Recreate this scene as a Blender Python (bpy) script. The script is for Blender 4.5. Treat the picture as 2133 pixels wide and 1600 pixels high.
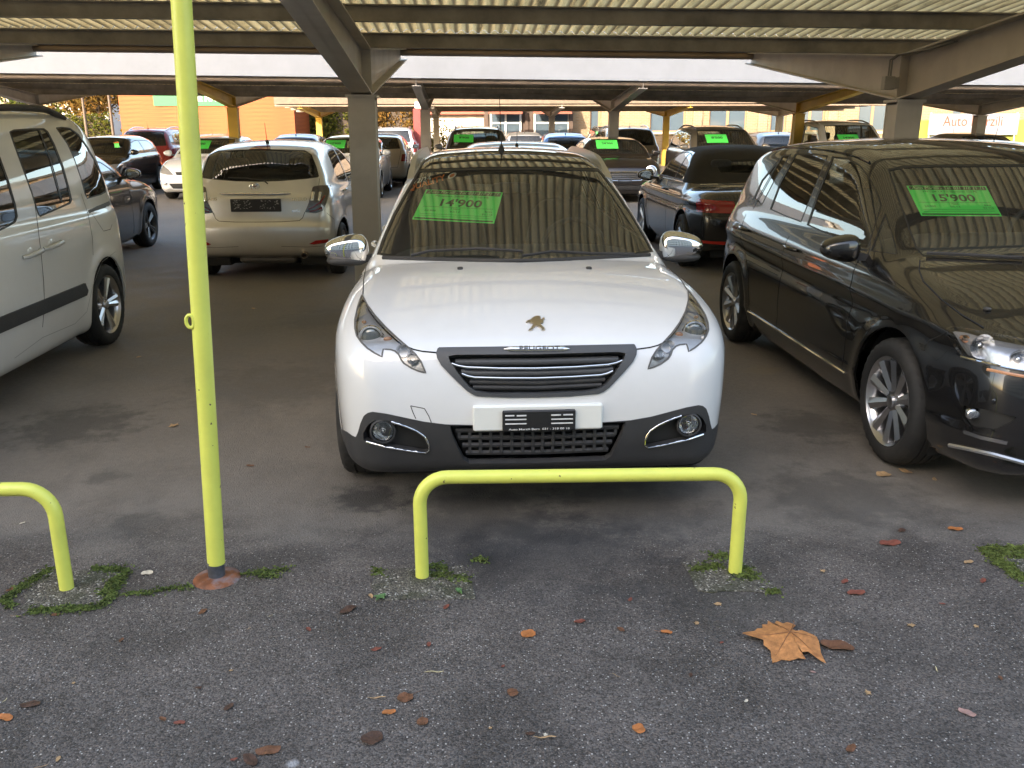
import bpy, math, random
import numpy as np
from mathutils import Vector, Matrix

for _o in list(bpy.data.objects): bpy.data.objects.remove(_o, do_unlink=True)
SC = bpy.context.scene
COL = SC.collection
rnd = random.Random(7)

# ------------------------------------------------------------------ camera
F_PX, PITCH, ROLL, CAM_H = 1860.0, 0.2796, 0.003, 1.64
cam_d = bpy.data.cameras.new('camera')
cam = bpy.data.objects.new('camera', cam_d); COL.objects.link(cam)
cam.location = (0, 0, CAM_H)
cam.rotation_euler = (math.pi/2 - PITCH, 0, 0)
cam.rotation_euler = (Matrix.Rotation(math.pi/2 - PITCH, 3, 'X') @ Matrix.Rotation(-ROLL, 3, 'Z')).to_euler()
cam_d.sensor_width = 36.0
cam_d.lens = 36.0 * F_PX / 2133.0
cam_d.clip_start = 0.05
cam_d.clip_end = 900
SC.camera = cam
SC.render.resolution_x, SC.render.resolution_y = 1024, 768

# ------------------------------------------------------------------ world, sun, exposure
SUN_EL, SUN_AZ = math.radians(20), math.radians(26)     # light travels towards +Y and a little +X
world = bpy.data.worlds.new('World'); SC.world = world
world.use_nodes = True
_nt = world.node_tree; _nt.nodes.clear()
_sky = _nt.nodes.new('ShaderNodeTexSky'); _sky.sky_type = 'NISHITA'; _sky.sun_disc = False
_sky.sun_elevation = SUN_EL
_sky.sun_rotation = math.pi + SUN_AZ
_sky.air_density = 1.0; _sky.dust_density = 3.0; _sky.ozone_density = 1.0
_bg = _nt.nodes.new('ShaderNodeBackground'); _bg.inputs['Strength'].default_value = 0.15
_wo = _nt.nodes.new('ShaderNodeOutputWorld')
_nt.links.new(_sky.outputs[0], _bg.inputs[0]); _nt.links.new(_bg.outputs[0], _wo.inputs[0])
sun_d = bpy.data.lights.new('sun', 'SUN'); sun_d.energy = 2.0; sun_d.angle = math.radians(0.5)
sun_d.color = (1.0, 0.90, 0.77)
sun = bpy.data.objects.new('sun', sun_d); COL.objects.link(sun)
_dir = Vector((math.sin(SUN_AZ)*math.cos(SUN_EL), math.cos(SUN_AZ)*math.cos(SUN_EL), -math.sin(SUN_EL)))
sun.rotation_euler = _dir.to_track_quat('-Z', 'Y').to_euler()
sun.location = (-20, -40, 40)
SC.view_settings.view_transform = 'Standard'
SC.view_settings.look = 'None'
SC.view_settings.exposure = 2.6
SC.view_settings.gamma = 1.0
SC.view_settings.use_white_balance = True       # the camera's shade white balance
SC.view_settings.white_balance_temperature = 7350
SC.view_settings.white_balance_tint = 10
SC.view_settings.use_curve_mapping = False
SC.render.engine = 'CYCLES'
SC.cycles.max_bounces = 7
SC.cycles.diffuse_bounces = 4
SC.cycles.transparent_max_bounces = 14
SC.cycles.caustics_reflective = False
SC.cycles.caustics_refractive = False

# ------------------------------------------------------------------ pixel helpers (2133 x 1600 photograph)
_cp, _sp = math.cos(PITCH), math.sin(PITCH)
_cr, _sr = math.cos(ROLL), math.sin(ROLL)
CAM = np.array([0.0, 0.0, CAM_H])

def ray(px, py):
    px = np.asarray(px, float); py = np.asarray(py, float)
    x = (px-1066.5)/F_PX; y = (800-py)/F_PX
    u = x*_cr - y*_sr; v = x*_sr + y*_cr
    return np.stack([u, _cp + v*_sp, -_sp + v*_cp], -1)

def at_z(px, py, z=0.0):
    d = ray(px, py); t = (z-CAM_H)/d[..., 2]
    return CAM + d*t[..., None]

def at_y(px, py, Y):
    d = ray(px, py); return CAM + d*(Y/d[..., 1])[..., None]

def project(P):
    X = np.asarray(P, float) - CAM
    d = X[..., 1]*_cp - X[..., 2]*_sp
    d = np.where(d < 0.05, 0.05, d)
    u = X[..., 0]; v = X[..., 1]*_sp + X[..., 2]*_cp
    return np.stack([1066.5 + F_PX*(u*_cr+v*_sr)/d, 800 - F_PX*(-u*_sr+v*_cr)/d], -1)

# ------------------------------------------------------------------ materials
MATS = {}
def node_mat(name):
    m = bpy.data.materials.new(name); m.use_nodes = True
    nt = m.node_tree; nt.nodes.clear()
    out = nt.nodes.new('ShaderNodeOutputMaterial')
    return m, nt, out

def pbr(name, col, rough=0.5, metal=0.0, coat=0.0, var=0.0, vscale=6.0, bump=0.0, bscale=60.0, spec=0.5, coat_rough=0.03,
        dirt=0.0, dirt_col=(0.2, 0.17, 0.13), trans=0.0, rvar=0.0):
    """principled material with noise colour variation, noise bump and blotchy dirt"""
    if name in MATS: return MATS[name]
    m, nt, out = node_mat(name)
    b = nt.nodes.new('ShaderNodeBsdfPrincipled')
    nt.links.new(b.outputs[0], out.inputs[0])
    b.inputs['Base Color'].default_value = (*col, 1)
    b.inputs['Roughness'].default_value = rough
    b.inputs['Metallic'].default_value = metal
    b.inputs['Coat Weight'].default_value = coat
    b.inputs['Coat Roughness'].default_value = coat_rough
    b.inputs['Specular IOR Level'].default_value = spec
    b.inputs['Transmission Weight'].default_value = trans
    tc = nt.nodes.new('ShaderNodeTexCoord')
    def noise(scale, det=5, w=0):
        n = nt.nodes.new('ShaderNodeTexNoise'); n.inputs['Scale'].default_value = scale
        n.inputs['Detail'].default_value = det; n.inputs['Roughness'].default_value = 0.62
        nt.links.new(tc.outputs['Object'], n.inputs['Vector']); return n
    last = None
    if var > 0:
        n = noise(vscale)
        mp = nt.nodes.new('ShaderNodeMapRange'); mp.inputs[1].default_value = 0.3; mp.inputs[2].default_value = 0.7
        mp.inputs[3].default_value = 1-var; mp.inputs[4].default_value = 1+var
        nt.links.new(n.outputs['Fac'], mp.inputs[0])
        mx = nt.nodes.new('ShaderNodeMix'); mx.data_type = 'RGBA'; mx.blend_type = 'MULTIPLY'
        mx.inputs[0].default_value = 1.0
        mx.inputs[6].default_value = (*col, 1)
        nt.links.new(mp.outputs[0], mx.inputs[7]); last = mx.outputs[2]
    if dirt > 0:
        n = noise(vscale*0.6, 8)
        mp = nt.nodes.new('ShaderNodeMapRange'); mp.inputs[1].default_value = 0.5; mp.inputs[2].default_value = 0.75
        mp.inputs[3].default_value = 0; mp.inputs[4].default_value = dirt
        nt.links.new(n.outputs['Fac'], mp.inputs[0])
        mx = nt.nodes.new('ShaderNodeMix'); mx.data_type = 'RGBA'
        nt.links.new(mp.outputs[0], mx.inputs[0])
        if last: nt.links.new(last, mx.inputs[6])
        else: mx.inputs[6].default_value = (*col, 1)
        mx.inputs[7].default_value = (*dirt_col, 1); last = mx.outputs[2]
    if last: nt.links.new(last, b.inputs['Base Color'])
    if rvar > 0:
        n = noise(vscale*1.7, 6)
        mp = nt.nodes.new('ShaderNodeMapRange'); mp.inputs[1].default_value = 0.3; mp.inputs[2].default_value = 0.7
        mp.inputs[3].default_value = max(0, rough-rvar); mp.inputs[4].default_value = min(1, rough+rvar)
        nt.links.new(n.outputs['Fac'], mp.inputs[0]); nt.links.new(mp.outputs[0], b.inputs['Roughness'])
    if bump > 0:
        n = noise(bscale, 4)
        bp = nt.nodes.new('ShaderNodeBump'); bp.inputs['Strength'].default_value = bump; bp.inputs['Distance'].default_value = 0.01
        nt.links.new(n.outputs['Fac'], bp.inputs['Height']); nt.links.new(bp.outputs[0], b.inputs['Normal'])
    MATS[name] = m
    return m

def glass_mat(name, tint=(0.76, 0.83, 0.79), rough=0.0, ior=1.52, dirt=0.03):
    if name in MATS: return MATS[name]
    m, nt, out = node_mat(name)
    tr = nt.nodes.new('ShaderNodeBsdfTransparent'); tr.inputs[0].default_value = (*tint, 1)
    gl = nt.nodes.new('ShaderNodeBsdfGlossy'); gl.inputs['Roughness'].default_value = rough
    gl.inputs[0].default_value = (1, 1, 1, 1)
    fr = nt.nodes.new('ShaderNodeFresnel'); fr.inputs['IOR'].default_value = ior
    ml = nt.nodes.new('ShaderNodeMath'); ml.operation = 'MULTIPLY_ADD'; ml.inputs[1].default_value = 1.75; ml.inputs[2].default_value = 0.0
    ml.use_clamp = True
    nt.links.new(fr.outputs[0], ml.inputs[0])
    mx = nt.nodes.new('ShaderNodeMixShader')
    nt.links.new(ml.outputs[0], mx.inputs[0]); nt.links.new(tr.outputs[0], mx.inputs[1]); nt.links.new(gl.outputs[0], mx.inputs[2])
    # a film of dust
    df = nt.nodes.new('ShaderNodeBsdfDiffuse'); df.inputs[0].default_value = (0.45, 0.42, 0.36, 1)
    tc = nt.nodes.new('ShaderNodeTexCoord'); n = nt.nodes.new('ShaderNodeTexNoise'); n.inputs['Scale'].default_value = 4; n.inputs['Detail'].default_value = 7
    nt.links.new(tc.outputs['Object'], n.inputs['Vector'])
    m2 = nt.nodes.new('ShaderNodeMath'); m2.operation = 'MULTIPLY'; m2.inputs[1].default_value = dirt*2
    nt.links.new(n.outputs['Fac'], m2.inputs[0])
    mx2 = nt.nodes.new('ShaderNodeMixShader')
    nt.links.new(m2.outputs[0], mx2.inputs[0]); nt.links.new(mx.outputs[0], mx2.inputs[1]); nt.links.new(df.outputs[0], mx2.inputs[2])
    nt.links.new(mx2.outputs[0], out.inputs[0])
    MATS[name] = m
    return m

M_GLASS = lambda: glass_mat('car_glass')
M_PRIV = lambda: glass_mat('privacy_glass', (0.22, 0.24, 0.23))
M_LENS = lambda: glass_mat('lamp_lens', (0.93, 0.94, 0.95), dirt=0.02)
M_BLACKPL = lambda: pbr('black_plastic', (0.035, 0.035, 0.037), 0.55, var=.15, bump=.15, bscale=300, dirt=.35, dirt_col=(.09, .08, .07))
M_RUBBER = lambda: pbr('tyre_rubber', (0.018, 0.018, 0.018), 0.75, var=.2, dirt=.5, dirt_col=(.07, .062, .052), vscale=9)
M_SEAL = lambda: pbr('window_seal', (0.012, 0.012, 0.012), 0.45)
M_GAP = lambda: pbr('panel_gap', (0.01, 0.01, 0.01), 0.9)
M_UNDER = lambda: pbr('underbody', (0.012, 0.012, 0.012), 0.9)
M_CHROME = lambda: pbr('chrome', (0.82, 0.82, 0.82), 0.06, 1.0)
M_ALLOY = lambda: pbr('alloy', (0.62, 0.62, 0.64), 0.28, 1.0, var=.06, dirt=.25, dirt_col=(.2, .18, .16))
M_SATIN = lambda: pbr('satin_silver', (0.60, 0.60, 0.60), 0.35, 0.9)
M_TRIM = lambda: pbr('interior_trim', (0.03, 0.03, 0.032), 0.8, var=.1)
M_SEAT = lambda: pbr('seat_fabric', (0.035, 0.036, 0.04), 0.9, var=.2, vscale=40)
M_HEADL = lambda: pbr('headliner', (0.38, 0.37, 0.34), 0.9)
M_RED = lambda: pbr('tail_lamp_red', (0.32, 0.008, 0.008), 0.12, coat=1.0)
M_AMBER = lambda: pbr('amber_lamp', (0.62, 0.30, 0.16), 0.15, coat=1.0)
M_REFL = lambda: pbr('lamp_reflector', (0.75, 0.76, 0.78), 0.12, 1.0, bump=.6, bscale=35)
def paint(name, col, metal=0.0, rough=0.35):
    return pbr('paint_'+name, col, rough, metal, coat=1.0, coat_rough=0.025, var=.03, vscale=3, dirt=.10, dirt_col=(.25, .22, .17))

# ------------------------------------------------------------------ numpy mesh kit
class Msh:
    __slots__ = ('V', 'N', 'T')
    def __init__(s, V, N, T): s.V = np.asarray(V, float).reshape(-1, 3); s.N = np.asarray(N, float).reshape(-1, 3); s.T = np.asarray(T, int).reshape(-1, 3)

def unit(a):
    return a/np.maximum(np.linalg.norm(a, axis=-1, keepdims=True), 1e-12)

def compact(m):
    u, inv = np.unique(m.T, return_inverse=True)
    return Msh(m.V[u], m.N[u], inv.reshape(-1, 3))

def join(ms):
    ms = [m for m in ms if m is not None and len(m.T)]
    if not ms: return None
    V = np.concatenate([m.V for m in ms]); N = np.concatenate([m.N for m in ms])
    off = np.cumsum([0]+[len(m.V) for m in ms[:-1]])
    return Msh(V, N, np.concatenate([m.T+o for m, o in zip(ms, off)]))

def psdf(P, poly):
    """signed distance of points to a closed polygon, negative inside"""
    poly = np.asarray(poly, float)
    d = np.full(len(P), 1e18); inside = np.zeros(len(P), bool)
    A = poly; B = np.roll(poly, -1, 0)
    x, y = P[:, 0], P[:, 1]
    for a, b in zip(A, B):
        e = b-a; L = e@e
        if L < 1e-16: continue
        wx, wy = x-a[0], y-a[1]
        t = np.clip((wx*e[0]+wy*e[1])/L, 0, 1)
        dx, dy = wx-t*e[0], wy-t*e[1]
        np.minimum(d, dx*dx+dy*dy, out=d)
        c = (a[1] > y) != (b[1] > y)
        if c.any():
            xi = a[0] + (y-a[1])*e[0]/(e[1] if abs(e[1]) > 1e-15 else 1e-15)
            inside ^= c & (x < xi)
    d = np.sqrt(d)
    return np.where(inside, -d, d)

def chaikin(pts, it=2, q=0.22):
    p = np.asarray(pts, float)
    for _ in range(it):
        n = np.roll(p, -1, 0)
        p = np.stack([p*(1-q)+n*q, p*q+n*(1-q)], 1).reshape(-1, 2)
    return p

def crom(pts, n=8, closed=False):
    p = np.asarray(pts, float)
    if closed: P = np.concatenate([p[-1:], p, p[:2]])
    else: P = np.concatenate([2*p[:1]-p[1:2], p, 2*p[-1:]-p[-2:-1]])
    out = []
    for i in range(len(P)-3):
        a, b, c, d = P[i:i+4]
        for t in np.linspace(0, 1, n, endpoint=False):
            out.append(0.5*((2*b)+(-a+c)*t+(2*a-5*b+4*c-d)*t*t+(-a+3*b-3*c+d)*t**3))
    if not closed: out.append(p[-1])
    return np.array(out)

def table(pts, n=10):
    """smooth 1-D function through (x, value) points"""
    t = crom(pts, n)
    x = np.maximum.accumulate(t[:, 0])
    return lambda q: np.interp(q, x, t[:, 1])

def cut(m, s):
    """split a mesh along the zero set of s: (inside, outside)"""
    T = m.T; ins = s < 0
    k = ins[T]; c = k.sum(1)
    Tin, Tout = T[c == 3], T[c == 0]
    mx = T[(c == 1) | (c == 2)]
    if len(mx) == 0:
        return compact(Msh(m.V, m.N, Tin)), compact(Msh(m.V, m.N, Tout))
    km = ins[mx]; one = km.sum(1) == 1
    lone = np.where(one, np.argmax(km, 1), np.argmin(km, 1))
    r = np.arange(len(mx))
    a, b, cc = mx[r, lone], mx[r, (lone+1) % 3], mx[r, (lone+2) % 3]
    E = np.concatenate([np.stack([a, b], 1), np.stack([a, cc], 1)])
    Es = np.sort(E, 1); u, inv = np.unique(Es, axis=0, return_inverse=True); inv = inv.reshape(-1)
    s0, s1 = s[u[:, 0]], s[u[:, 1]]
    t = (s0/(s0-s1))[:, None]
    nv = m.V[u[:, 0]]*(1-t)+m.V[u[:, 1]]*t
    nn = unit(m.N[u[:, 0]]*(1-t)+m.N[u[:, 1]]*t)
    V = np.concatenate([m.V, nv]); N = np.concatenate([m.N, nn])
    pab, pac = inv[:len(mx)]+len(m.V), inv[len(mx):]+len(m.V)
    tl = np.stack([a, pab, pac], 1)
    tq = np.concatenate([np.stack([pab, b, cc], 1), np.stack([pab, cc, pac], 1)])
    o2 = np.concatenate([one, one])
    Ti = np.concatenate([Tin, tl[one], tq[~o2]]); To = np.concatenate([Tout, tl[~one], tq[o2]])
    return compact(Msh(V, N, Ti)), compact(Msh(V, N, To))

def refine(m, mask):
    T = m.T[mask]
    if len(T) == 0: return m
    E = np.concatenate([T[:, [0, 1]], T[:, [1, 2]], T[:, [2, 0]]]); Es = np.sort(E, 1)
    u, inv = np.unique(Es, axis=0, return_inverse=True); inv = inv.reshape(-1)+len(m.V)
    V = np.concatenate([m.V, (m.V[u[:, 0]]+m.V[u[:, 1]])/2]); N = np.concatenate([m.N, unit(m.N[u[:, 0]]+m.N[u[:, 1]])])
    n = len(T); ab, bc, ca = inv[:n], inv[n:2*n], inv[2*n:]
    a, b, c = T.T
    nt = np.concatenate([np.stack(q, 1) for q in ((a, ab, ca), (ab, b, bc), (ca, bc, c), (ab, bc, ca))])
    return Msh(V, N, np.concatenate([m.T[~mask], nt]))

def skirt(m, depth, out=0.0):
    """walls going inwards from the open edges of a piece"""
    T = m.T
    E = np.concatenate([T[:, [0, 1]], T[:, [1, 2]], T[:, [2, 0]]]); Es = np.sort(E, 1)
    u, inv, cnt = np.unique(Es, axis=0, return_inverse=True, return_counts=True); inv = inv.reshape(-1)
    B = E[cnt[inv] == 1]
    if len(B) == 0: return None
    a, b = B.T
    Va, Vb = m.V[a]+m.N[a]*out, m.V[b]+m.N[b]*out
    Wa, Wb = m.V[a]-m.N[a]*depth, m.V[b]-m.N[b]*depth
    nn = unit(np.cross(Vb-Va, m.N[a]))
    n = len(B); i = np.arange(n)
    V = np.concatenate([Va, Vb, Wb, Wa]); N = np.concatenate([nn]*4)
    return Msh(V, N, np.concatenate([np.stack([i+n, i, i+3*n], 1), np.stack([i+n, i+3*n, i+2*n], 1)]))

def offset(m, d): return Msh(m.V+m.N*d, m.N, m.T)

# ------------------------------------------------------------------ object makers
def tag(o, label=None, cat=None, group=None, kind=None):
    if label: o['label'] = label
    if cat: o['category'] = cat
    if group: o['group'] = group
    if kind: o['kind'] = kind
    return o

def empty(name, loc=(0, 0, 0), rz=0.0, label=None, cat=None, group=None, kind=None):
    o = bpy.data.objects.new(name, None); COL.objects.link(o)
    o.empty_display_size = 0.3; o.location = loc; o.rotation_euler = (0, 0, rz)
    return tag(o, label, cat, group, kind)

def link(name, me, parent=None, loc=None, rot=None):
    o = bpy.data.objects.new(name, me); COL.objects.link(o)
    if parent: o.parent = parent
    if loc is not None: o.location = loc
    if rot is not None: o.rotation_euler = rot
    return o

def mesh_from(m, name, mat):
    me = bpy.data.meshes.new(name)
    nv, nt = len(m.V), len(m.T)
    me.vertices.add(nv); me.vertices.foreach_set('co', m.V.astype(np.float32).ravel())
    me.loops.add(nt*3); me.loops.foreach_set('vertex_index', m.T.astype(np.int32).ravel())
    me.polygons.add(nt); me.polygons.foreach_set('loop_start', np.arange(0, nt*3, 3, dtype=np.int32))
    me.polygons.foreach_set('use_smooth', np.ones(nt, bool))
    me.update(calc_edges=True)
    me.normals_split_custom_set_from_vertices(m.N.astype(np.float32))
    if mat: me.materials.append(mat)
    return me

def mko(name, m, mat, parent=None):
    if m is None or len(m.T) == 0: return None
    return link(name, mesh_from(m, name, mat), parent)

class B:
    """polygon collector for hard-surface pieces"""
    def __init__(s): s.v = []; s.f = []
    def add(s, vs, fs):
        o = len(s.v); s.v += [tuple(map(float, v)) for v in vs]; s.f += [tuple(i+o for i in f) for f in fs]; return s
    def box(s, a, b, bev=0.0):
        (x0, y0, z0), (x1, y1, z1) = a, b
        if x0 > x1: x0, x1 = x1, x0
        if y0 > y1: y0, y1 = y1, y0
        if z0 > z1: z0, z1 = z1, z0
        if bev <= 0:
            return s.add([(x0, y0, z0), (x1, y0, z0), (x1, y1, z0), (x0, y1, z0), (x0, y0, z1), (x1, y0, z1), (x1, y1, z1), (x0, y1, z1)],
                         [(3, 2, 1, 0), (4, 5, 6, 7), (0, 1, 5, 4), (1, 2, 6, 5), (2, 3, 7, 6), (3, 0, 4, 7)])
        e = min(bev, (x1-x0)/2.01, (y1-y0)/2.01, (z1-z0)/2.01)
        ring = lambda z, i: [(x0+e+i, y0+i, z), (x1-e-i, y0+i, z), (x1-i, y0+e+i, z), (x1-i, y1-e-i, z), (x1-e-i, y1-i, z), (x0+e+i, y1-i, z), (x0+i, y1-e-i, z), (x0+i, y0+e+i, z)]
        vs = ring(z0, e*.7)+ring(z0+e, 0)+ring(z1-e, 0)+ring(z1, e*.7)
        fs = [tuple(range(7, -1, -1)), tuple(range(24, 32))]
        for k in range(3):
            for j in range(8): fs.append((k*8+j, k*8+(j+1) % 8, k*8+8+(j+1) % 8, k*8+8+j))
        return s.add(vs, fs)
    def tube(s, pts, r, n=12, cap=True):
        pts = [Vector(p) for p in pts]; R = r if hasattr(r, '__len__') else [r]*len(pts)
        rings = []; up = None
        for i, p in enumerate(pts):
            t = (pts[min(i+1, len(pts)-1)]-pts[max(i-1, 0)]).normalized()
            if up is None: up = t.orthogonal().normalized()
            else: up = (up - t*up.dot(t)).normalized()
            w = t.cross(up)
            rings.append([p+(up*math.cos(2*math.pi*j/n)+w*math.sin(2*math.pi*j/n))*R[i] for j in range(n)])
        vs = [v for q in rings for v in q]; fs = []
        for k in range(len(rings)-1):
            for j in range(n): fs.append((k*n+j, k*n+(j+1) % n, (k+1)*n+(j+1) % n, (k+1)*n+j))
        if cap: fs += [tuple(range(n-1, -1, -1)), tuple(range((len(rings)-1)*n, len(rings)*n))]
        return s.add(vs, fs)
    def lathe(s, prof, n=32, axis='x', c=(0, 0, 0), cap=False):
        vs = []; fs = []
        for (r, h) in prof:
            for j in range(n):
                a = 2*math.pi*j/n; q = (r*math.cos(a), r*math.sin(a))
                if axis == 'x': v = (h, q[0], q[1])
                elif axis == 'y': v = (q[1], h, q[0])
                else: v = (q[0], q[1], h)
                vs.append((v[0]+c[0], v[1]+c[1], v[2]+c[2]))
        for k in range(len(prof)-1):
            for j in range(n): fs.append((k*n+j, k*n+(j+1) % n, (k+1)*n+(j+1) % n, (k+1)*n+j))
        if cap: fs += [tuple(range(n-1, -1, -1)), tuple(range((len(prof)-1)*n, len(prof)*n))]
        return s.add(vs, fs)
    def prism(s, poly, a, b, axis='y'):
        """polygon extruded from a to b along an axis; poly in the other two axes in order"""
        n = len(poly)
        def mk(p, h): return (p[0], h, p[1]) if axis == 'y' else ((h, p[0], p[1]) if axis == 'x' else (p[0], p[1], h))
        vs = [mk(p, a) for p in poly]+[mk(p, b) for p in poly]
        fs = [tuple(range(n-1, -1, -1)), tuple(range(n, 2*n))]+[(i, (i+1) % n, n+(i+1) % n, n+i) for i in range(n)]
        return s.add(vs, fs)
    def blob(s, c, r, e=0.5, nu=16, nv=10, f=None):
        """superellipsoid"""
        pw = lambda t: math.copysign(abs(t)**e, t)
        vs = []; fs = []
        for i in range(nv+1):
            ph = -math.pi/2+math.pi*i/nv
            for j in range(nu):
                th = 2*math.pi*j/nu
                p = [r[0]*pw(math.cos(ph))*pw(math.cos(th)), r[1]*pw(math.cos(ph))*pw(math.sin(th)), r[2]*pw(math.sin(ph))]
                if f: p = f(p)
                vs.append((c[0]+p[0], c[1]+p[1], c[2]+p[2]))
        for i in range(nv):
            for j in range(nu): fs.append((i*nu+j, i*nu+(j+1) % nu, (i+1)*nu+(j+1) % nu, (i+1)*nu+j))
        return s.add(vs, fs)
    def mesh(s, name, mat, smooth=None):
        me = bpy.data.meshes.new(name); me.from_pydata(s.v, [], s.f); me.validate(); 
        if mat: me.materials.append(mat)
        import bmesh
        bm = bmesh.new(); bm.from_mesh(me); bmesh.ops.recalc_face_normals(bm, faces=bm.faces); bm.to_mesh(me); bm.free()
        if smooth is not None:
            me.polygons.foreach_set('use_smooth', [True]*len(me.polygons))
            me.set_sharp_from_angle(angle=math.radians(smooth))
        return me
    def obj(s, name, mat, parent=None, smooth=None, loc=None, rot=None):
        return link(name, s.mesh(name, mat, smooth), parent, loc, rot)

_TXT = {}
def text_tris(txt, bold=0.0, shear=0.0):
    """2-D triangles of a line of text, scaled to width 1; returns pts, tris, aspect (h/w)"""
    key = (txt, bold, shear)
    if key in _TXT: return _TXT[key]
    cu = bpy.data.curves.new('t', 'FONT'); cu.body = txt; cu.size = 1; cu.offset = bold; cu.shear = shear; cu.resolution_u = 3
    o = bpy.data.objects.new('t', cu); COL.objects.link(o)
    bpy.context.view_layer.update()
    me = bpy.data.meshes.new_from_object(o.evaluated_get(bpy.context.evaluated_depsgraph_get()))
    me.calc_loop_triangles()
    V = np.array([v.co[:2] for v in me.vertices]); T = np.array([t.vertices[:] for t in me.loop_triangles])
    bpy.data.objects.remove(o, do_unlink=True); bpy.data.curves.remove(cu); bpy.data.meshes.remove(me)
    lo, hi = V.min(0), V.max(0); w = hi[0]-lo[0]
    V = (V-lo)/w
    _TXT[key] = (V, T, (hi[1]-lo[1])/w)
    return _TXT[key]

def flat_text(name, txt, mat, parent, o, ux, uz, w, h=None, bold=0.0, shear=0.0, kind=None):
    """text in a plane: origin o (lower left), directions ux, uz, total width w and height h"""
    V, T, asp = text_tris(txt, bold, shear)
    o, ux, uz = map(lambda q: np.asarray(q, float), (o, ux, uz))
    hh = w*asp if h is None else h
    P = o+V[:, :1]*w*ux+(V[:, 1:]/asp)*hh*uz
    n = np.cross(ux, uz)
    return mko(name, Msh(P, np.tile(n, (len(P), 1)), T), mat, parent)

for _t in ["14'900", "15'900", "12'900", "9'900", "24'900", "8'500", "7'900"]: text_tris(_t, .025)
for _t in ('1 Hand', '02.12', '24.900', 'km', '93 116', 'Peugeot 2008 1.2i 130 PS', 'VW Golf 1.4 TSI Sportsvan 125 PS', 'Auto Marzili', 'Sandrainstrasse 3 Bern, Tel. 031 318 21 21'): text_tris(_t)
text_tris('Auto Marzili - Tel. 031 318 21 21', 0.0, .2); text_tris('PEUGEOT', .01); text_tris('Auto Marzili Bern  031 - 318 00 18', .012); text_tris('QUALITY', .02); text_tris('12/24', .02); text_tris('G & NAG', .035)
for _t in ('HYBRID', 'VVT-i', 'YARIS'): text_tris(_t, .015)
# ------------------------------------------------------------------ car kit
def sstep(a, b, x):
    t = np.clip((x-a)/(b-a), 0, 1); return t*t*(3-2*t)

def smax(a, b, k):
    h = np.maximum(k-np.abs(a-b), 0)/k
    return np.maximum(a, b)+h*h*k*0.25

def chan(prof, n=6): return crom(prof, n)

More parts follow.
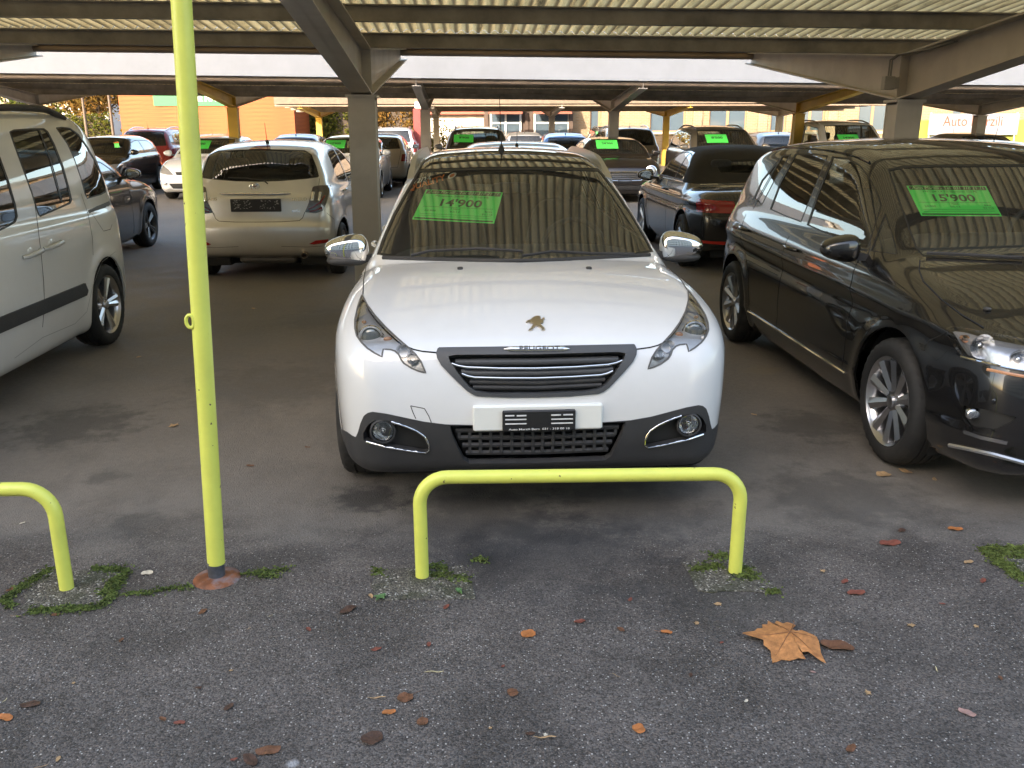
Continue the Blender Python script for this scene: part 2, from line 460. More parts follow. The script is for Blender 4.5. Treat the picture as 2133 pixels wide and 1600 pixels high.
class Car:
    """local frame: x to the car's left, y backwards from the nose, z up"""
    def __init__(s, L, prof, plan, sec, wheels, wr=.318, archR=.375, wx=.78, bow=None, crown=None, k=.11, rise=0.0, flare=.012,
                 step=.022, nth=230, name='car', label=None, cat='car', group=None, loc=(0, 0), yaw=0.0, flip=False, zc=.6, extra=None, kbot=.05):
        s.L, s.wheels, s.wr, s.archR, s.wx, s.zc, s.k, s.rise, s.flare = L, wheels, wr, archR, wx, zc, k, rise, flare
        s.extra = extra
        s.yaw = yaw + (math.pi if flip else 0)
        s.loc = np.array([loc[0], loc[1], 0.0])
        s.R = np.array([[math.cos(s.yaw), -math.sin(s.yaw), 0], [math.sin(s.yaw), math.cos(s.yaw), 0], [0, 0, 1]])
        s.root = empty(name, tuple(s.loc), s.yaw, label, cat, group)
        s.plan, s.sec = table(plan), table(sec)
        s.bow = table(bow) if bow else (lambda y: 0*y)
        s.crown = table(crown) if crown else (lambda y: 0*y+.08)
        pl = crom(prof, 6)
        # silhouette distance grid
        s.g0 = np.array([-.5, -.3]); s.gs = .0125
        ny, nz = int((L+1)/s.gs)+1, int(2.6/s.gs)+1
        gy, gz = np.meshgrid(s.g0[0]+np.arange(ny)*s.gs, s.g0[1]+np.arange(nz)*s.gs, indexing='ij')
        c = np.stack([gy.ravel()[::1], gz.ravel()], 1)
        s.G = psdf(c, pl).reshape(ny, nz)
        s.pl = pl
        s.body = s.shell(step, nth)
    def S(s, y, z):
        u = np.clip((y-s.g0[0])/s.gs, 0, s.G.shape[0]-1.001); v = np.clip((z-s.g0[1])/s.gs, 0, s.G.shape[1]-1.001)
        i, j = u.astype(int), v.astype(int); a, b = u-i, v-j
        G = s.G
        return (G[i, j]*(1-a)*(1-b)+G[i+1, j]*a*(1-b)+G[i, j+1]*(1-a)*b+G[i+1, j+1]*a*b)
    def F(s, P):
        x, y, z = P[..., 0], P[..., 1], P[..., 2]
        a = np.abs(x)
        yy = y-a*a*s.bow(y); zz = z+a*a*s.crown(y)
        f = s.S(yy, zz)
        W = s.plan(y)+s.sec(z-s.rise*(y-s.L/2))
        if s.flare:
            for wy in s.wheels:
                r = np.sqrt((y-wy)**2+(z-s.wr)**2)
                W = W+s.flare*np.exp(-((r-s.archR-.015)/.055)**2)
        if s.extra is not None: W = W+s.extra(y, z)
        return smax(f, a-W, s.k)
    def grad(s, P, e=.004):
        g = np.zeros_like(P)
        for i in range(3):
            d = np.zeros(3); d[i] = e
            g[..., i] = s.F(P+d)-s.F(P-d)
        return unit(g)
    def bis(s, O, D, t1, it=18):
        lo = np.zeros(len(O)); hi = np.full(len(O), t1)
        for _ in range(it):
            mid = (lo+hi)/2; f = s.F(O+D*mid[:, None]) < 0
            lo = np.where(f, mid, lo); hi = np.where(f, hi, mid)
        return O+D*hi[:, None]
    def march(s, O, D, t0, t1, step=.03):
        """first entry into the body along rays"""
        n = len(O); hit = np.full(n, np.nan); t = t0
        prev = np.full(n, t0)
        while t < t1:
            t2 = t+step
            m = np.isnan(hit)
            if not m.any(): break
            f = s.F(O[m]+D[m]*t2) < 0
            idx = np.where(m)[0][f]; hit[idx] = t2
            t = t2
        ok = ~np.isnan(hit); hit[~ok] = t1
        lo = hit-step; hi = hit.copy()
        for _ in range(12):
            mid = (lo+hi)/2; f = s.F(O+D*mid[:, None]) < 0
            hi = np.where(f, mid, hi); lo = np.where(f, lo, mid)
        P = O+D*hi[:, None]; s.ok = ok
        return P, s.grad(P)
    def shell(s, step, nth):
        yA, yB = .5, s.L-.45
        st = np.linspace(yA, yB, int((yB-yA)/step)+2)
        th = np.linspace(0, 2*math.pi, nth, endpoint=False)
        rr = np.concatenate([[.012], np.arange(step, .95, step*1.05), [1.05, 1.25, 1.6, 2.3, 4.5]])
        rows = []
        for r in rr:       # front cap, then stations, then rear cap
            ph = math.atan2(.5, r); rows.append((yA, math.cos(ph), -math.sin(ph)))
        for y in st: rows.append((y, 1.0, 0.0))
        for r in rr[::-1]:
            ph = math.atan2(.45, r); rows.append((yB, math.cos(ph), math.sin(ph)))
        rows = np.array(rows); n = len(rows)
        O = np.zeros((n, nth, 3)); O[..., 1] = rows[:, 0][:, None]; O[..., 2] = s.zc
        D = np.zeros((n, nth, 3))
        D[..., 0] = np.sin(th)[None]*rows[:, 1][:, None]; D[..., 2] = -np.cos(th)[None]*rows[:, 1][:, None]; D[..., 1] = rows[:, 2][:, None]
        P = s.bis(O.reshape(-1, 3), D.reshape(-1, 3), 1.7)
        N = s.grad(P)
        i, j = np.meshgrid(np.arange(n-1), np.arange(nth), indexing='ij'); i, j = i.ravel(), j.ravel(); j2 = (j+1) % nth
        a, b, c, d = i*nth+j, i*nth+j2, (i+1)*nth+j2, (i+1)*nth+j
        T = np.concatenate([np.stack([a, b, c], 1), np.stack([a, c, d], 1)])
        # orient outwards
        q = T[len(T)//4]; nn = np.cross(P[q[1]]-P[q[0]], P[q[2]]-P[q[0]])
        if nn@N[q[0]] < 0: T = T[:, ::-1]
        # close the two poles
        c0, c1 = P[:nth].mean(0), P[-nth:].mean(0); k = len(P); j = np.arange(nth); o2 = (n-1)*nth
        f0 = np.stack([np.full(nth, k), (j+1) % nth, j], 1); f1 = np.stack([np.full(nth, k+1), o2+j, o2+(j+1) % nth], 1)
        P = np.concatenate([P, [c0, c1]]); N = np.concatenate([N, [[0, -1, 0], [0, 1, 0]]])
        nn = np.cross(P[f0[0, 1]]-P[f0[0, 0]], P[f0[0, 2]]-P[f0[0, 0]])
        if nn[1] > 0: f0 = f0[:, ::-1]
        nn = np.cross(P[f1[0, 1]]-P[f1[0, 0]], P[f1[0, 2]]-P[f1[0, 0]])
        if nn[1] < 0: f1 = f1[:, ::-1]
        return Msh(P, N, np.concatenate([T, f0, f1]))
    # ---- coordinates of regions
    def to_world(s, V): return V@s.R.T+s.loc
    def to_local(s, P): return (P-s.loc)@s.R
    def c_side(s, m): return np.stack([m.V[:, 1], m.V[:, 2]], 1), (.3-np.abs(m.V[:, 0]))
    def c_front(s, ylim):
        return lambda m: (np.stack([np.abs(m.V[:, 0]), m.V[:, 2]], 1), m.V[:, 1]-ylim)
    def c_rear(s, ylim):
        return lambda m: (np.stack([np.abs(m.V[:, 0]), m.V[:, 2]], 1), ylim-m.V[:, 1])
    def c_top(s, zlim):
        return lambda m: (np.stack([np.abs(m.V[:, 0]), m.V[:, 1]], 1), zlim-m.V[:, 2])
    def c_px(s, sgn=-1, ylo=-9, yhi=9, zlo=-9, zhi=9, xmin=-9):
        def f(m):
            V = m.V.copy(); V[:, 0] = sgn*np.abs(V[:, 0])
            N = m.N.copy(); N[:, 0] = np.where(np.sign(m.V[:, 0]) == sgn, N[:, 0], -N[:, 0])
            Wd = s.to_world(V); Nw = N@s.R.T
            fac = (unit(CAM-Wd)*Nw).sum(1)
            lim = np.max(np.stack([(.02-fac)*300, (ylo-m.V[:, 1])*300, (m.V[:, 1]-yhi)*300, (zlo-m.V[:, 2])*300, (m.V[:, 2]-zhi)*300, (xmin-np.abs(m.V[:, 0]))*300]), 0)
            return project(Wd), lim
        return f
    def carve(s, coord, poly, tol=.03, nref=2, minedge=.009):
        m = s.body
        def sval(m):
            P, l = coord(m); return np.maximum(psdf(P, poly), l)
        for lev in range(nref):
            v = sval(m); t = tol*(.55**lev)
            mk = np.abs(v)[m.T].min(1) < t
            e = np.linalg.norm(m.V[m.T[:, 0]]-m.V[m.T[:, 1]], axis=1)
            mk &= e > minedge
            m = refine(m, mk)
        a, b = cut(m, sval(m))
        s.body = b
        return a
    def circle_cut(s, cy, cz, R, xmin=.42):
        def co(m):
            return np.stack([m.V[:, 1], m.V[:, 2]], 1), xmin-np.abs(m.V[:, 0])
        an = np.linspace(0, 2*math.pi, 48, endpoint=False)
        poly = np.stack([cy+R*np.cos(an), cz+R*np.sin(an)], 1)
        return s.carve(co, poly, tol=.03)
    # ---- parts
    def part(s, name, m, mat, off=0.0, sk=0.0, parent=None, label=None):
        if m is None or len(m.T) == 0: return None
        q = offset(m, off)
        if sk: q = join([q, skirt(q, sk)])
        o = mko(name, q, mat, parent or s.root)
        if label and o: o['label'] = label
        return o
    def pair(s, name, m, mat, off=0.0, sk=0.0, parents=None, label=None):
        a, b = cut(m, m.V[:, 0])
        return [s.part(name, q, mat, off, sk, (parents[i] if parents else None), label) for i, q in enumerate((a, b))]
    def seal(s, coord_poly_piece, inner): pass
    def window(s, name, coord, poly, mat, seal=.016, tol=.03, pair=True, off=-.004, shade=None):
        """glass with a black surround cut from the skin"""
        pc = s.carve(coord, poly, tol)
        if len(pc.T) == 0: return [None, None]
        P, l = coord(pc); v = psdf(P, poly)+seal
        pc = refine(pc, (np.abs(v)[pc.T].min(1) < tol*.4))
        P, l = coord(pc); v = psdf(P, poly)+seal
        gl, sl = cut(pc, v)
        if pair:
            g = s.pair(name, gl, mat, off); 
            s.pair('window_seal', sl, M_SEAL(), -.001, .006, g if all(g) else None)
            return g
        g = s.part(name, gl, mat, off)
        s.part('window_seal', sl, M_SEAL(), -.001, .006, g)
        return g
    def line(s, name, P, N, w, mat, off=.0012, parent=None):
        """a ribbon lying on the skin (only where the skin was met)"""
        ok = np.abs(s.F(P)) < .01
        if ok.sum() < 2: return None
        P, N = P[ok], N[ok]
        t = np.gradient(P, axis=0); sd = unit(np.cross(N, t))*w/2
        A, Bq = P-sd+N*off, P+sd+N*off
        n = len(P); i = np.arange(n-1)
        V = np.concatenate([A, Bq]); NN = np.concatenate([N, N])
        T = np.concatenate([np.stack([i, i+1, i+n+1], 1), np.stack([i, i+n+1, i+n], 1)])
        q = T[0]; nn = np.cross(V[q[1]]-V[q[0]], V[q[2]]-V[q[0]])
        if nn@NN[q[0]] < 0: T = T[:, ::-1]
        return mko(name, Msh(V, NN, T), mat, parent or s.root)
    def dense(s, pts, d):
        p = np.asarray(pts, float); out = [p[:1]]
        for a, b in zip(p[:-1], p[1:]):
            n = max(1, int(np.linalg.norm(b-a)/d)); out.append(a+(b-a)*np.linspace(0, 1, n+1)[1:, None])
        return np.concatenate(out)
    def surf_px(s, px):
        px = np.asarray(px, float); D = ray(px[:, 0], px[:, 1]); D = unit(D)
        O = np.tile(s.to_local(CAM[None])[0], (len(px), 1))
        return s.march(O, D@s.R, 1.0, 40.0 if s.loc[1] > 12 else 16.0, .04)
    def surf_side(s, yz, sg=-1):
        yz = np.asarray(yz, float); n = len(yz)
        O = np.stack([np.full(n, sg*1.4), yz[:, 0], yz[:, 1]], 1); D = np.tile([-sg*1.0, 0, 0], (n, 1))
        return s.march(O, D, 0, 1.4)
    def surf_front(s, xz, rear=False):
        xz = np.asarray(xz, float); n = len(xz)
        O = np.stack([xz[:, 0], np.full(n, s.L+.5 if rear else -.5), xz[:, 1]], 1); D = np.tile([0, -1.0 if rear else 1.0, 0], (n, 1))
        return s.march(O, D, 0, 3.2)
    def surf_top(s, xy):
        xy = np.asarray(xy, float); n = len(xy)
        O = np.stack([xy[:, 0], xy[:, 1], np.full(n, 2.6)], 1); D = np.tile([0, 0, -1.0], (n, 1))
        return s.march(O, D, 0, 2.5)
    def line_side(s, pts, w=.006, both=True, name='shut_line', mat=None):
        for sg in ((-1, 1) if both else (-1,)):
            P, N = s.surf_side(s.dense(pts, .03), sg); s.line(name, P, N, w, mat or M_GAP())
    def line_front(s, pts, w=.005, rear=False, both=True, name='shut_line', mat=None):
        for sg in ((-1, 1) if both else (1,)):
            q = s.dense(pts, .03)*np.array([sg, 1]); P, N = s.surf_front(q, rear); s.line(name, P, N, w, mat or M_GAP())
    def line_top(s, pts, w=.005, both=True, name='shut_line', mat=None):
        for sg in ((-1, 1) if both else (1,)):
            q = s.dense(pts, .03)*np.array([sg, 1]); P, N = s.surf_top(q); s.line(name, P, N, w, mat or M_GAP())
    def line_px(s, pts, w=.005, both=True, name='shut_line', mat=None, d=6, off=.0012, parent=None):
        P, N = s.surf_px(s.dense(pts, d)); o = s.line(name, P, N, w, mat or M_GAP(), off, parent)
        if both:
            f = np.array([-1, 1, 1]); s.line(name, P*f, N*f, w, mat or M_GAP(), off, parent)
        return o
    def decal_px(s, name, poly2, tris, mat, off, parent=None):
        P, N = s.surf_px(poly2)
        nn = np.cross(P[tris[:, 1]]-P[tris[:, 0]], P[tris[:, 2]]-P[tris[:, 0]])
        t = tris.copy(); bad = (nn*N[tris[:, 0]]).sum(1) < 0; t[bad] = t[bad][:, ::-1]
        return mko(name, Msh(P+N*off, N, t), mat, parent or s.root)
    def quad_map(s, quad):
        """maps (u, v) in the unit square to pixels; quad = lower left, lower right, upper right, upper left"""
        a, b, c, d = [np.asarray(q, float) for q in quad]
        return lambda U: (a*((1-U[:, :1])*(1-U[:, 1:]))+b*(U[:, :1]*(1-U[:, 1:]))+c*(U[:, :1]*U[:, 1:])+d*((1-U[:, :1])*U[:, 1:]))
    def sheet(s, name, fn, mat, off, parent=None, n=(14, 8), surf=None):
        u, v = np.meshgrid(np.linspace(0, 1, n[0]+1), np.linspace(0, 1, n[1]+1), indexing='ij')
        U = np.stack([u.ravel(), v.ravel()], 1)
        P, N = (surf or s.surf_px)(fn(U))
        i, j = np.meshgrid(np.arange(n[0]), np.arange(n[1]), indexing='ij'); i, j = i.ravel(), j.ravel(); w = n[1]+1
        a, b, c, d = i*w+j, (i+1)*w+j, (i+1)*w+j+1, i*w+j+1
        T = np.concatenate([np.stack([a, b, c], 1), np.stack([a, c, d], 1)])
        nn = np.cross(P[T[0, 1]]-P[T[0, 0]], P[T[0, 2]]-P[T[0, 0]])
        if nn@N[T[0, 0]] < 0: T = T[:, ::-1]
        return mko(name, Msh(P+N*off, N, T), mat, parent or s.root)
    def text_on(s, name, txt, fn, rect, mat, off, parent=None, bold=0.0, shear=0.0, surf=None):
        """text laid on the skin; rect = u0, v0, u1, v1 of the map fn"""
        V, T, asp = text_tris(txt, bold, shear)
        U = np.stack([rect[0]+V[:, 0]*(rect[2]-rect[0]), rect[1]+V[:, 1]/asp*(rect[3]-rect[1])], 1)
        P, N = (surf or s.surf_px)(fn(U))
        nn = np.cross(P[T[:, 1]]-P[T[:, 0]], P[T[:, 2]]-P[T[:, 0]])
        T = T.copy(); bad = (nn*N[T[:, 0]]).sum(1) < 0; T[bad] = T[bad][:, ::-1]
        return mko(name, Msh(P+N*off, N, T), mat, parent or s.root)
    # ---- shared assemblies
    def arches(s, liner=True):
        for wy in s.wheels:
            s.circle_cut(wy, s.wr, s.archR)
            for sg in (-1, 1):
                b = B(); R = s.archR+.004; n = 22
                x0, x1 = sg*.40, sg*(s.plan(np.array([wy]))[0]-.05)
                a = np.linspace(-.45, math.pi+.45, n)
                vs = [(x, wy+R*math.cos(t), s.wr+R*math.sin(t)) for x in (x0, x1) for t in a]
                fs = [(i, i+1, n+i+1, n+i) for i in range(n-1)]+[tuple(range(n))]
                b.add(vs, fs); b.obj('wheel_arch_liner', M_UNDER(), s.root)
    def finish(s, mat, liner=True, sk=.014, name='body'):
        bd = join([s.body, skirt(s.body, sk)])
        o = mko(name, bd, mat, s.root)
        if liner:
            b = s.body; keep = (b.V[b.T][:, :, 2].min(1) > .5) & (b.V[b.T][:, :, 1].min(1) > .85)
            lm = compact(Msh(b.V-b.N*.018, -b.N, b.T[keep][:, ::-1]))
            mko('cabin_lining', lm, M_TRIM(), s.root)
        return o
    def put_wheels(s, proto, wheels=None):
        rim, tyre = proto
        for wy in s.wheels:
            for sg in (-1, 1):
                o = link('wheel', rim, s.root, (sg*s.wx, wy, s.wr), (rnd.uniform(-3, 3) if sg > 0 else rnd.uniform(-3, 3), 0, 0 if sg > 0 else math.pi))
                t = link('tyre', tyre, o)
    def underbody(s):
        b = B(); b.box((-.62, .35, .16), (.62, s.L-.35, .30)); b.obj('underbody', M_UNDER(), s.root)
    def interior(s, dash=1.25, seat=2.05, rear=2.9, floor=.38, hgt=.0, w=.60, wheel_side=1, rear_seat=True):
        r = s.root
        b = B(); b.box((-w-.05, dash-.3, floor), (w+.05, s.L-.35, floor+.02)); b.obj('floor_pan', M_TRIM(), r)
        b = B(); b.blob((0, dash+.02, .80+hgt), (w+.08, .30, .17), .45, 24, 12); b.obj('dashboard', M_TRIM(), r, 40)
        b = B()
        pts = [(wheel_side*.36+.185*math.cos(t), dash+.36+.06*math.sin(t), .90+hgt+.175*math.sin(t)) for t in np.linspace(0, 2*math.pi, 25)]
        b.tube(pts, .016, 8, False); b.box((wheel_side*.36-.17, dash+.34, .88+hgt), (wheel_side*.36+.17, dash+.37, .92+hgt))
        b.obj('steering_wheel', M_TRIM(), r, 50)
        def seat_m(x, y, wd):
            b = B(); b.blob((x, y, .48+hgt), (wd, .27, .10), .4, 20, 8)
            b.blob((x, y+.30, .82+hgt), (wd, .09, .33), .45, 20, 12, f=lambda p: [p[0]*(1-.25*max(0, p[2]/.33)), p[1]+p[2]*.28, p[2]])
            b.blob((x, y+.42, 1.24+hgt), (min(wd, .25)*.55, .05, .09), .5, 14, 8)
            b.obj('seat', M_SEAT(), r, 50)
        seat_m(-.36, seat, .25); seat_m(.36, seat, .25)
        if rear_seat:
            b = B(); b.blob((0, rear, .50+hgt), (w-.03, .26, .10), .35, 24, 8)
            b.blob((0, rear+.30, .82+hgt), (w-.03, .09, .31), .35, 24, 10, f=lambda p: [p[0], p[1]+p[2]*.28, p[2]])
            for x in (-.36, .36): b.blob((x, rear+.42, 1.18+hgt), (.13, .05, .08), .5, 14, 8)
            b.obj('rear_seat', M_SEAT(), r, 50)
    def mirror(s, x, y, z, mat, size=(.115, .065, .075), arm=.10, low=None, sides=(-1, 1), glass=True):
        for sg in sides:
            b = B()
            def shp(p):
                q = list(p)
                if q[1] > 0: q[1] *= .35
                q[2] *= 1-.28*(sg*q[0]/size[0]); q[2] += .0
                return q
            b.blob((sg*x, y, z), size, .72, 24, 14, shp)
            o = b.obj('wing_mirror', mat, s.root, 50)
            b = B(); b.add([(sg*(x-size[0]-arm), y-.03, z-.07), (sg*(x-size[0]-arm), y+.05, z-.07), (sg*(x-.02), y+.02, z-.052), (sg*(x-.02), y-.03, z-.052),
                            (sg*(x-size[0]-arm), y-.03, z-.035), (sg*(x-size[0]-arm), y+.05, z-.035), (sg*(x-.02), y+.02, z-.01), (sg*(x-.02), y-.03, z-.01)],
                           [(3, 2, 1, 0), (4, 5, 6, 7), (0, 1, 5, 4), (1, 2, 6, 5), (2, 3, 7, 6), (3, 0, 4, 7)])
            b.obj('mirror_arm', low or M_BLACKPL(), o)
            if low:
                b = B(); b.blob((sg*x, y-.004, z-size[2]*.72), (size[0]*.93, size[1]*.95, size[2]*.36), .8, 20, 8, lambda p: [p[0], p[1]*(.35 if p[1] > 0 else 1), p[2]])
                b.obj('mirror_foot', low, o, 50)
            if glass:
                b = B(); b.blob((sg*x, y+size[1]*.37, z), (size[0]*.85, .004, size[2]*.8), .7, 20, 10, lambda p: [p[0], p[1], p[2]*(1-.28*(sg*p[0]/size[0]))])
                b.obj('mirror_glass', M_CHROME(), o, 50)
    def handle(s, yz, mat, sides=(-1, 1), ln=.17):
        for sg in sides:
            P, N = s.surf_side(np.array([[yz[0]-ln/2, yz[1]], [yz[0], yz[1]], [yz[0]+ln/2, yz[1]]]), sg)
            pts = [P[0]+N[0]*.004, P[0]*.8+P[1]*.2+N[1]*.03, P[1]+N[1]*.036, P[2]*.8+P[1]*.2+N[1]*.03, P[2]+N[2]*.004]
            b = B(); b.tube([tuple(p) for p in pts], [.010, .013, .013, .013, .010], 8); b.obj('door_handle', mat, s.root, 60)
    def antenna(s, y, ln=.2, lean=.35, x=0.0, mat=None):
        P, N = s.surf_top(np.array([[x, y]])); p = P[0]
        b = B(); b.tube([(p[0], p[1]-.03, p[2]-.01), (p[0], p[1], p[2]+.025), (p[0], p[1]+.02, p[2]+.03)], [.025, .016, .006], 10)
        b.tube([(p[0], p[1], p[2]+.02), (p[0], p[1]+ln*lean, p[2]+ln)], [.005, .0025], 6)
        b.obj('antenna', mat or M_BLACKPL(), s.root, 50)
    def fin(s, y, mat):
        P, N = s.surf_top(np.array([[0, y]])); p = P[0]
        b = B(); b.blob((0, y, p[2]+.015), (.03, .085, .055), .8, 16, 10, lambda q: [q[0]*(1-.5*max(0, q[2])/.055), q[1]*(1-.45*max(0, q[2])/.055)+max(0, q[2])*.6, q[2]])
        b.obj('shark_fin_antenna', mat, s.root, 60)
    def price_tag(s, fn, txt, head=None, model=None, parent=None, surf=None, off=-.012, small=True):
        g = pbr('price_sheet_green', (0.085, 0.92, 0.15), .6)
        ink = pbr('price_ink', (0.035, 0.10, 0.03), .7)
        sh = s.sheet('price_sheet', fn, g, off, parent, surf=surf)
        k = dict(parent=sh, surf=surf)
        s.text_on('price_lettering', txt, fn, (.26, .47, .78, .72), ink, off+.002, bold=.025, **k)
        if small:
            pale = pbr('price_sheet_pale', (0.30, 0.80, 0.25), .6)
            s.sheet('header_band', lambda U: fn(U*np.array([.96, .115])+np.array([.02, .86])), ink, off+.0015, sh, surf=surf, n=(10, 2))
            s.sheet('footer_band', lambda U: fn(U*np.array([.96, .045])+np.array([.02, .03])), ink, off+.0015, sh, surf=surf, n=(10, 1))
            if head: s.text_on('header_lettering', head, fn, (.05, .875, .95, .965), pale, off+.003, shear=.2, **k)
            if model: s.text_on('model_lettering', model, fn, (.16, .76, .84, .83), ink, off+.002, **k)
            for q, (t, r) in enumerate((('1 Hand', (.42, .37, .53, .42)), ('02.12', (.42, .28, .54, .33)), ('24.900', (.10, .29, .24, .34)), ('km', (.85, .33, .93, .38)), ('93 116', (.82, .24, .95, .29)))):
                s.text_on('detail_lettering', t, fn, r, ink, off+.002, **k)
            for vv in (.44, .20, .14):
                s.sheet('ruled_line', lambda U, vv=vv: fn(U*np.array([.88, .008])+np.array([.06, vv])), ink, off+.0015, sh, surf=surf, n=(8, 1))
        return sh

def wheel_proto(R=.318, rim=.222, w=.205, n=10, style='ten', mat=None, tag_=''):
    mat = mat or M_ALLOY()
    b = B(); h = w/2
    prof = [(rim-.012, h-.03), (rim+.004, h-.004), (rim+.02, h+.004), (R-.045, h+.008), (R-.018, h), (R-.006, h-.016), (R, h-.035),
            (R, .045), (R-.008, .042), (R-.008, .036), (R, .033), (R, .004), (R-.008, .002), (R-.008, -.004), (R, -.006), (R, -.033), (R-.008, -.036), (R-.008, -.042), (R, -.045),
            (R, -h+.035), (R-.018, -h), (R-.06, -h-.005), (rim, -h+.004), (rim-.012, -h+.03)]
    nseg = 72; vs = []; fs = []
    for k, (r, x) in enumerate(prof):
        for j in range(nseg):
            a = 2*math.pi*(j+.5*(k % 2 if 5 <= k <= 19 else 0))/nseg
            q = r-(.007 if (k in (4, 5, 6, 19, 20) and j % 2 == 0) else 0)
            vs.append((x, q*math.cos(a), q*math.sin(a)))
    for k in range(len(prof)-1):
        for j in range(nseg): fs.append((k*nseg+j, k*nseg+(j+1) % nseg, (k+1)*nseg+(j+1) % nseg, (k+1)*nseg+j))
    b.add(vs, fs); tyre = b.mesh('tyre'+tag_, M_RUBBER(), 35)
    b = B()
    b.lathe([(rim-.035, -h+.02), (rim-.02, h-.05), (rim-.014, h-.02), (rim-.004, h-.012), (rim+.004, h-.001), (rim+.006, h-.008)], 48)
    face = h-.028
    b.lathe([(.001, face+.014), (.022, face+.013), (.03, face+.010), (.034, face-.004), (.06, face-.008), (.075, face-.03)], 24)
    if style == 'ten':
        for k in range(n):
            a = 2*math.pi*k/n
            for (w0, w1, z) in ((.016, .031, 0),):
                c, s_ = math.cos(a), math.sin(a)
                def pt(r, t, x): return (x, r*c-t*s_, r*s_+t*c)
                q = [pt(.05, -w0, face-.012), pt(.05, w0, face-.012), pt(rim-.012, w1, face+.012), pt(rim-.012, -w1, face+.012), pt(.05, 0, face+.004), pt(rim-.012, 0, face+.024),
                     pt(.05, -w0, face-.04), pt(.05, w0, face-.04), pt(rim-.012, w1, face-.02), pt(rim-.012, -w1, face-.02)]
                b.add(q, [(0, 4, 5, 3), (4, 1, 2, 5), (0, 3, 9, 6), (1, 7, 8, 2), (3, 5, 2, 8, 9)])
    else:   # pairs of spokes
        for k in range(n):
            for dd in (-1, 1):
                a = 2*math.pi*k/n + dd*.13
                c, s_ = math.cos(a), math.sin(a); w0, w1 = .018, .024
                def pt(r, t, x): return (x, r*c-t*s_, r*s_+t*c)
                q = [pt(.045, -w0, face-.010), pt(.045, w0, face-.010), pt(rim-.012, w1, face+.010), pt(rim-.012, -w1, face+.010), pt(.045, 0, face+.002), pt(rim-.012, 0, face+.018),
                     pt(.045, -w0, face-.045), pt(.045, w0, face-.045), pt(rim-.012, w1, face-.03), pt(rim-.012, -w1, face-.03)]
                b.add(q, [(0, 4, 5, 3), (4, 1, 2, 5), (0, 3, 9, 6), (1, 7, 8, 2), (3, 5, 2, 8, 9)])
    for k in range(5):
        a = 2*math.pi*k/5
        b.lathe([(.001, face-.004), (.008, face-.005), (.009, face-.02)], 8, c=(0, .053*math.cos(a), .053*math.sin(a)))
    rimm = b.mesh('wheel'+tag_, mat, 40)
    b = B(); b.lathe([(.001, -.01), (.15, -.01), (.15, -.03)], 32); 
    # brake disc joined as a darker ring inside the rim mesh
    dm = pbr('brake_disc', (.12, .11, .10), .45, .8)
    rimm.materials.append(dm)
    import bmesh
    bm = bmesh.new(); bm.from_mesh(rimm); k0 = len(bm.faces)
    vsx = [bm.verts.new(v) for v in b.v]
    for f in b.f:
        try: fc = bm.faces.new([vsx[i] for i in f]); fc.material_index = 1
        except ValueError: pass
    bm.to_mesh(rimm); bm.free()
    return rimm, tyre

def copy_tree(o, parent=None):
    c = o.copy(); COL.objects.link(c); c.parent = parent
    for ch in o.children: copy_tree(ch, c)
    return c
# ------------------------------------------------------------------ ground
def N_(nt, t, **kw):
    n = nt.nodes.new(t)
    for k, v in kw.items(): setattr(n, k, v)
    return n

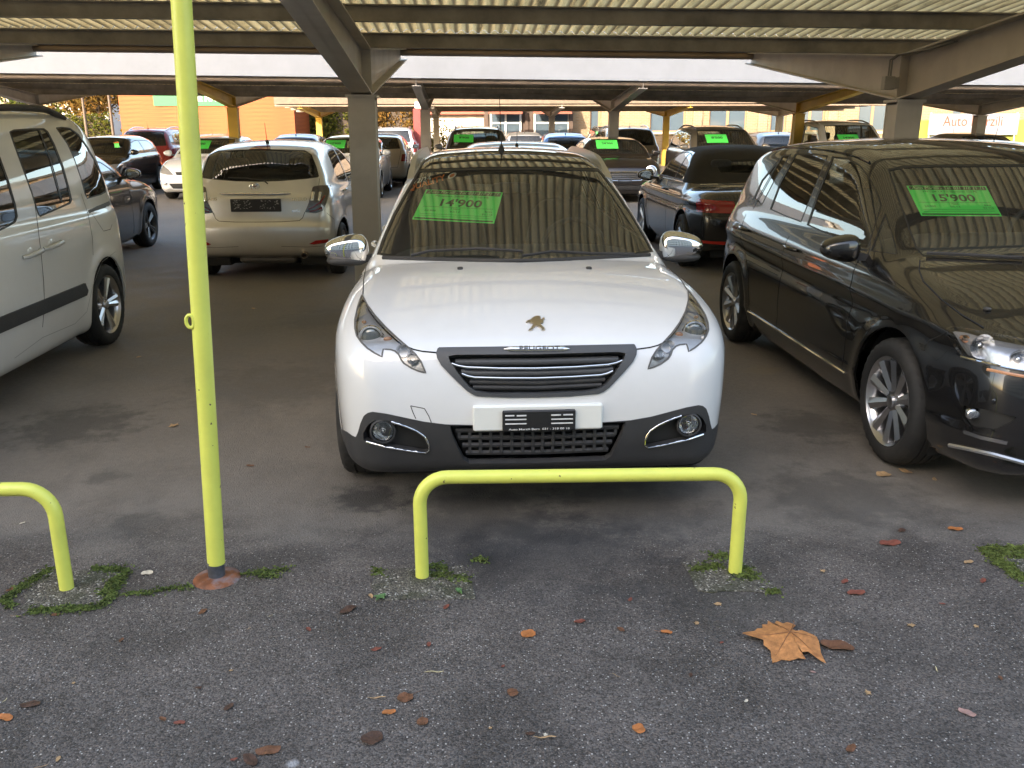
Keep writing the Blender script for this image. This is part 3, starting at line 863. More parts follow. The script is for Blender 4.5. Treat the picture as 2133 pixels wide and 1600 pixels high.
def asphalt_mat():
    m, nt, out = node_mat('asphalt'); L = nt.links.new
    b = N_(nt, 'ShaderNodeBsdfPrincipled'); L(b.outputs[0], out.inputs[0])
    tc = N_(nt, 'ShaderNodeTexCoord'); co = tc.outputs['Object']
    def noise(sc, det=6, ro=.6, dist=0):
        n = N_(nt, 'ShaderNodeTexNoise'); n.inputs['Scale'].default_value = sc; n.inputs['Detail'].default_value = det
        n.inputs['Roughness'].default_value = ro; n.inputs['Distortion'].default_value = dist; L(co, n.inputs['Vector']); return n.outputs['Fac']
    def rng(src, a, b_, c=0., d=1., sm=True):
        r = N_(nt, 'ShaderNodeMapRange'); r.interpolation_type = 'SMOOTHSTEP' if sm else 'LINEAR'
        for i, v in enumerate((a, b_, c, d)): r.inputs[i+1].default_value = v
        L(src, r.inputs[0]); return r.outputs[0]
    def math_(op, a, b_=None, c=None):
        n = N_(nt, 'ShaderNodeMath', operation=op)
        for i, v in enumerate((a, b_, c)):
            if v is None: continue
            if isinstance(v, (int, float)): n.inputs[i].default_value = v
            else: L(v, n.inputs[i])
        return n.outputs[0]
    def mix(f, a, b_, bt='MIX'):
        n = N_(nt, 'ShaderNodeMix', data_type='RGBA', blend_type=bt)
        for i, v in ((0, f), (6, a), (7, b_)):
            if isinstance(v, (int, float)): n.inputs[i].default_value = v
            elif isinstance(v, tuple): n.inputs[i].default_value = (*v, 1)
            else: L(v, n.inputs[i])
        return n.outputs[2]
    def voro(sc, f='F1'):
        v = N_(nt, 'ShaderNodeTexVoronoi'); v.inputs['Scale'].default_value = sc; v.feature = f; L(co, v.inputs['Vector']); return v
    big = noise(.55, 8, .62); mid = noise(2.6, 8, .65, .4); fine = noise(26, 5, .7)
    v1 = voro(190); v2 = voro(135)
    sep = N_(nt, 'ShaderNodeSeparateColor'); L(v1.outputs['Color'], sep.inputs[0])
    sep2 = N_(nt, 'ShaderNodeSeparateColor'); L(v2.outputs['Color'], sep2.inputs[0])
    base = mix(rng(mid, .3, .7), (.056, .049, .045), (.098, .086, .079))
    agg = rng(sep.outputs[0], .0, 1., .42, 1.9, False)
    base = mix(1.0, base, agg, 'MULTIPLY')
    warm = mix(sep.outputs[1], (1.06, 1.0, .95), (.95, 1.0, 1.05))
    base = mix(1.0, base, warm, 'MULTIPLY')
    chip = math_('MULTIPLY', rng(sep2.outputs[0], .90, .915), rng(v2.outputs['Distance'], .42, .30))
    chip = math_('MULTIPLY', chip, rng(sep2.outputs[1], 0, 1, .2, 1.0, False))
    # trampled dust on the dry bays under the roof
    sx = N_(nt, 'ShaderNodeSeparateXYZ'); L(co, sx.inputs[0])
    edge = math_('ADD', sx.outputs['Y'], math_('MULTIPLY', mid, 1.0)); edge = math_('ADD', edge, math_('MULTIPLY', big, .5))
    dry = rng(edge, 3.80, 4.6)
    dust = math_('MULTIPLY', dry, rng(math_('ADD', math_('MULTIPLY', big, .5), math_('MULTIPLY', mid, .6)), .30, .70, .35, .95))
    base = mix(math_('MULTIPLY', chip, rng(dry, 0, 1, 1, .35, False)), base, (.50, .48, .45))
    base = mix(dust, base, mix(fine, (.135, .120, .104), (.25, .224, .195)))
    # pale worn streak at the edge of the bays
    ln = math_('SUBTRACT', math_('ADD', sx.outputs['Y'], math_('MULTIPLY', mid, .5)), 3.78)
    streak = math_('MULTIPLY', math_('MULTIPLY', rng(ln, -.25, 0), rng(ln, .55, .15)), rng(noise(5, 8, .7), .42, .62))
    base = mix(math_('MULTIPLY', streak, .55), base, (.17, .155, .14))
    # stains: x, y, radius, strength, colour
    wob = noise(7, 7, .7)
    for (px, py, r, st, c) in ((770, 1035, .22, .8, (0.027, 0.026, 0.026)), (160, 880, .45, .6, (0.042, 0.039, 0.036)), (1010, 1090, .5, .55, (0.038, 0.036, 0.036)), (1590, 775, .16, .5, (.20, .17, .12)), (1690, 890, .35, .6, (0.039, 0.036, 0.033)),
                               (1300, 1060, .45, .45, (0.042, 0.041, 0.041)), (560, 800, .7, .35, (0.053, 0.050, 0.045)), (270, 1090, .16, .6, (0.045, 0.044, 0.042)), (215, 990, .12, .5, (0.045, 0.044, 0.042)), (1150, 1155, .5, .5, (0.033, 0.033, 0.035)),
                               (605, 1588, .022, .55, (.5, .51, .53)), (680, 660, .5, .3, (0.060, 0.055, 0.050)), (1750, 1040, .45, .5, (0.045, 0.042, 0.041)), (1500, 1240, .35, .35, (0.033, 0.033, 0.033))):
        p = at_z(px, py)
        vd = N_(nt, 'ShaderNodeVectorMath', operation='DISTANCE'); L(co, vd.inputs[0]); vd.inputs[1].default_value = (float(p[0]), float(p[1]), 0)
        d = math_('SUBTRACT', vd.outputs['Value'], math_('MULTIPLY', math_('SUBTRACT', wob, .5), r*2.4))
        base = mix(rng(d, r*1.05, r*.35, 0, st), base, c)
    L(base, b.inputs['Base Color'])
    L(rng(mid, .3, .7, .62, .9), b.inputs['Roughness'])
    h = math_('ADD', math_('MULTIPLY', math_('SUBTRACT', 1.0, v1.outputs['Distance']), .6), math_('MULTIPLY', fine, .8))
    h = math_('ADD', h, math_('MULTIPLY', math_('SUBTRACT', 1.0, v2.outputs['Distance']), .5))
    bp = N_(nt, 'ShaderNodeBump'); bp.inputs['Strength'].default_value = .55; bp.inputs['Distance'].default_value = .006
    L(h, bp.inputs['Height']); L(bp.outputs[0], b.inputs['Normal'])
    return m

b = B(); b.add([(-400, -300, 0), (400, -300, 0), (400, 500, 0), (-400, 500, 0)], [(0, 1, 2, 3)])
tag(b.obj('ground', asphalt_mat()), kind='structure')

# ------------------------------------------------------------------ steel carports
def rust_paint(name, col, rough=.5): return pbr(name, col, rough, .0, var=.10, vscale=2.5, dirt=.35, dirt_col=(.16, .12, .08), bump=.05, bscale=40)
GREY = rust_paint('steel_grey_paint', (.53, .49, .45))
BEIGE = rust_paint('steel_beige_paint', (.50, .45, .36))
YELL = rust_paint('steel_yellow_paint', (.62, .40, .06))
PURL = pbr('purlin_steel', (.27, .24, .205), .6, .1, var=.35, vscale=3, dirt=.5, dirt_col=(.12, .10, .085))
def corr_mat():
    m, nt, out = node_mat('corrugated_sheet'); L = nt.links.new
    b = N_(nt, 'ShaderNodeBsdfPrincipled'); L(b.outputs[0], out.inputs[0]); b.inputs['Roughness'].default_value = .8
    tc = N_(nt, 'ShaderNodeTexCoord')
    mp = N_(nt, 'ShaderNodeMapping'); mp.inputs['Scale'].default_value = (9, .8, 1); L(tc.outputs['Object'], mp.inputs[0])
    n = N_(nt, 'ShaderNodeTexNoise'); n.inputs['Scale'].default_value = 1.6; n.inputs['Detail'].default_value = 8; n.inputs['Roughness'].default_value = .7; L(mp.outputs[0], n.inputs['Vector'])
    r = N_(nt, 'ShaderNodeValToRGB'); e = r.color_ramp.elements
    e[0].position = .30; e[0].color = (.10, .075, .04, 1); e[1].position = .62; e[1].color = (.72, .55, .28, 1)
    k = r.color_ramp.elements.new(.46); k.color = (.55, .40, .185, 1)
    L(n.outputs['Fac'], r.inputs[0])
    # grime that gathers in the troughs
    sx = N_(nt, 'ShaderNodeSeparateXYZ'); L(tc.outputs['Object'], sx.inputs[0])
    a = N_(nt, 'ShaderNodeMath', operation='MULTIPLY'); a.inputs[1].default_value = 2*math.pi/.10; L(sx.outputs['X'], a.inputs[0])
    sn = N_(nt, 'ShaderNodeMath', operation='SINE'); L(a.outputs[0], sn.inputs[0])
    q = N_(nt, 'ShaderNodeMapRange'); q.inputs[1].default_value = -.2; q.inputs[2].default_value = -.95; q.inputs[3].default_value = 0; q.inputs[4].default_value = .8; L(sn.outputs[0], q.inputs[0])
    mx = N_(nt, 'ShaderNodeMix', data_type='RGBA'); L(q.outputs[0], mx.inputs[0]); L(r.outputs[0], mx.inputs[6]); mx.inputs[7].default_value = (.13, .095, .05, 1)
    mx.name = 'sheet_colour'; L(mx.outputs[2], b.inputs['Base Color'])
    return m
def corr_mat2(fac, nm):
    m = CORR.copy(); m.name = nm; nt = m.node_tree; L = nt.links.new
    out = [n for n in nt.nodes if n.type == 'OUTPUT_MATERIAL'][0]; pb = [n for n in nt.nodes if n.type == 'BSDF_PRINCIPLED'][0]; rp = nt.nodes['sheet_colour']
    t = N_(nt, 'ShaderNodeBsdfTranslucent'); mx = N_(nt, 'ShaderNodeMixShader'); mx.inputs[0].default_value = fac
    L(rp.outputs[2], t.inputs[0]); L(pb.outputs[0], mx.inputs[1]); L(t.outputs[0], mx.inputs[2]); L(mx.outputs[0], out.inputs[0])
    return m
CORR = corr_mat(); CORR_T = corr_mat2(.55, 'corrugated_sheet_translucent'); CORR_B = corr_mat2(.10, 'corrugated_sheet_old')
FASC = pbr('fascia_sheet', (.40, .425, .475), .45, var=.06, vscale=2, dirt=.45, dirt_col=(.31, .33, .36))

def i_beam(b, top, bot, u, fw=.19, th=.016, web=.012):
    """tapered I-section in the v-w plane; top and bot are (v, w) polylines of equal length"""
    n = len(top)
    for side in (top, bot):
        for i in range(n-1):
            (v0, w0), (v1, w1) = side[i], side[i+1]
            s = -th if side is top else th
            b.add([(u-fw/2, v0, w0), (u+fw/2, v0, w0), (u+fw/2, v1, w1), (u-fw/2, v1, w1), (u-fw/2, v0, w0+s), (u+fw/2, v0, w0+s), (u+fw/2, v1, w1+s), (u-fw/2, v1, w1+s)],
                  [(0, 1, 2, 3), (7, 6, 5, 4), (0, 4, 5, 1), (1, 5, 6, 2), (2, 6, 7, 3), (3, 7, 4, 0)])
    for i in range(n-1):
        q = [top[i], top[i+1], bot[i+1], bot[i]]
        b.prism([(v, w) for v, w in q], u-web/2, u+web/2, 'x')

def corr_sheet(u0, u1, v0, v1, zfun, pitch=.10, amp=.016, res=6, nv=1):
    us = np.arange(u0, u1, pitch/res); z = amp*np.sin(2*math.pi*us/pitch)
    vs = np.linspace(v0, v1, nv+1)
    V = np.array([[(u, v, zfun(v)+q) for u, q in zip(us, z)] for v in vs]).reshape(-1, 3)
    n = len(us); i, j = np.meshgrid(np.arange(nv), np.arange(n-1), indexing='ij'); i, j = i.ravel(), j.ravel()
    a, b_, c, d = i*n+j, i*n+j+1, (i+1)*n+j+1, (i+1)*n+j
    T = np.concatenate([np.stack([a, b_, c], 1), np.stack([a, c, d], 1)])
    dz = amp*2*math.pi/pitch*np.cos(2*math.pi*us/pitch)
    N = unit(np.stack([-dz, np.zeros(n), np.ones(n)], 1)); N = np.tile(N, (nv+1, 1))
    return Msh(V, N, T)

def carport(px_col, Y, S, ks, u0, u1, label, haunch=1.89, zv=2.345, yaw=.045, roll=0.0, arm=5.0, mats=None, res=6, cw=.245, sheet=None, slope=.079, fasc=None, ph=.128, sp=1.2):
    p = at_y(px_col, 265, Y)
    root = empty('carport', (float(p[0]), Y, 0), yaw, label, 'carport', 'parallel steel carports over the parking bays')
    root.rotation_euler = (0, roll, yaw)
    top = lambda v: zv+slope*abs(v)
    for k in ks:
        m = (mats or {}).get(k, GREY); mc, mn, mf = m if isinstance(m, tuple) else (m, m, m)
        u = k*S
        b = B(); h = cw/2
        b.box((u-h, -h, 0), (u+h, -h+.02, haunch+.02)); b.box((u-h, h-.02, 0), (u+h, h, haunch+.02)); b.box((u-.012, -h+.02, 0), (u+.012, h-.02, haunch+.02))
        b.box((u-h+.004, -h+.018, 0), (u-h+.016, h-.018, haunch)); b.box((u+h-.016, -h+.018, 0), (u+h-.004, h-.018, haunch))
        o = b.obj('column', mc, root)
        b = B(); b.box((u-h-.02, -h-.02, haunch+.02), (u+h+.02, h+.02, haunch+.045)); b.obj('cap_plate', mc, o)
        for sg, mm in ((-1, mn), (1, mf)):
            pts_t = [(sg*.0, top(0)), (sg*arm, top(arm))]; pts_b = [(sg*.02, haunch+.045), (sg*arm, top(arm)-.16)]
            b = B(); i_beam(b, pts_t, pts_b, u, .19); b.obj('roof_arm', mm, root)
        b = B(); b.box((u-.09, -.012, haunch+.07), (u+.09, .012, top(0)-.02)); b.obj('stiffener', mc, root)
    vs = [j*sp for j in (-3, -2, -1, 0, 1, 2, 3)]+[-arm+.1, arm-.1]
    for v in vs:
        b = B(); z = top(v)+.002
        b.box((u0, v-.035, z), (u1, v+.035, z+.010)); b.box((u0, v-.035, z+ph-.01), (u1, v+.035, z+ph)); b.box((u0, v-.006, z+.010), (u1, v+.006, z+ph-.01))
        b.obj('purlin', PURL, root)
    for sg in (-1, 1):
        m = corr_sheet(u0, u1, sg*.02, sg*(arm+.05), lambda v: top(v)+ph+.020, res=res)
        if sg < 0: m.T = m.T[:, ::-1]
        mko('roof_sheet', m, sheet or CORR, root)
    for sg in (-1, 1):
        z = top(arm)
        b = B(); v = sg*(arm+.07); b.box((u0, v, z+.0), (u1, v+sg*.012, z+.58)); b.obj('fascia', fasc or FASC, root)
        b = B(); b.tube([(u0, v-sg*.13, z-.055), (u1, v-sg*.13, z-.055)], .05, 10); b.obj('gutter', pbr('gutter_brown', (.30, .23, .18), .5, var=.25, vscale=1.5), root, 40)
    return root

c1 = carport(757, 8.70, 5.14, (-1, 0, 1, 2), -9.5, 13.0, 'grey steel carport with tapered arms over the white crossover', roll=.010, sheet=CORR_T)
# junction box and cable on the second column of the near carport
b = B(); u = 5.14; b.box((u-.30, -.19, 2.02), (u-.20, -.11, 2.14), .006); b.box((u-.20, -.17, 2.03), (u-.15, -.13, 2.13), .004)
b.obj('junction_box', pbr('box_plastic', (.36, .34, .31), .5, var=.08), c1)
for du in (0, .022):
    b = B(); b.tube([(u-.255+du, -.15, 2.13), (u-.255+du, -.15, 2.28), (u-.24+du, -.25, 2.32), (u-.1+du, -.55, 2.345), (u-.06+du, -.9, 2.38)], .008, 6); b.obj('cable', pbr('cable_grey', (.22, .21, .2), .6), c1, 50)
c2 = carport(888, 24.0, 4.88, (-2, -1, 0, 1, 2, 3, 4), -14, 24, 'second carport behind the white fascia with yellow and grey columns', haunch=2.05, zv=2.36, res=4, slope=.075, arm=3.95, sheet=CORR_B, roll=.012,
             mats={-1: (YELL, YELL, BEIGE), 2: (YELL, YELL, BEIGE), 3: (BEIGE, BEIGE, BEIGE), 0: GREY, 1: GREY, 4: BEIGE})
c3 = carport(912, 40.5, 5.05, (-1, 0, 1, 2, 3), -6.0, 18, 'farthest carport in front of the brick building', haunch=2.03, zv=2.31, res=3, arm=4.4, slope=.05, sheet=CORR_B, fasc=pbr('fascia_brown', (.16, .12, .09), .7, var=.2),
             mats={-1: YELL, 0: BEIGE, 1: GREY, 2: YELL, 3: BEIGE})

# ------------------------------------------------------------------ yellow hoop barriers and post
def yellow_mat():
    m = pbr('yellow_paint', (.70, .74, .14), .42, var=.05, vscale=9, coat=.15, bump=.12, bscale=55, dirt=.16, dirt_col=(.40, .36, .12), rvar=.1)
    nt = m.node_tree; L = nt.links.new; b = [n for n in nt.nodes if n.type == 'BSDF_PRINCIPLED'][0]; src = b.inputs['Base Color'].links[0].from_socket
    tc = N_(nt, 'ShaderNodeTexCoord'); n = N_(nt, 'ShaderNodeTexNoise'); n.inputs['Scale'].default_value = 34; n.inputs['Detail'].default_value = 3; L(tc.outputs['Object'], n.inputs['Vector'])
    r = N_(nt, 'ShaderNodeMapRange'); r.inputs[1].default_value = .715; r.inputs[2].default_value = .735; L(n.outputs['Fac'], r.inputs[0])
    mx = N_(nt, 'ShaderNodeMix', data_type='RGBA'); L(r.outputs[0], mx.inputs[0]); L(src, mx.inputs[6]); mx.inputs[7].default_value = (.10, .07, .04, 1); L(mx.outputs[2], b.inputs['Base Color'])
    return m
YP = yellow_mat()
def hoop(x1, y1, x2, y2, h, label, r=.0255, br=.105):
    o = empty('hoop_barrier', (x1, y1, 0), 0, label, 'barrier', 'yellow hoop barriers in front of the bays')
    d = Vector((x2-x1, y2-y1, 0)); w = d.length; d.normalize()
    pts = [(0, 0, -.02)]
    for t in np.linspace(0, math.pi/2, 9): q = d*(br-br*math.cos(t)); pts.append((q.x, q.y, h-br+br*math.sin(t)))
    for t in np.linspace(math.pi/2, 0, 9): q = d*(w-br+br*math.cos(t)); pts.append((q.x, q.y, h-br+br*math.sin(t)))
    pts.append((d.x*w, d.y*w, -.02))
    full = []
    for a, c in zip(pts[:-1], pts[1:]):
        n = max(1, int((Vector(c)-Vector(a)).length/.05))
        for k in range(n): full.append(tuple(Vector(a).lerp(Vector(c), k/n)))
    full.append(pts[-1])
    b = B(); b.tube(full, r, 24); b.obj('tube', YP, o, 60)
    return o
hoop(-.343, 3.06, .852, 3.088, .405, 'yellow hoop barrier standing in front of the white crossover')
lb = at_z(137, 1221)
hoop(float(lb[0])-1.19, float(lb[1])-.03, float(lb[0]), float(lb[1]), .40, 'yellow hoop barrier left of the tall yellow post')
# chips in the paint
pb_ = at_z(450, 1201)
post = empty('yellow_post', (float(pb_[0]), float(pb_[1]), 0), 0, 'tall slim yellow steel post on a rusty base plate', 'post')
b = B(); pts = [(.077*t/2.03, 0, t) for t in np.linspace(.065, 2.74, 30)]
b.tube(pts, .0325, 28); b.obj('shaft', YP, post, 60)
b = B(); b.lathe([(.031, .0), (.031, .072), (.029, .074)], 24, 'z', cap=True); b.obj('sleeve', pbr('sleeve_grey', (.10, .11, .13), .4, .4, var=.3, vscale=30), post, 40)
b = B(); b.lathe([(.002, .014), (.035, .014), (.06, .012), (.084, .006), (.088, .0)], 36, 'z')
b.obj('base_plate', pbr('rusty_plate', (.21, .075, .032), .6, .1, var=.4, vscale=26, dirt=1.0, dirt_col=(.22, .24, .28)), post, 50)
b = B(); pts = [(-.030, -.028+.0*t, 1.075+.020*math.sin(t)) for t in (0,)]
hk = [(-.028+.016*math.cos(t)-.008, -.034, 1.085+.022*math.sin(t)) for t in np.linspace(0, 2*math.pi, 16)]
hz = 1.08
# ring welded to the post at about the height of the pixel (407, 665)
d = ray(407, 665); yq = float(pb_[1])-.02; q = CAM+d*(yq/d[1]); hz = float(q[2])
ring = [(.077*hz/2.03-.030+.014*math.cos(t), -.024, hz+.022*math.sin(t)) for t in np.linspace(0, 2*math.pi, 18)]
b = B(); b.tube(ring, .0065, 8, False); b.obj('cable_ring', YP, post, 60)
# ------------------------------------------------------------------ unseen block added behind the viewer to keep sun off the near bays
def added_shade_block():
    o = empty('added_shade_block', (-8, -28, 0), 0, 'tall pale block added out of view to shade the near bays', 'building')
    wallm = pbr('block_plaster', (.42, .40, .37), .85, var=.08, vscale=.3); glm = pbr('block_window', (.05, .06, .07), .08, coat=.6)
    b = B(); x0, x1, y0, y1, H = -38, 32, -14, 0, 24.0
    b.box((x0, y0, 0), (x1, y1, H)); b.obj('wall', wallm, o)
    b = B(); b.box((x0-.4, y0-.4, H), (x1+.4, y1+.4, H+.5)); b.obj('roof', pbr('block_roof', (.2, .2, .2), .8), o)
    wb = B(); wb.box((-.9, .0, 0), (.9, .04, 1.7)); wm = wb.mesh('window', glm)
    for fl in range(6):
        for i in range(22): link('window', wm, o, (x0+2.2+i*3.15, y1+.003, 1.6+fl*3.4))
added_shade_block()
# ------------------------------------------------------------------ buildings and planting beyond the lot
def brick_mat(name, c1_, c2_, mortar, sc=1.0):
    m, nt, out = node_mat(name); L = nt.links.new
    b = N_(nt, 'ShaderNodeBsdfPrincipled'); L(b.outputs[0], out.inputs[0]); b.inputs['Roughness'].default_value = .85
    tc = N_(nt, 'ShaderNodeTexCoord'); mp = N_(nt, 'ShaderNodeMapping'); mp.inputs['Rotation'].default_value = (math.pi/2, 0, 0); L(tc.outputs['Object'], mp.inputs[0])
    t = N_(nt, 'ShaderNodeTexBrick'); L(mp.outputs[0], t.inputs['Vector']); t.inputs['Scale'].default_value = sc
    t.inputs['Color1'].default_value = (*c1_, 1); t.inputs['Color2'].default_value = (*c2_, 1); t.inputs['Mortar'].default_value = (*mortar, 1)
    t.inputs['Brick Width'].default_value = .26; t.inputs['Row Height'].default_value = .085; t.inputs['Mortar Size'].default_value = .012
    L(t.outputs['Color'], b.inputs['Base Color'])
    bp = N_(nt, 'ShaderNodeBump'); bp.inputs['Strength'].default_value = .6; bp.inputs['Distance'].default_value = .01; L(t.outputs['Fac'], bp.inputs['Height']); bp.invert = True; L(bp.outputs[0], b.inputs['Normal'])
    return m
def board_mat(name, col):
    m, nt, out = node_mat(name); L = nt.links.new
    b = N_(nt, 'ShaderNodeBsdfPrincipled'); L(b.outputs[0], out.inputs[0]); b.inputs['Roughness'].default_value = .7
    tc = N_(nt, 'ShaderNodeTexCoord'); mp = N_(nt, 'ShaderNodeMapping'); mp.inputs['Scale'].default_value = (.5, .5, 7); L(tc.outputs['Object'], mp.inputs[0])
    n = N_(nt, 'ShaderNodeTexNoise'); n.inputs['Scale'].default_value = 1.3; n.inputs['Detail'].default_value = 6; L(mp.outputs[0], n.inputs['Vector'])
    r = N_(nt, 'ShaderNodeValToRGB'); r.color_ramp.elements[0].position = .3; r.color_ramp.elements[1].position = .75
    r.color_ramp.elements[0].color = (col[0]*.72, col[1]*.66, col[2]*.6, 1); r.color_ramp.elements[1].color = (min(1, col[0]*1.15), col[1]*1.3, col[2]*1.5, 1)
    L(n.outputs['Fac'], r.inputs[0]); L(r.outputs[0], b.inputs['Base Color'])
    return m
def X_at(px, Y): return float(at_y(px, 265, Y)[0])
def Z_at(py, Y): return float(at_y(1066, py, Y)[2])

# orange timber building with boards
def orange_building():
    Y = 47.0; x0, x1 = X_at(257, Y), X_at(618, Y); H = 6.2; dp = 3.4
    o = empty('timber_building', (x0, Y, 0), 0, 'orange timber-clad building with green banner beyond the carports', 'building')
    om = board_mat('orange_boards', (.32, .066, .012))
    b = B(); b.box((0.02, .03, 0), (x1-x0-.02, dp, H)); b.obj('core_wall', om, o)
    fb = B(); fb.box((0, 0, 0), (x1-x0, .028, .195)); fm = fb.mesh('board', om)
    sb = B(); sb.box((0, .03, 0), (.024, dp, .195)); sm = sb.mesh('side_board', om)
    for k in range(int(H/.2)):
        link('board', fm, o, (0, rnd.uniform(-.006, .002), k*.2)); link('board', sm, o, (x1-x0-.018, 0, k*.2))
    b = B(); b.box((-.2, -.3, H), (x1-x0+.2, dp+.2, H+.25)); b.obj('roof', pbr('felt_roof', (.08, .08, .08), .9), o)
    s0, s1 = X_at(330, Y), X_at(476, Y); zb, zt = Z_at(219, Y), Z_at(180, Y)
    sg = empty('banner', (s0, Y-.06, zb), 0, 'green banner with white lettering on the orange building', 'sign')
    b = B(); b.box((0, -.02, 0), (s1-s0, .0, zt-zb)); b.obj('panel', pbr('banner_green', (.012, .17, .06), .6, var=.05), sg)
    tx = X_at(405, Y)-s0; tw = X_at(471, Y)-X_at(405, Y)
    flat_text('lettering', 'G & NAG', pbr('banner_white', (.6, .6, .6), .6), sg, (tx, -.024, Z_at(210, Y)-zb), (1, 0, 0), (0, 0, 1), tw, Z_at(191, Y)-Z_at(210, Y), bold=.035)
orange_building()

def brick_building():
    Y = 50.0; x0, x1 = X_at(1196, Y), X_at(2400, Y); H = 7.5
    o = empty('brick_building', (x0, Y, 0), 0, 'sunlit yellow brick building with tall brown-framed windows', 'building')
    bm_ = brick_mat('yellow_brick', (.27, .185, .105), (.23, .15, .08), (.24, .205, .165))
    zs, zt = Z_at(276, Y), Z_at(216, Y)
    wins = []
    for (a, c_) in ((1232, 1252), (1357, 1430), (1480, 1558), (1608, 1640), (1660, 1720), (1790, 1850), (1985, 2030), (2140, 2200), (2290, 2350)): wins.append((X_at(a, Y)-x0, X_at(c_, Y)-x0))
    # wall with openings: below, above and between the windows
    b = B(); Wd = x1-x0; b.box((0, 0, 0), (Wd, .4, zs)); b.obj('wall', bm_, o)
    b = B(); b.box((0, 0, zt+.3), (Wd, .4, H)); b.obj('wall', bm_, o)
    xs = [0]+[v for w in wins for v in w]+[Wd]
    for i in range(0, len(xs), 2):
        b = B(); b.box((xs[i], 0, zs), (xs[i+1], .4, zt+.3)); b.obj('wall_pier', bm_, o)
    fr = pbr('window_frame_brown', (.30, .18, .10), .6); gl = pbr('building_glass', (.07, .10, .13), .06, coat=.5)
    for (a, c_) in wins:
        f = B(); t = .07
        f.box((a, .14, zs), (a+t, .22, zt+.3)); f.box((c_-t, .14, zs), (c_, .22, zt+.3)); f.box((a+t, .14, zs), (c_-t, .22, zs+t)); f.box((a+t, .14, zt+.3-t), (c_-t, .22, zt+.3)); m_ = (a+c_)/2
        if c_-a > 1.0: f.box((m_-t, .13, zs+t), (m_+t, .215, zt+.3-t))
        w = f.obj('window', fr, o)
        b = B(); b.box((a+t, .19, zs+t), (c_-t, .20, zt+.3-t)); b.obj('pane', gl, w)
        b = B(); b.box((a-.12, -.1, zs-.12), (c_+.12, .12, zs-.002)); b.obj('sill', pbr('sill_stone', (.46, .40, .30), .8), w)
    b = B(); b.box((0, .5, 0), (Wd, 9, H)); b.obj('rear_block', bm_, o)
    for px in (1265, 1455, 1590, 1735):
        u = X_at(px, Y)-x0; b = B(); b.box((u-.25, -.12, 0), (u+.25, -.002, H)); b.obj('pilaster', brick_mat('pilaster_brick', (.32, .21, .12), (.27, .17, .095), (.26, .22, .18)), o)
    b = B(); b.box((-.2, -.35, H), (Wd, 9, H+.3)); b.obj('roof', pbr('felt_roof', (.08, .08, .08), .9), o)
brick_building()

def brown_pavilion():
    Y = 49.0; x0, x1 = X_at(1016, Y), X_at(1194, Y)
    o = empty('pavilion', (x0, Y, 0), 0, 'low dark brown pavilion with red-brown awnings and white framed windows', 'building')
    W = x1-x0; dk = pbr('pavilion_brown', (.07, .045, .035), .7, var=.1); zt = 4.2
    zs, zw = Z_at(292, Y), Z_at(232, Y)
    half = W/2
    for k, (a, c_) in enumerate(((.25, half-.45), (half+.30, W-.15))):
        b = B(); b.box((a, .1, zs), (c_, .14, zw)); w = b.obj('window', pbr('building_glass', (.07, .10, .13), .06, coat=.5), o)
        f = B(); n = 2
        wf = pbr('white_frame', (.72, .72, .70), .6)
        for i in range(n+1):
            u = a+(c_-a)*i/n; q = B(); q.box((u-.05, .04, zs), (u+.05, .09, zw)); q.obj('mullion', wf, w)
        q = B(); q.box((a+.05, .045, (zs+zw)/2+.1), (c_-.05, .085, (zs+zw)/2+.18)); q.obj('transom', wf, w)
        q = B(); q.prism([(-.9, zw-.05), (.0, zw+.75), (.0, zw+.65), (-.9, zw-.15)], a-.1, c_+.1, 'x'); q.obj('awning', pbr('awning_red', (.24, .075, .05), .8), w)
    b = B(); b.box((0, .2, 0), (W, 8, zt)); b.obj('wall', dk, o)
    for u in (0, half-.1, half+.1, W-.05):
        b = B(); b.box((u-.12, -.02, 0), (u+.12, .19, zt)); b.obj('post', dk, o)
    b = B(); b.box((-.3, -.9, zt), (W+.3, 8, zt+.3)); b.obj('roof', dk, o)
brown_pavilion()

def white_house():
    Y = 53.0; x0, x1 = X_at(893, Y), X_at(1012, Y)
    o = empty('white_house', (x0, Y, 0), 0, 'sunlit white low house with red eaves beyond the carports', 'building')
    W = x1-x0; wm = pbr('house_white', (.55, .53, .48), .85, var=.03)
    zr = Z_at(238, Y)
    b = B(); b.box((0, 0, 0), (W, 6, zr)); b.obj('wall', wm, o)
    b = B(); b.box((-.4, -.5, zr), (W+.4, 6.4, zr+.22)); b.obj('eaves', pbr('eaves_red', (.36, .10, .07), .7), o)
    b = B(); b.box((.5, .6, zr+.22), (W-.4, 5.4, zr+2.2)); b.obj('upper_wall', pbr('house_ochre', (.50, .40, .22), .8, var=.2, vscale=1.2), o)
    for i in range(3):
        b = B(); u = .8+i*1.0; b.box((u, .55, zr+.5), (u+.7, .59, zr+1.7)); b.obj('window', pbr('building_glass', (.07, .10, .13), .06, coat=.5), o)
    b = B(); b.box((W-.95, -.05, 0), (W-.45, -.004, 2.5)); b.obj('door', pbr('house_pillar', (.60, .55, .48), .8), o)
white_house()

def pylon():
    Y = 36.0; x0, x1 = X_at(866, Y), X_at(899, Y); zt = Z_at(226, Y)
    o = empty('pylon', ((x0+x1)/2, Y, 0), 0, 'dark red square pillar with white cap beside a grey column', 'pillar'); w = (x1-x0)/2
    b = B(); b.box((-w, -w, 0), (w, w, zt), .02); b.obj('shaft', pbr('pylon_red', (.22, .03, .03), .6, var=.1), o)
    b = B(); b.box((-w*.8, -w*.8, zt), (w*.8, w*.8, zt+.25), .03); b.obj('cap', pbr('house_white', (.55, .53, .48), .85), o)
pylon()

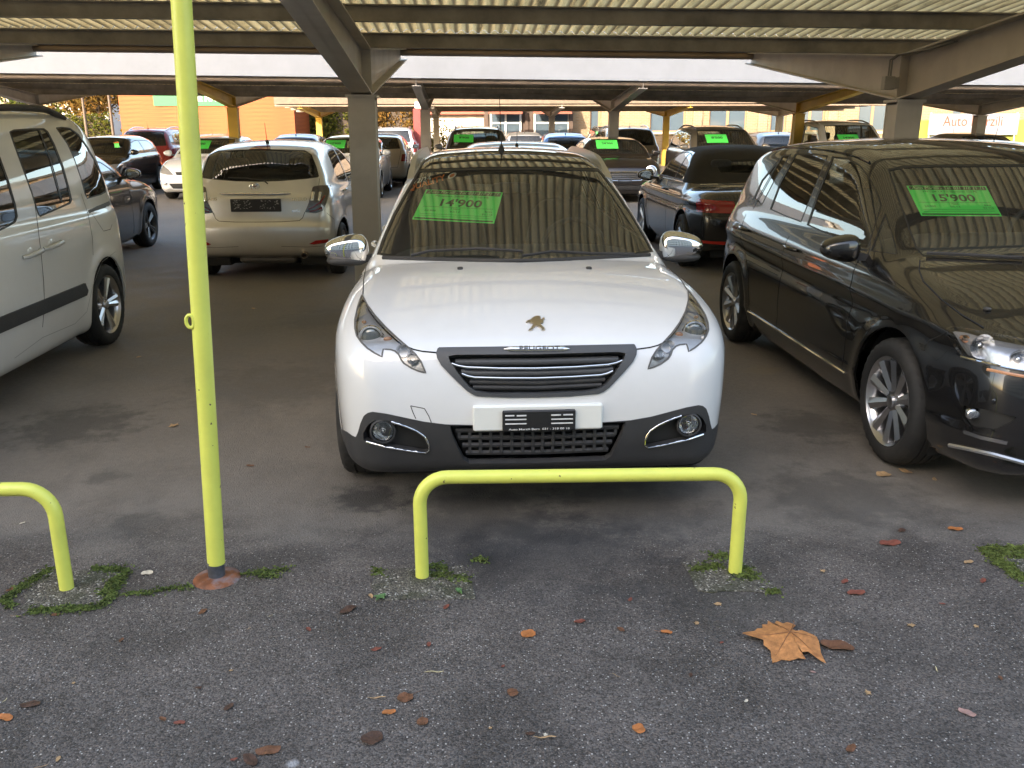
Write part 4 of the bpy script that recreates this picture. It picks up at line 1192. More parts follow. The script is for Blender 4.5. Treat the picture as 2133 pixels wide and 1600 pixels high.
def banner_wall():
    Y = 36.0; x0, x1 = X_at(1903, Y), X_at(2330, Y); zt = Z_at(253, Y)
    o = empty('lime_wall', (x0, Y+.2, 0), 0, 'lime green panel wall behind the dealer banner', 'wall')
    n = 5; w = (x1-x0)/n
    for k in range(n):
        b = B(); b.box((k*w+.01, 0, 0), ((k+1)*w-.01, .08, zt), .01); b.obj('panel', pbr('lime_green', (.36, .36, .05), .6, var=.06), o)
    s0, s1 = X_at(1938, Y), X_at(2125, Y); zb, z2 = Z_at(284, Y), Z_at(240, Y)
    s = empty('banner', (s0, Y, zb), 0, 'white dealer banner with orange lettering before the lime green wall', 'sign')
    b = B(); b.box((0, 0, 0), (s1-s0, .03, z2-zb)); b.obj('panel', pbr('banner_cloth', (.25, .25, .275), .6, var=.02), s)
    W = s1-s0; H = z2-zb
    flat_text('lettering', 'Auto Marzili', pbr('banner_orange', (.22, .06, .03), .6), s, (W*.155, -.004, H*.42), (1, 0, 0), (0, 0, 1), W*.66, H*.48)
    flat_text('small_lettering', 'Sandrainstrasse 3 Bern, Tel. 031 318 21 21', pbr('banner_blue', (.15, .16, .26), .6), s, (W*.15, -.004, H*.18), (1, 0, 0), (0, 0, 1), W*.64, H*.12)
    for u in (.02, .98):
        b = B(); b.tube([(W*u, .06, -zb), (W*u, .06, H+.05)], .03, 8); b.obj('post', GREY, s, 40)
banner_wall()

# far apartment blocks
def apartments(px0, px1, Y, H, label, fl, nw):
    x0, x1 = X_at(px0, Y), X_at(px1, Y); o = empty('apartment_block', (x0, Y, 0), 0, label, 'building'); W = x1-x0
    b = B(); b.box((0, 0, 0), (W, 14, H)); b.obj('wall', pbr('apartment_white', (.40, .40, .42), .85, var=.05, vscale=.2), o)
    b = B(); b.box((-.4, -.4, H), (W+.4, 14, H+.4)); b.obj('roof', pbr('block_roof', (.2, .2, .2), .8), o)
    m_ = B(); m_.box((0, -.06, 0), (1.5, -.01, 1.5)); wm = m_.mesh('window', pbr('block_window', (.05, .06, .07), .08, coat=.6))
    for f in range(fl):
        for i in range(nw): link('window', wm, o, (W*(i+.5)/nw-.75, 0, 1.2+f*H/fl))
        b = B(); b.box((W*.1, -1.0, .95+f*H/fl), (W*.5, -.01, 1.15+f*H/fl)); b.obj('balcony', pbr('apartment_white', (.40, .40, .42), .85), o)
apartments(60, 232, 120, 19, 'far white apartment block beyond the trees on the left', 6, 6)
apartments(250, 620, 135, 16, 'far pale apartment block behind the orange building', 5, 9)
apartments(-500, 40, 125, 17, 'far white apartment block behind the high-roof van', 5, 10)

def leaf_cloud(n, fn, size, mat, name, parent):
    V = np.zeros((n*4, 3)); 
    for i in range(n):
        p = fn(); a = Vector((rnd.gauss(0, 1), rnd.gauss(0, 1), rnd.gauss(0, 1))).normalized(); c_ = a.orthogonal().normalized(); d = a.cross(c_); s = size*rnd.uniform(.6, 1.3)
        c_ = (c_*math.cos(i)+d*math.sin(i)); d = a.cross(c_)
        for k, (u, v) in enumerate(((-1, 0), (0, -.55), (1, 0), (0, .55))): V[i*4+k] = np.array(p)+np.array(c_*u*s+d*v*s)
    me = bpy.data.meshes.new(name); me.vertices.add(n*4); me.vertices.foreach_set('co', V.ravel()); me.loops.add(n*4); me.loops.foreach_set('vertex_index', np.arange(n*4, dtype=np.int32)); me.polygons.add(n); me.polygons.foreach_set('loop_start', np.arange(0, n*4, 4, dtype=np.int32)); me.update(calc_edges=True); me.validate()
    if mat: me.materials.append(mat)
    return link(name, me, parent)
def leafm(name, a, c_):
    m, nt, out = node_mat(name); L = nt.links.new
    g = N_(nt, 'ShaderNodeNewGeometry'); r = N_(nt, 'ShaderNodeValToRGB'); r.color_ramp.elements[0].color = (*a, 1); r.color_ramp.elements[1].color = (*c_, 1); L(g.outputs['Random Per Island'], r.inputs[0])
    d = N_(nt, 'ShaderNodeBsdfDiffuse'); t = N_(nt, 'ShaderNodeBsdfTranslucent'); mx = N_(nt, 'ShaderNodeMixShader'); mx.inputs[0].default_value = .3
    L(r.outputs[0], d.inputs[0]); L(r.outputs[0], t.inputs[0]); L(d.outputs[0], mx.inputs[1]); L(t.outputs[0], mx.inputs[2]); L(mx.outputs[0], out.inputs[0]); MATS[name] = m
    return m
HG = leafm('hedge_leaves', (.035, .055, .012), (.16, .15, .035)); HB = leafm('hedge_leaves_autumn', (.10, .07, .02), (.22, .12, .04)); YT = leafm('yellow_leaves', (.18, .12, .015), (.36, .25, .035)); GT = leafm('green_leaves', (.03, .05, .012), (.12, .13, .03))
BARK = pbr('bark', (.06, .045, .035), .9, var=.3)
def hedge(px0, px1, Y, zt, mat, label, n):
    x0, x1 = X_at(px0, Y), X_at(px1, Y); o = empty('hedge', ((x0+x1)/2, Y, 0), 0, label, 'hedge'); w = (x1-x0)/2
    b = B(); b.blob((0, .6, zt*.47), (w*.96, .45, zt*.47), .4, 30, 10); b.obj('branches', BARK, o)
    def f():
        x = rnd.uniform(-w, w); lump = .25*math.sin(x*1.7)+.18*math.sin(x*4.1+1); return (x, rnd.uniform(-.1, .35)+lump*.6, rnd.uniform(0, 1)**.9*(zt+lump*.7))
    leaf_cloud(n, f, .085, mat, 'foliage', o)
hedge(642, 770, 50.5, 4.3, HG, 'tall dense green hedge right of the orange building', 7000)
hedge(770, 868, 51.5, 4.1, HB, 'tall hedge turning autumn brown beside the red pillar', 6000)
def bush(px, Y, r, h, mat, label, n=900):
    o = empty('bush', (X_at(px, Y), Y, 0), 0, label, 'bush')
    b = B()
    for k in range(7): a = k*.9; b.tube([(0, 0, 0), (r*.4*math.cos(a), r*.4*math.sin(a), h*.8)], [.02, .008], 5)
    b.obj('stems', BARK, o)
    leaf_cloud(n, lambda: (rnd.gauss(0, r*.45), rnd.gauss(0, r*.45), abs(rnd.gauss(.55, .28))*h), .06, mat, 'foliage', o)
bush(928, 44, .9, 1.6, YT, 'yellow flowering bush before the white house'); bush(905, 43, .6, 1.4, GT, 'green shrub before the white house'); bush(965, 45, .6, 1.5, YT, 'small yellow shrub at the corner of the white house')
def tree(px, Y, H, r, mat, label, n=5000, group='trees beyond the lot'):
    o = empty('tree', (X_at(px, Y), Y, 0), 0, label, 'tree', group)
    b = B(); b.tube([(0, 0, 0), (.05, 0, H*.25), (-.05, .05, H*.5), (0, 0, H*.8)], [H*.028, H*.022, H*.014, H*.004], 8)
    ends = []
    for k in range(11):
        z = H*rnd.uniform(.25, .65); a = k*2.4; L_ = r*rnd.uniform(.55, .95); e = (L_*math.cos(a), L_*math.sin(a), z+L_*rnd.uniform(.4, .9)); b.tube([(0, 0, z), (e[0]*.5, e[1]*.5, z+(e[2]-z)*.6), e], [H*.012, H*.007, H*.002], 6); ends.append(e)
    ends += [(0, 0, H*.8), (0, 0, H*.65)]
    b.obj('trunk', BARK, o, 40)
    def f():
        e = rnd.choice(ends); s = r*.27; return (e[0]+rnd.gauss(0, s), e[1]+rnd.gauss(0, s), e[2]+rnd.gauss(0, s*.8))
    leaf_cloud(n, f, .16, mat, 'crown', o)
tree(165, 70, 9, 3.2, YT, 'yellow autumn tree before the far white apartment block', 3500)
tree(215, 62, 6.5, 2.6, HB, 'brownish autumn tree left of the orange building', 4000)
tree(120, 66, 7.5, 2.8, GT, 'green tree left of the autumn trees', 3500)
tree(40, 72, 10, 3.5, GT, 'tall green tree behind the high-roof van', 3500)
tree(905, 66, 11, 3.8, YT, 'yellow tree above the white house', 3500)
tree(820, 60, 9, 3.4, HB, 'autumn brown tree behind the hedge', 3500)
# boundary hedge closing the view to the left and a bin
hedge(-60, 235, 58, 2.6, HG, 'long low hedge left of the orange building', 7000)
def bin_():
    Y = 33; o = empty('waste_bin', (X_at(243, Y), Y, 0), 0, 'bright green wheeled bin with orange lid by the red car', 'bin')
    b = B(); b.add([(-.25, -.3, .08), (.25, -.3, .08), (.25, .3, .08), (-.25, .3, .08), (-.3, -.38, 1.15), (.3, -.38, 1.15), (.3, .38, 1.15), (-.3, .38, 1.15)], [(3, 2, 1, 0), (4, 5, 6, 7), (0, 1, 5, 4), (1, 2, 6, 5), (2, 3, 7, 6), (3, 0, 4, 7)]); b.obj('body', pbr('bin_green', (.05, .42, .07), .5), o)
    b = B(); b.box((-.32, -.42, 1.155), (.32, .42, 1.26), .03); b.obj('lid', pbr('bin_orange', (.6, .16, .03), .5), o)
    for sx in (-1, 1): b = B(); b.lathe([(.001, -.03), (.1, -.03), (.1, .03), (.001, .03)], 14, 'x', (sx*.27, .3, .1)); b.obj('wheel', M_RUBBER(), o, 40)
bin_()
def lamp_post(px, Y, label):
    o = empty('lamp_post', (X_at(px, Y), Y, 0), 0, label, 'lamp post'); b = B(); b.tube([(0, 0, 0), (0, 0, 7)], [.09, .06], 10); b.obj('pole', pbr('pole_brown', (.09, .065, .05), .6), o, 40)
    b = B(); b.tube([(0, 0, 6.9), (0, -.7, 7.15)], .03, 6); b.box((-.12, -1.2, 7.08), (.12, -.6, 7.2), .03); b.obj('lantern', pbr('pole_brown', (.09, .065, .05), .6), o)
lamp_post(238, 52, 'slim brown lamp post just left of the orange building'); lamp_post(183, 56, 'slim brown lamp post among the autumn trees')
# wooded slope closing the horizon
def slope():
    V = []; n = 60
    for i in range(n+1):
        x = -300+600*i/n
        V += [(x, 170, 0), (x, 200, 10+4*math.sin(i*.5)), (x, 260, 22+6*math.sin(i*.37+1))]
    F = []
    for i in range(n):
        for k in range(2): F.append((i*3+k, (i+1)*3+k, (i+1)*3+k+1, i*3+k+1))
    b = B(); b.add(V, F); tag(b.obj('hillside', pbr('wooded_hill', (.06, .07, .035), .95, var=.5, vscale=.3), None, 60), kind='structure')
slope()
# ------------------------------------------------------------------ white crossover, nose towards the street
def white_crossover():
    prof = [(.30, .235), (.12, .262), (.04, .30), (.015, .37), (.0, .47), (.0, .56), (.012, .66), (.035, .74), (.075, .805), (.16, .862), (.32, .915), (.55, .955), (.8, .983), (1.05, .998),
            (1.12, 1.004), (1.2, 1.045), (1.45, 1.195), (1.70, 1.335), (1.86, 1.408), (1.98, 1.447), (2.2, 1.487), (2.5, 1.508), (2.9, 1.512), (3.3, 1.50), (3.6, 1.47), (3.85, 1.425), (3.93, 1.36),
            (4.02, 1.12), (4.08, .95), (4.14, .72), (4.15, .5), (4.08, .28), (3.9, .21), (3.0, .19), (1.5, .19), (.7, .195)]
    plan = [(-.5, .30), (-.05, .60), (.02, .68), (.1, .752), (.2, .805), (.35, .842), (.55, .862), (.9, .868), (1.6, .86), (2.4, .866), (3.2, .866), (3.7, .84), (4.0, .77), (4.15, .68), (4.6, .3)]
    sec = [(-.3, -.2), (.1, -.11), (.2, -.06), (.32, -.022), (.5, -.004), (.66, 0), (.78, -.008), (.88, -.03), (.96, -.07), (1.02, -.10), (1.1, -.135), (1.25, -.205), (1.40, -.285), (1.5, -.35), (1.8, -.6)]
    c = Car(4.16, prof, plan, sec, (.84, 3.38), .325, .385, .775,
            bow=[(-.5, .10), (.1, .10), (.5, .16), (.9, .16), (1.2, .24), (1.9, .22), (2.4, .0), (3.4, -.02), (3.8, -.10), (4.6, -.12)],
            crown=[(-.5, .02), (0, .02), (.4, .06), (1.1, .07), (1.8, .11), (2.6, .12), (4.5, .10)], k=.10, step=.02, nth=250,
            name='parked_car', label='white crossover with green 14\'900 price sheet behind the yellow hoop barrier', cat='car', group='cars for sale on the lot',
            loc=(.105, 3.40), yaw=.058)
    white = paint('white', (.70, .705, .71))
    c.arches()
    T = 14
    fr = lambda **k: c.c_px(-1, **k)
    # windscreen and dark glass roof
    ws = [(786, 529), (830, 535), (872, 539), (980, 545), (1160, 549), (1160, 348), (1000, 348), (930, 350), (874, 352), (849, 394), (820, 445), (797, 497)]
    g = c.window('windscreen', fr(ylo=.95, yhi=2.3), ws, M_GLASS(), seal=5, tol=T, pair=False)
    rf = c.carve(c.c_top(1.3), [(-.1, 1.86), (.50, 1.905), (.535, 2.0), (.50, 3.4), (-.1, 3.4)], tol=.03)
    c.part('glass_roof', rf, pbr('roof_glass', (.012, .012, .012), .05, coat=1.0), .001, .004)
    # side glass
    c.window('front_door_window', c.c_side, [(1.62, 1.03), (1.98, 1.27), (2.22, 1.37), (2.46, 1.395), (2.46, 1.03)], M_GLASS())
    c.window('rear_door_window', c.c_side, [(2.53, 1.03), (2.53, 1.395), (2.9, 1.395), (3.26, 1.36), (3.30, 1.06)], M_PRIV())
    c.window('quarter_window', c.c_side, [(3.37, 1.08), (3.34, 1.34), (3.62, 1.28), (3.66, 1.12)], M_PRIV())
    c.window('rear_window', c.c_rear(3.7), [(-.1, 1.0), (.60, 1.02), (.52, 1.36), (-.1, 1.38)], M_PRIV(), pair=False)
    # headlights: clear lens over a reflector bucket
    hl = [(755, 612), (766, 634), (782, 656), (804, 680), (828, 703), (850, 722), (866, 737), (877, 752), (887, 776), (872, 772), (858, 766), (842, 756), (836, 748), (831, 737), (823, 730), (814, 727), (799, 726),
          (797, 734), (796, 742), (781, 734), (766, 724), (753, 711), (744, 698), (740, 682), (740, 664), (746, 638), (751, 622)]
    pc = c.carve(fr(yhi=1.1, zlo=.55), hl, tol=T)
    lens = c.pair('headlight', pc, M_LENS(), .001)
    c.pair('reflector_bucket', pc, pbr('headlight_bucket', (.70, .69, .67), .3, .45, bump=.3, bscale=30), -.028, 0, lens)
    # dark seam round the lens
    P, N = c.surf_px(c.dense(hl+hl[:1], 5))
    for q, sg in enumerate((1, -1)):
        f = np.array([sg, 1, 1]); c.line('lens_seam', P*f, N*f, .007, pbr('lens_seam', (.10, .095, .09), .5), .0015, lens[q])
    for (px, py, rad, mt, dep) in ((771, 688, .040, None, .030), (806, 694, .014, 'a', .03), (838, 722, .024, 'r', .022), (858, 742, .018, 'r', .02), (757, 660, .008, 'a', .02)):
        P, N = c.surf_px(np.array([[px, py]]))
        for q, sg in enumerate((1, -1)):
            f = np.array([sg, 1, 1]); p = (P[0]-N[0]*dep)*f
            b = B()
            if mt is None:
                b.lathe([(rad*1.35, -.012), (rad*1.28, -.020), (rad*1.05, -.014), (rad*1.02, .0)], 28, 'y', tuple(p)); b.obj('projector_ring', M_CHROME(), lens[q], 40)
                b = B(); b.blob(tuple(p), (rad, rad*.5, rad), 1.0, 24, 14); b.obj('projector_lens', pbr('projector_glass', (.22, .26, .26), .03, 0.0, coat=1.0, spec=1.0), lens[q], 60)
            elif mt == 'a':
                b.blob(tuple(p), (rad*1.3, rad*.6, rad*.9), .9, 18, 10); b.obj('indicator_lamp', M_AMBER(), lens[q], 60)
            else:
                b.lathe([(rad*1.2, -.02), (rad*.8, .0), (rad*.3, .012), (.001, .014)], 24, 'y', tuple(p)); b.obj('running_lamp', M_REFL(), lens[q], 60)
    # lower black bumper
    low = [(690, 880), (722, 897), (733, 905), (741, 909), (746, 898), (751, 880), (758, 864), (766, 858), (776, 856), (804, 860), (845, 869), (881, 877), (926, 883), (985, 885), (1170, 886), (1170, 1100), (600, 1100), (640, 880)]
    lowp = c.carve(fr(yhi=1.0, zhi=.60), low, tol=T)
    keep = c.body; c.body = lowp
    # fog recess in it
    fog = [(757, 914), (757, 900), (766, 884), (780, 874), (804, 874), (842, 884), (872, 896), (886, 906), (895, 922), (893, 940), (878, 941), (858, 937), (804, 928), (772, 922)]
    fg = c.carve(fr(yhi=1.0), fog, tol=T)
    lg = [(936, 886), (1170, 886), (1170, 964), (976, 964), (964, 956), (952, 932), (942, 908)]
    lgp = c.carve(fr(yhi=.5), lg, tol=T)
    lowp = c.body; c.body = keep
    bp = c.part('lower_bumper', lowp, M_BLACKPL(), .003, .03)
    fgo = c.pair('fog_lamp_recess', fg, pbr('recess_black', (.02, .02, .02), .5), -.03, 0)
    c.part('lower_grille', lgp, pbr('recess_black', (.02, .02, .02), .5), -.05)
    fl = c.dense([(764, 918), (804, 929), (858, 938), (886, 941), (893, 936), (893, 925), (884, 907), (866, 895), (842, 885), (815, 877)], 4)
    P, N = c.surf_px(fl)
    for q, sg in enumerate((1, -1)):
        f = np.array([sg, 1, 1]); b = B(); b.tube([tuple(p) for p in (P+N*.004)*f], .0045, 6); b.obj('fog_trim', M_CHROME(), fgo[q], 60)
    P, N = c.surf_px(np.array([[795, 898]]))
    for q, sg in enumerate((1, -1)):
        p = (P[0]-N[0]*.012)*np.array([sg, 1, 1])
        b = B(); b.lathe([(.053, .03), (.052, -.014), (.046, -.017), (.044, -.010)], 30, 'y', tuple(p)); o = b.obj('fog_lamp', M_BLACKPL(), fgo[q] and c.root, 40)
        b = B(); b.lathe([(.044, .01), (.03, .022), (.001, .028)], 28, 'y', tuple(p)); b.obj('fog_reflector', M_REFL(), o, 60)
        b = B(); b.blob(tuple(p-np.array([0, .004, 0])), (.045, .012, .045), 1, 24, 12); b.obj('fog_lens', M_LENS(), o, 60)
        b = B(); b.blob(tuple(p+np.array([0, .002, 0])), (.012, .012, .012), 1, 12, 8); b.obj('fog_bulb', M_CHROME(), o, 60)
    # slats of the lower grille
    for k, yy in enumerate((900, 916, 932, 948)):
        xs = np.linspace(948+k*7, 1117, 14); q = np.stack([xs, np.full(14, yy)], 1); P, N = c.surf_px(q); P = P-N*.022
        full = np.concatenate([P, (P[::-1]*np.array([-1, 1, 1]))[1:]])
        b = B(); b.tube([tuple(p) for p in full], .0105, 6); b.obj('grille_slat', M_BLACKPL(), bp, 30)
    xs = np.linspace(955, 1110, 8)
    for k, yy in enumerate((908, 924, 940)):
        P, N = c.surf_px(np.stack([xs[k % 2+(k > 1):] , np.full(len(xs[k % 2+(k > 1):]), yy)], 1)); P = P-N*.026
        for p in P:
            for sg in (-1, 1):
                b = B(); b.box((sg*p[0]-.006, p[1]-.012, p[2]-.016), (sg*p[0]+.006, p[1]+.012, p[2]+.016)); b.obj('grille_rib', M_BLACKPL(), bp)
    # upper grille
    go = [(913, 724), (1170, 722), (1170, 828), (1060, 828), (995, 825), (984, 821), (972, 813), (940, 782), (919, 760), (911, 746), (909, 735)]
    gi = [(934, 742), (950, 739), (1170, 739), (1170, 820), (1020, 819), (990, 814), (976, 804), (956, 779), (938, 753)]
    gp = c.carve(fr(yhi=.6), go, tol=T)
    keep = c.body; c.body = gp
    gin = c.carve(fr(yhi=.6), gi, tol=T); gfr = c.body; c.body = keep
    dkg = pbr('grille_grey', (.06, .062, .066), .42, var=.1, bump=.08, bscale=200)
    gro = c.part('grille', gfr, dkg, .006, .05)
    c.part('grille_backing', gin, pbr('recess_black', (.02, .02, .02), .5), -.055, 0, gro)
    for (pts, r, mt) in (([(941, 756), (955, 761), (972, 764), (1040, 767), (1117, 767.5)], .0055, M_CHROME()), ([(962, 778), (974, 783), (988, 786), (1050, 788), (1117, 788.5)], .0055, M_CHROME()),
                         ([(948, 752), (1117, 752)], .016, dkg), ([(960, 773), (985, 777), (1117, 778)], .014, dkg), ([(978, 796), (1117, 799)], .012, M_BLACKPL()), ([(985, 808), (1117, 810)], .010, M_BLACKPL())):
        P, N = c.surf_px(c.dense(pts, 12)); P = P-N*(.008 if r < .008 else .028)
        full = np.concatenate([P, (P[::-1]*np.array([-1, 1, 1]))[1:]])
        b = B(); b.tube([tuple(p) for p in full], r, 8); b.obj('grille_bar', mt, gro, 60)
    # chrome badge bar with lettering
    qm = c.quad_map([(1050, 734), (1190, 734), (1186, 722), (1046, 722)])
    P, N = c.surf_px(c.dense([(1050, 728.5), (1186, 728.5)], 6))
    rad = np.interp(np.linspace(0, 1, len(P)), [0, .1, .9, 1], [.003, .012, .012, .003])
    b = B(); b.tube([tuple(p) for p in P+N*.006], list(rad), 10); bo = b.obj('badge_bar', M_CHROME(), gro, 60)
    c.text_on('badge_lettering', 'PEUGEOT', c.quad_map([(1082, 733), (1166, 733), (1166, 725), (1082, 725)]), (0, 0, 1, 1), pbr('badge_ink', (.05, .05, .05), .4), .0195, bo, bold=.01)
    # emblem
    lion = [(0, .60), (.10, .70), (.26, .74), (.30, .84), (.44, .95), (.60, 1.0), (.72, .95), (.76, .86), (.70, .78), (.80, .72), (.86, .84), (.93, .86), (.96, .78), (.93, .80), (.88, .70), (.90, .58), (.84, .48), (.78, .52), (.74, .42),
            (.84, .28), (.94, .16), (.97, .02), (.80, .0), (.80, .10), (.70, .20), (.58, .30), (.48, .28), (.36, .14), (.34, .06), (.14, .0), (.16, .10), (.24, .14), (.30, .26), (.38, .42), (.36, .54), (.24, .50), (.18, .56), (.26, .60), (.20, .64), (.08, .56)]
    lion = np.array(lion)
    em = c.quad_map([(1096, 691), (1137, 690), (1137, 660), (1096, 661)])
    from mathutils.geometry import tessellate_polygon
    tr = np.array(tessellate_polygon([[Vector((p[0], p[1], 0)) for p in lion]]))
    P, N = c.surf_px(em(lion))
    front = Msh(P+N*.007, N, tr); 
    nn = np.cross(P[tr[:, 1]]-P[tr[:, 0]], P[tr[:, 2]]-P[tr[:, 0]]); bad = (nn*N[tr[:, 0]]).sum(1) < 0; front.T[bad] = front.T[bad][:, ::-1]
    mko('emblem', join([front, skirt(front, .007)]), pbr('emblem_bronze', (.62, .55, .45), .3, 1.0), c.root)
    # number plate board
    pb = c.carve  # plate is a separate flat board standing proud of the bumper
    def corner(px, py, off):
        P, N = c.surf_px(np.array([[px, py]])); return P[0]
    y0 = min(corner(1120, 850, 0)[1], corner(1120, 895, 0)[1])-.012
    def flat(px, py, y):   # pixel on a plane parallel to the bumper
        O = c.to_local(CAM[None])[0]; D = ray(px, py)@c.R; t = (y-O[1])/D[1]; return O+D*t
    a = flat(985, 899, y0); d = flat(1256, 843, y0)
    b = B(); b.box((a[0], y0, a[2]), (d[0], y0+.05, d[2]), .006); po = b.obj('plate_board', pbr('plate_white', (.76, .77, .74), .35, coat=.3, var=.03), c.root)
    a = flat(1046, 899, y0-.012); d = flat(1199, 854, y0-.012)
    b = B(); b.box((a[0], y0-.014, a[2]), (d[0], y0-.001, d[2]), .005); ph = b.obj('plate_holder', pbr('plate_black', (.018, .018, .02), .35), c.root)
    wht = pbr('plate_lettering', (.72, .72, .72), .5)
    def strip(x0, y0_, x1, y1_, name='holder_slot'):
        p = flat(x0, y1_, y0-.0145); q = flat(x1, y0_, y0-.0145)
        b = B(); b.box((p[0], y0-.0165, p[2]), (q[0], y0-.0135, q[2])); b.obj(name, wht, ph)
    for (x0, x1, yy) in ((1052, 1071, 866), (1076, 1096, 866), (1052, 1096, 874), (1052, 1096, 883), (1148, 1168, 865), (1173, 1193, 864.5), (1148, 1193, 873.5), (1148, 1193, 882)):
        strip(x0, yy-1.4, x1, yy+1.4)
    p = flat(1059, 899, y0-.0165); q = flat(1186, 892.5, y0-.0165)
    flat_text('plate_lettering', 'Auto Marzili Bern  031 - 318 00 18', wht, ph, (p[0], p[1], p[2]+.004), (1, 0, 0), (0, 0, 1), q[0]-p[0], (q[2]-p[2])*.95, bold=.012)
    # panel gaps
    c.line_px([(850, 722), (862, 727), (880, 731), (910, 734)], .006)
    c.line_px([(757, 612), (759, 580), (765, 550)], .005)
    c.line_px([(855, 844), (884, 850), (893, 866), (898, 879)], .003, both=False); c.line_px([(855, 844), (860, 858), (866, 871)], .003, both=False)
    c.line_side([(1.30, .25), (1.34, .6), (1.36, .95)]); c.line_side([(2.49, .25), (2.49, 1.0)]); c.line_side([(3.30, 1.05), (3.2, .8), (3.05, .6), (2.98, .3)])
    # scuttle and wipers
    cw = c.dense([(800, 537), (900, 541), (1000, 545), (1080, 546)], 20); P, N = c.surf_px(cw)
    P = P+N*.006; full = np.concatenate([P, (P[::-1]*np.array([-1, 1, 1]))[1:]])
    b = B(); b.tube([tuple(p) for p in full], .011, 6); b.obj('scuttle_panel', M_BLACKPL(), c.root, 40)
    for pts in ([(1090, 541), (1150, 531), (1230, 536), (1320, 537)], [(860, 537), (900, 528), (1000, 524), (1090, 530)]):
        P, N = c.surf_px(c.dense(pts, 20)); b = B(); b.tube([tuple(p) for p in P+N*.02], .008, 6); b.obj('wiper', M_BLACKPL(), c.root, 40)
    for px in ((960, 560), (1228, 561)):
        P, N = c.surf_px(np.array([px])); b = B(); b.blob(tuple(P[0]+N[0]*.004), (.014, .016, .007), .6, 12, 8); b.obj('washer_nozzle', M_BLACKPL(), c.root, 50)
    # roof rails
    for sg in (-1, 1):
        b = B(); st = []
        ys = np.linspace(1.93, 3.45, 26)
        for i, y in enumerate(ys):
            t = i/25; x = .575-.055*t
            P, N = c.surf_top(np.array([[sg*x, y]])); up = .052*min(1, math.sin(math.pi*min(1, max(0, t*.5+.0)+.0))*2.6+.0)*(1 if t < .85 else max(0, (1-t)/.15)**.5)
            w = .026 if t > .08 else .030
            z0 = P[0][2]-.01; z1 = P[0][2]+.012+up
            st.append([(sg*(x-w), y, z0), (sg*(x+w), y, z0-.02), (sg*(x+w*.75), y, z1-.008), (sg*(x-w*.5), y, z1)])
        vs = [v for q in st for v in q]; fs = []
        for i in range(25):
            for j in range(4): fs.append((i*4+j, i*4+(j+1) % 4, i*4+4+(j+1) % 4, i*4+4+j))
        fs += [(3, 2, 1, 0), (100, 101, 102, 103)]
        b.add(vs, fs); b.obj('roof_rail', M_SATIN(), c.root, 50)
    P0 = c.surf_top(np.array([[-.03, 2.35]]))[0][0]
    b = B(); b.tube([tuple(P0), (P0[0], P0[1], P0[2]+.03), (P0[0], P0[1]+.01, P0[2]+.035)], [.022, .012, .006], 10); b.tube([(P0[0], P0[1], P0[2]+.03), (P0[0]-.005, P0[1]+.12, P0[2]+.33)], [.004, .002], 6); b.obj('antenna', M_BLACKPL(), c.root, 50)
    # mirrors
    c.mirror(.905, 1.45, 1.015, M_CHROME(), (.118, .075, .078), .04, M_BLACKPL())
    # sticker and price sheet
    c.price_tag(c.quad_map([(859, 452), (1031, 462), (1050, 397), (889, 390)]), "14'900", 'Auto Marzili - Tel. 031 318 21 21', 'Peugeot 2008 1.2i 130 PS', g)
    org = pbr('sticker_orange', (.95, .26, .05), .5); wh = pbr('sticker_white', (.95, .95, .92), .5); blk = pbr('sticker_black', (.01, .01, .01), .4)
    stk = c.sheet('quality_sticker', c.quad_map([(838, 393), (940, 367), (955, 357), (862, 377)]), blk, -.009, g)
    c.text_on('sticker_lettering', 'QUALITY', c.quad_map([(852, 398), (931, 374), (929, 360), (851, 384)]), (0, 0, 1, 1), org, -.006, stk, bold=.02)
    c.text_on('sticker_lettering', '12/24', c.quad_map([(864, 380), (900, 372), (899, 363), (866, 370)]), (0, 0, 1, 1), wh, -.006, stk, bold=.02)
    an = np.linspace(0, 2*math.pi, 20, endpoint=False)
    for (r, mt, of) in ((1, wh, -.006), (.6, org, -.005)):
        q = np.stack([944+9*r*np.cos(an)-1*r*np.sin(an), 363-3*r*np.cos(an)+5.5*r*np.sin(an)], 1)
        c.decal_px('sticker_logo', np.concatenate([q, [[944, 363]]]), np.stack([np.arange(20), (np.arange(20)+1) % 20, np.full(20, 20)], 1), mt, of, stk)
    # interior mirror
    b = B(); b.blob((0.0, 1.82, 1.31), (.11, .015, .03), .5, 16, 8); b.obj('interior_mirror', M_TRIM(), c.root, 40)
    c.interior(1.42, 2.05, 2.95, hgt=.05, w=.62)
    c.underbody()
    c.put_wheels(wheel_proto(.325, .222, .205, 5, 'pair', tag_='_a'))
    c.handle((2.36, .92), white); c.handle((3.12, .94), white)
    c.finish(white)
    return c
def crop(ox, oy, sc): return lambda pts: [(ox+x/sc, oy+y/sc) for x, y in pts]

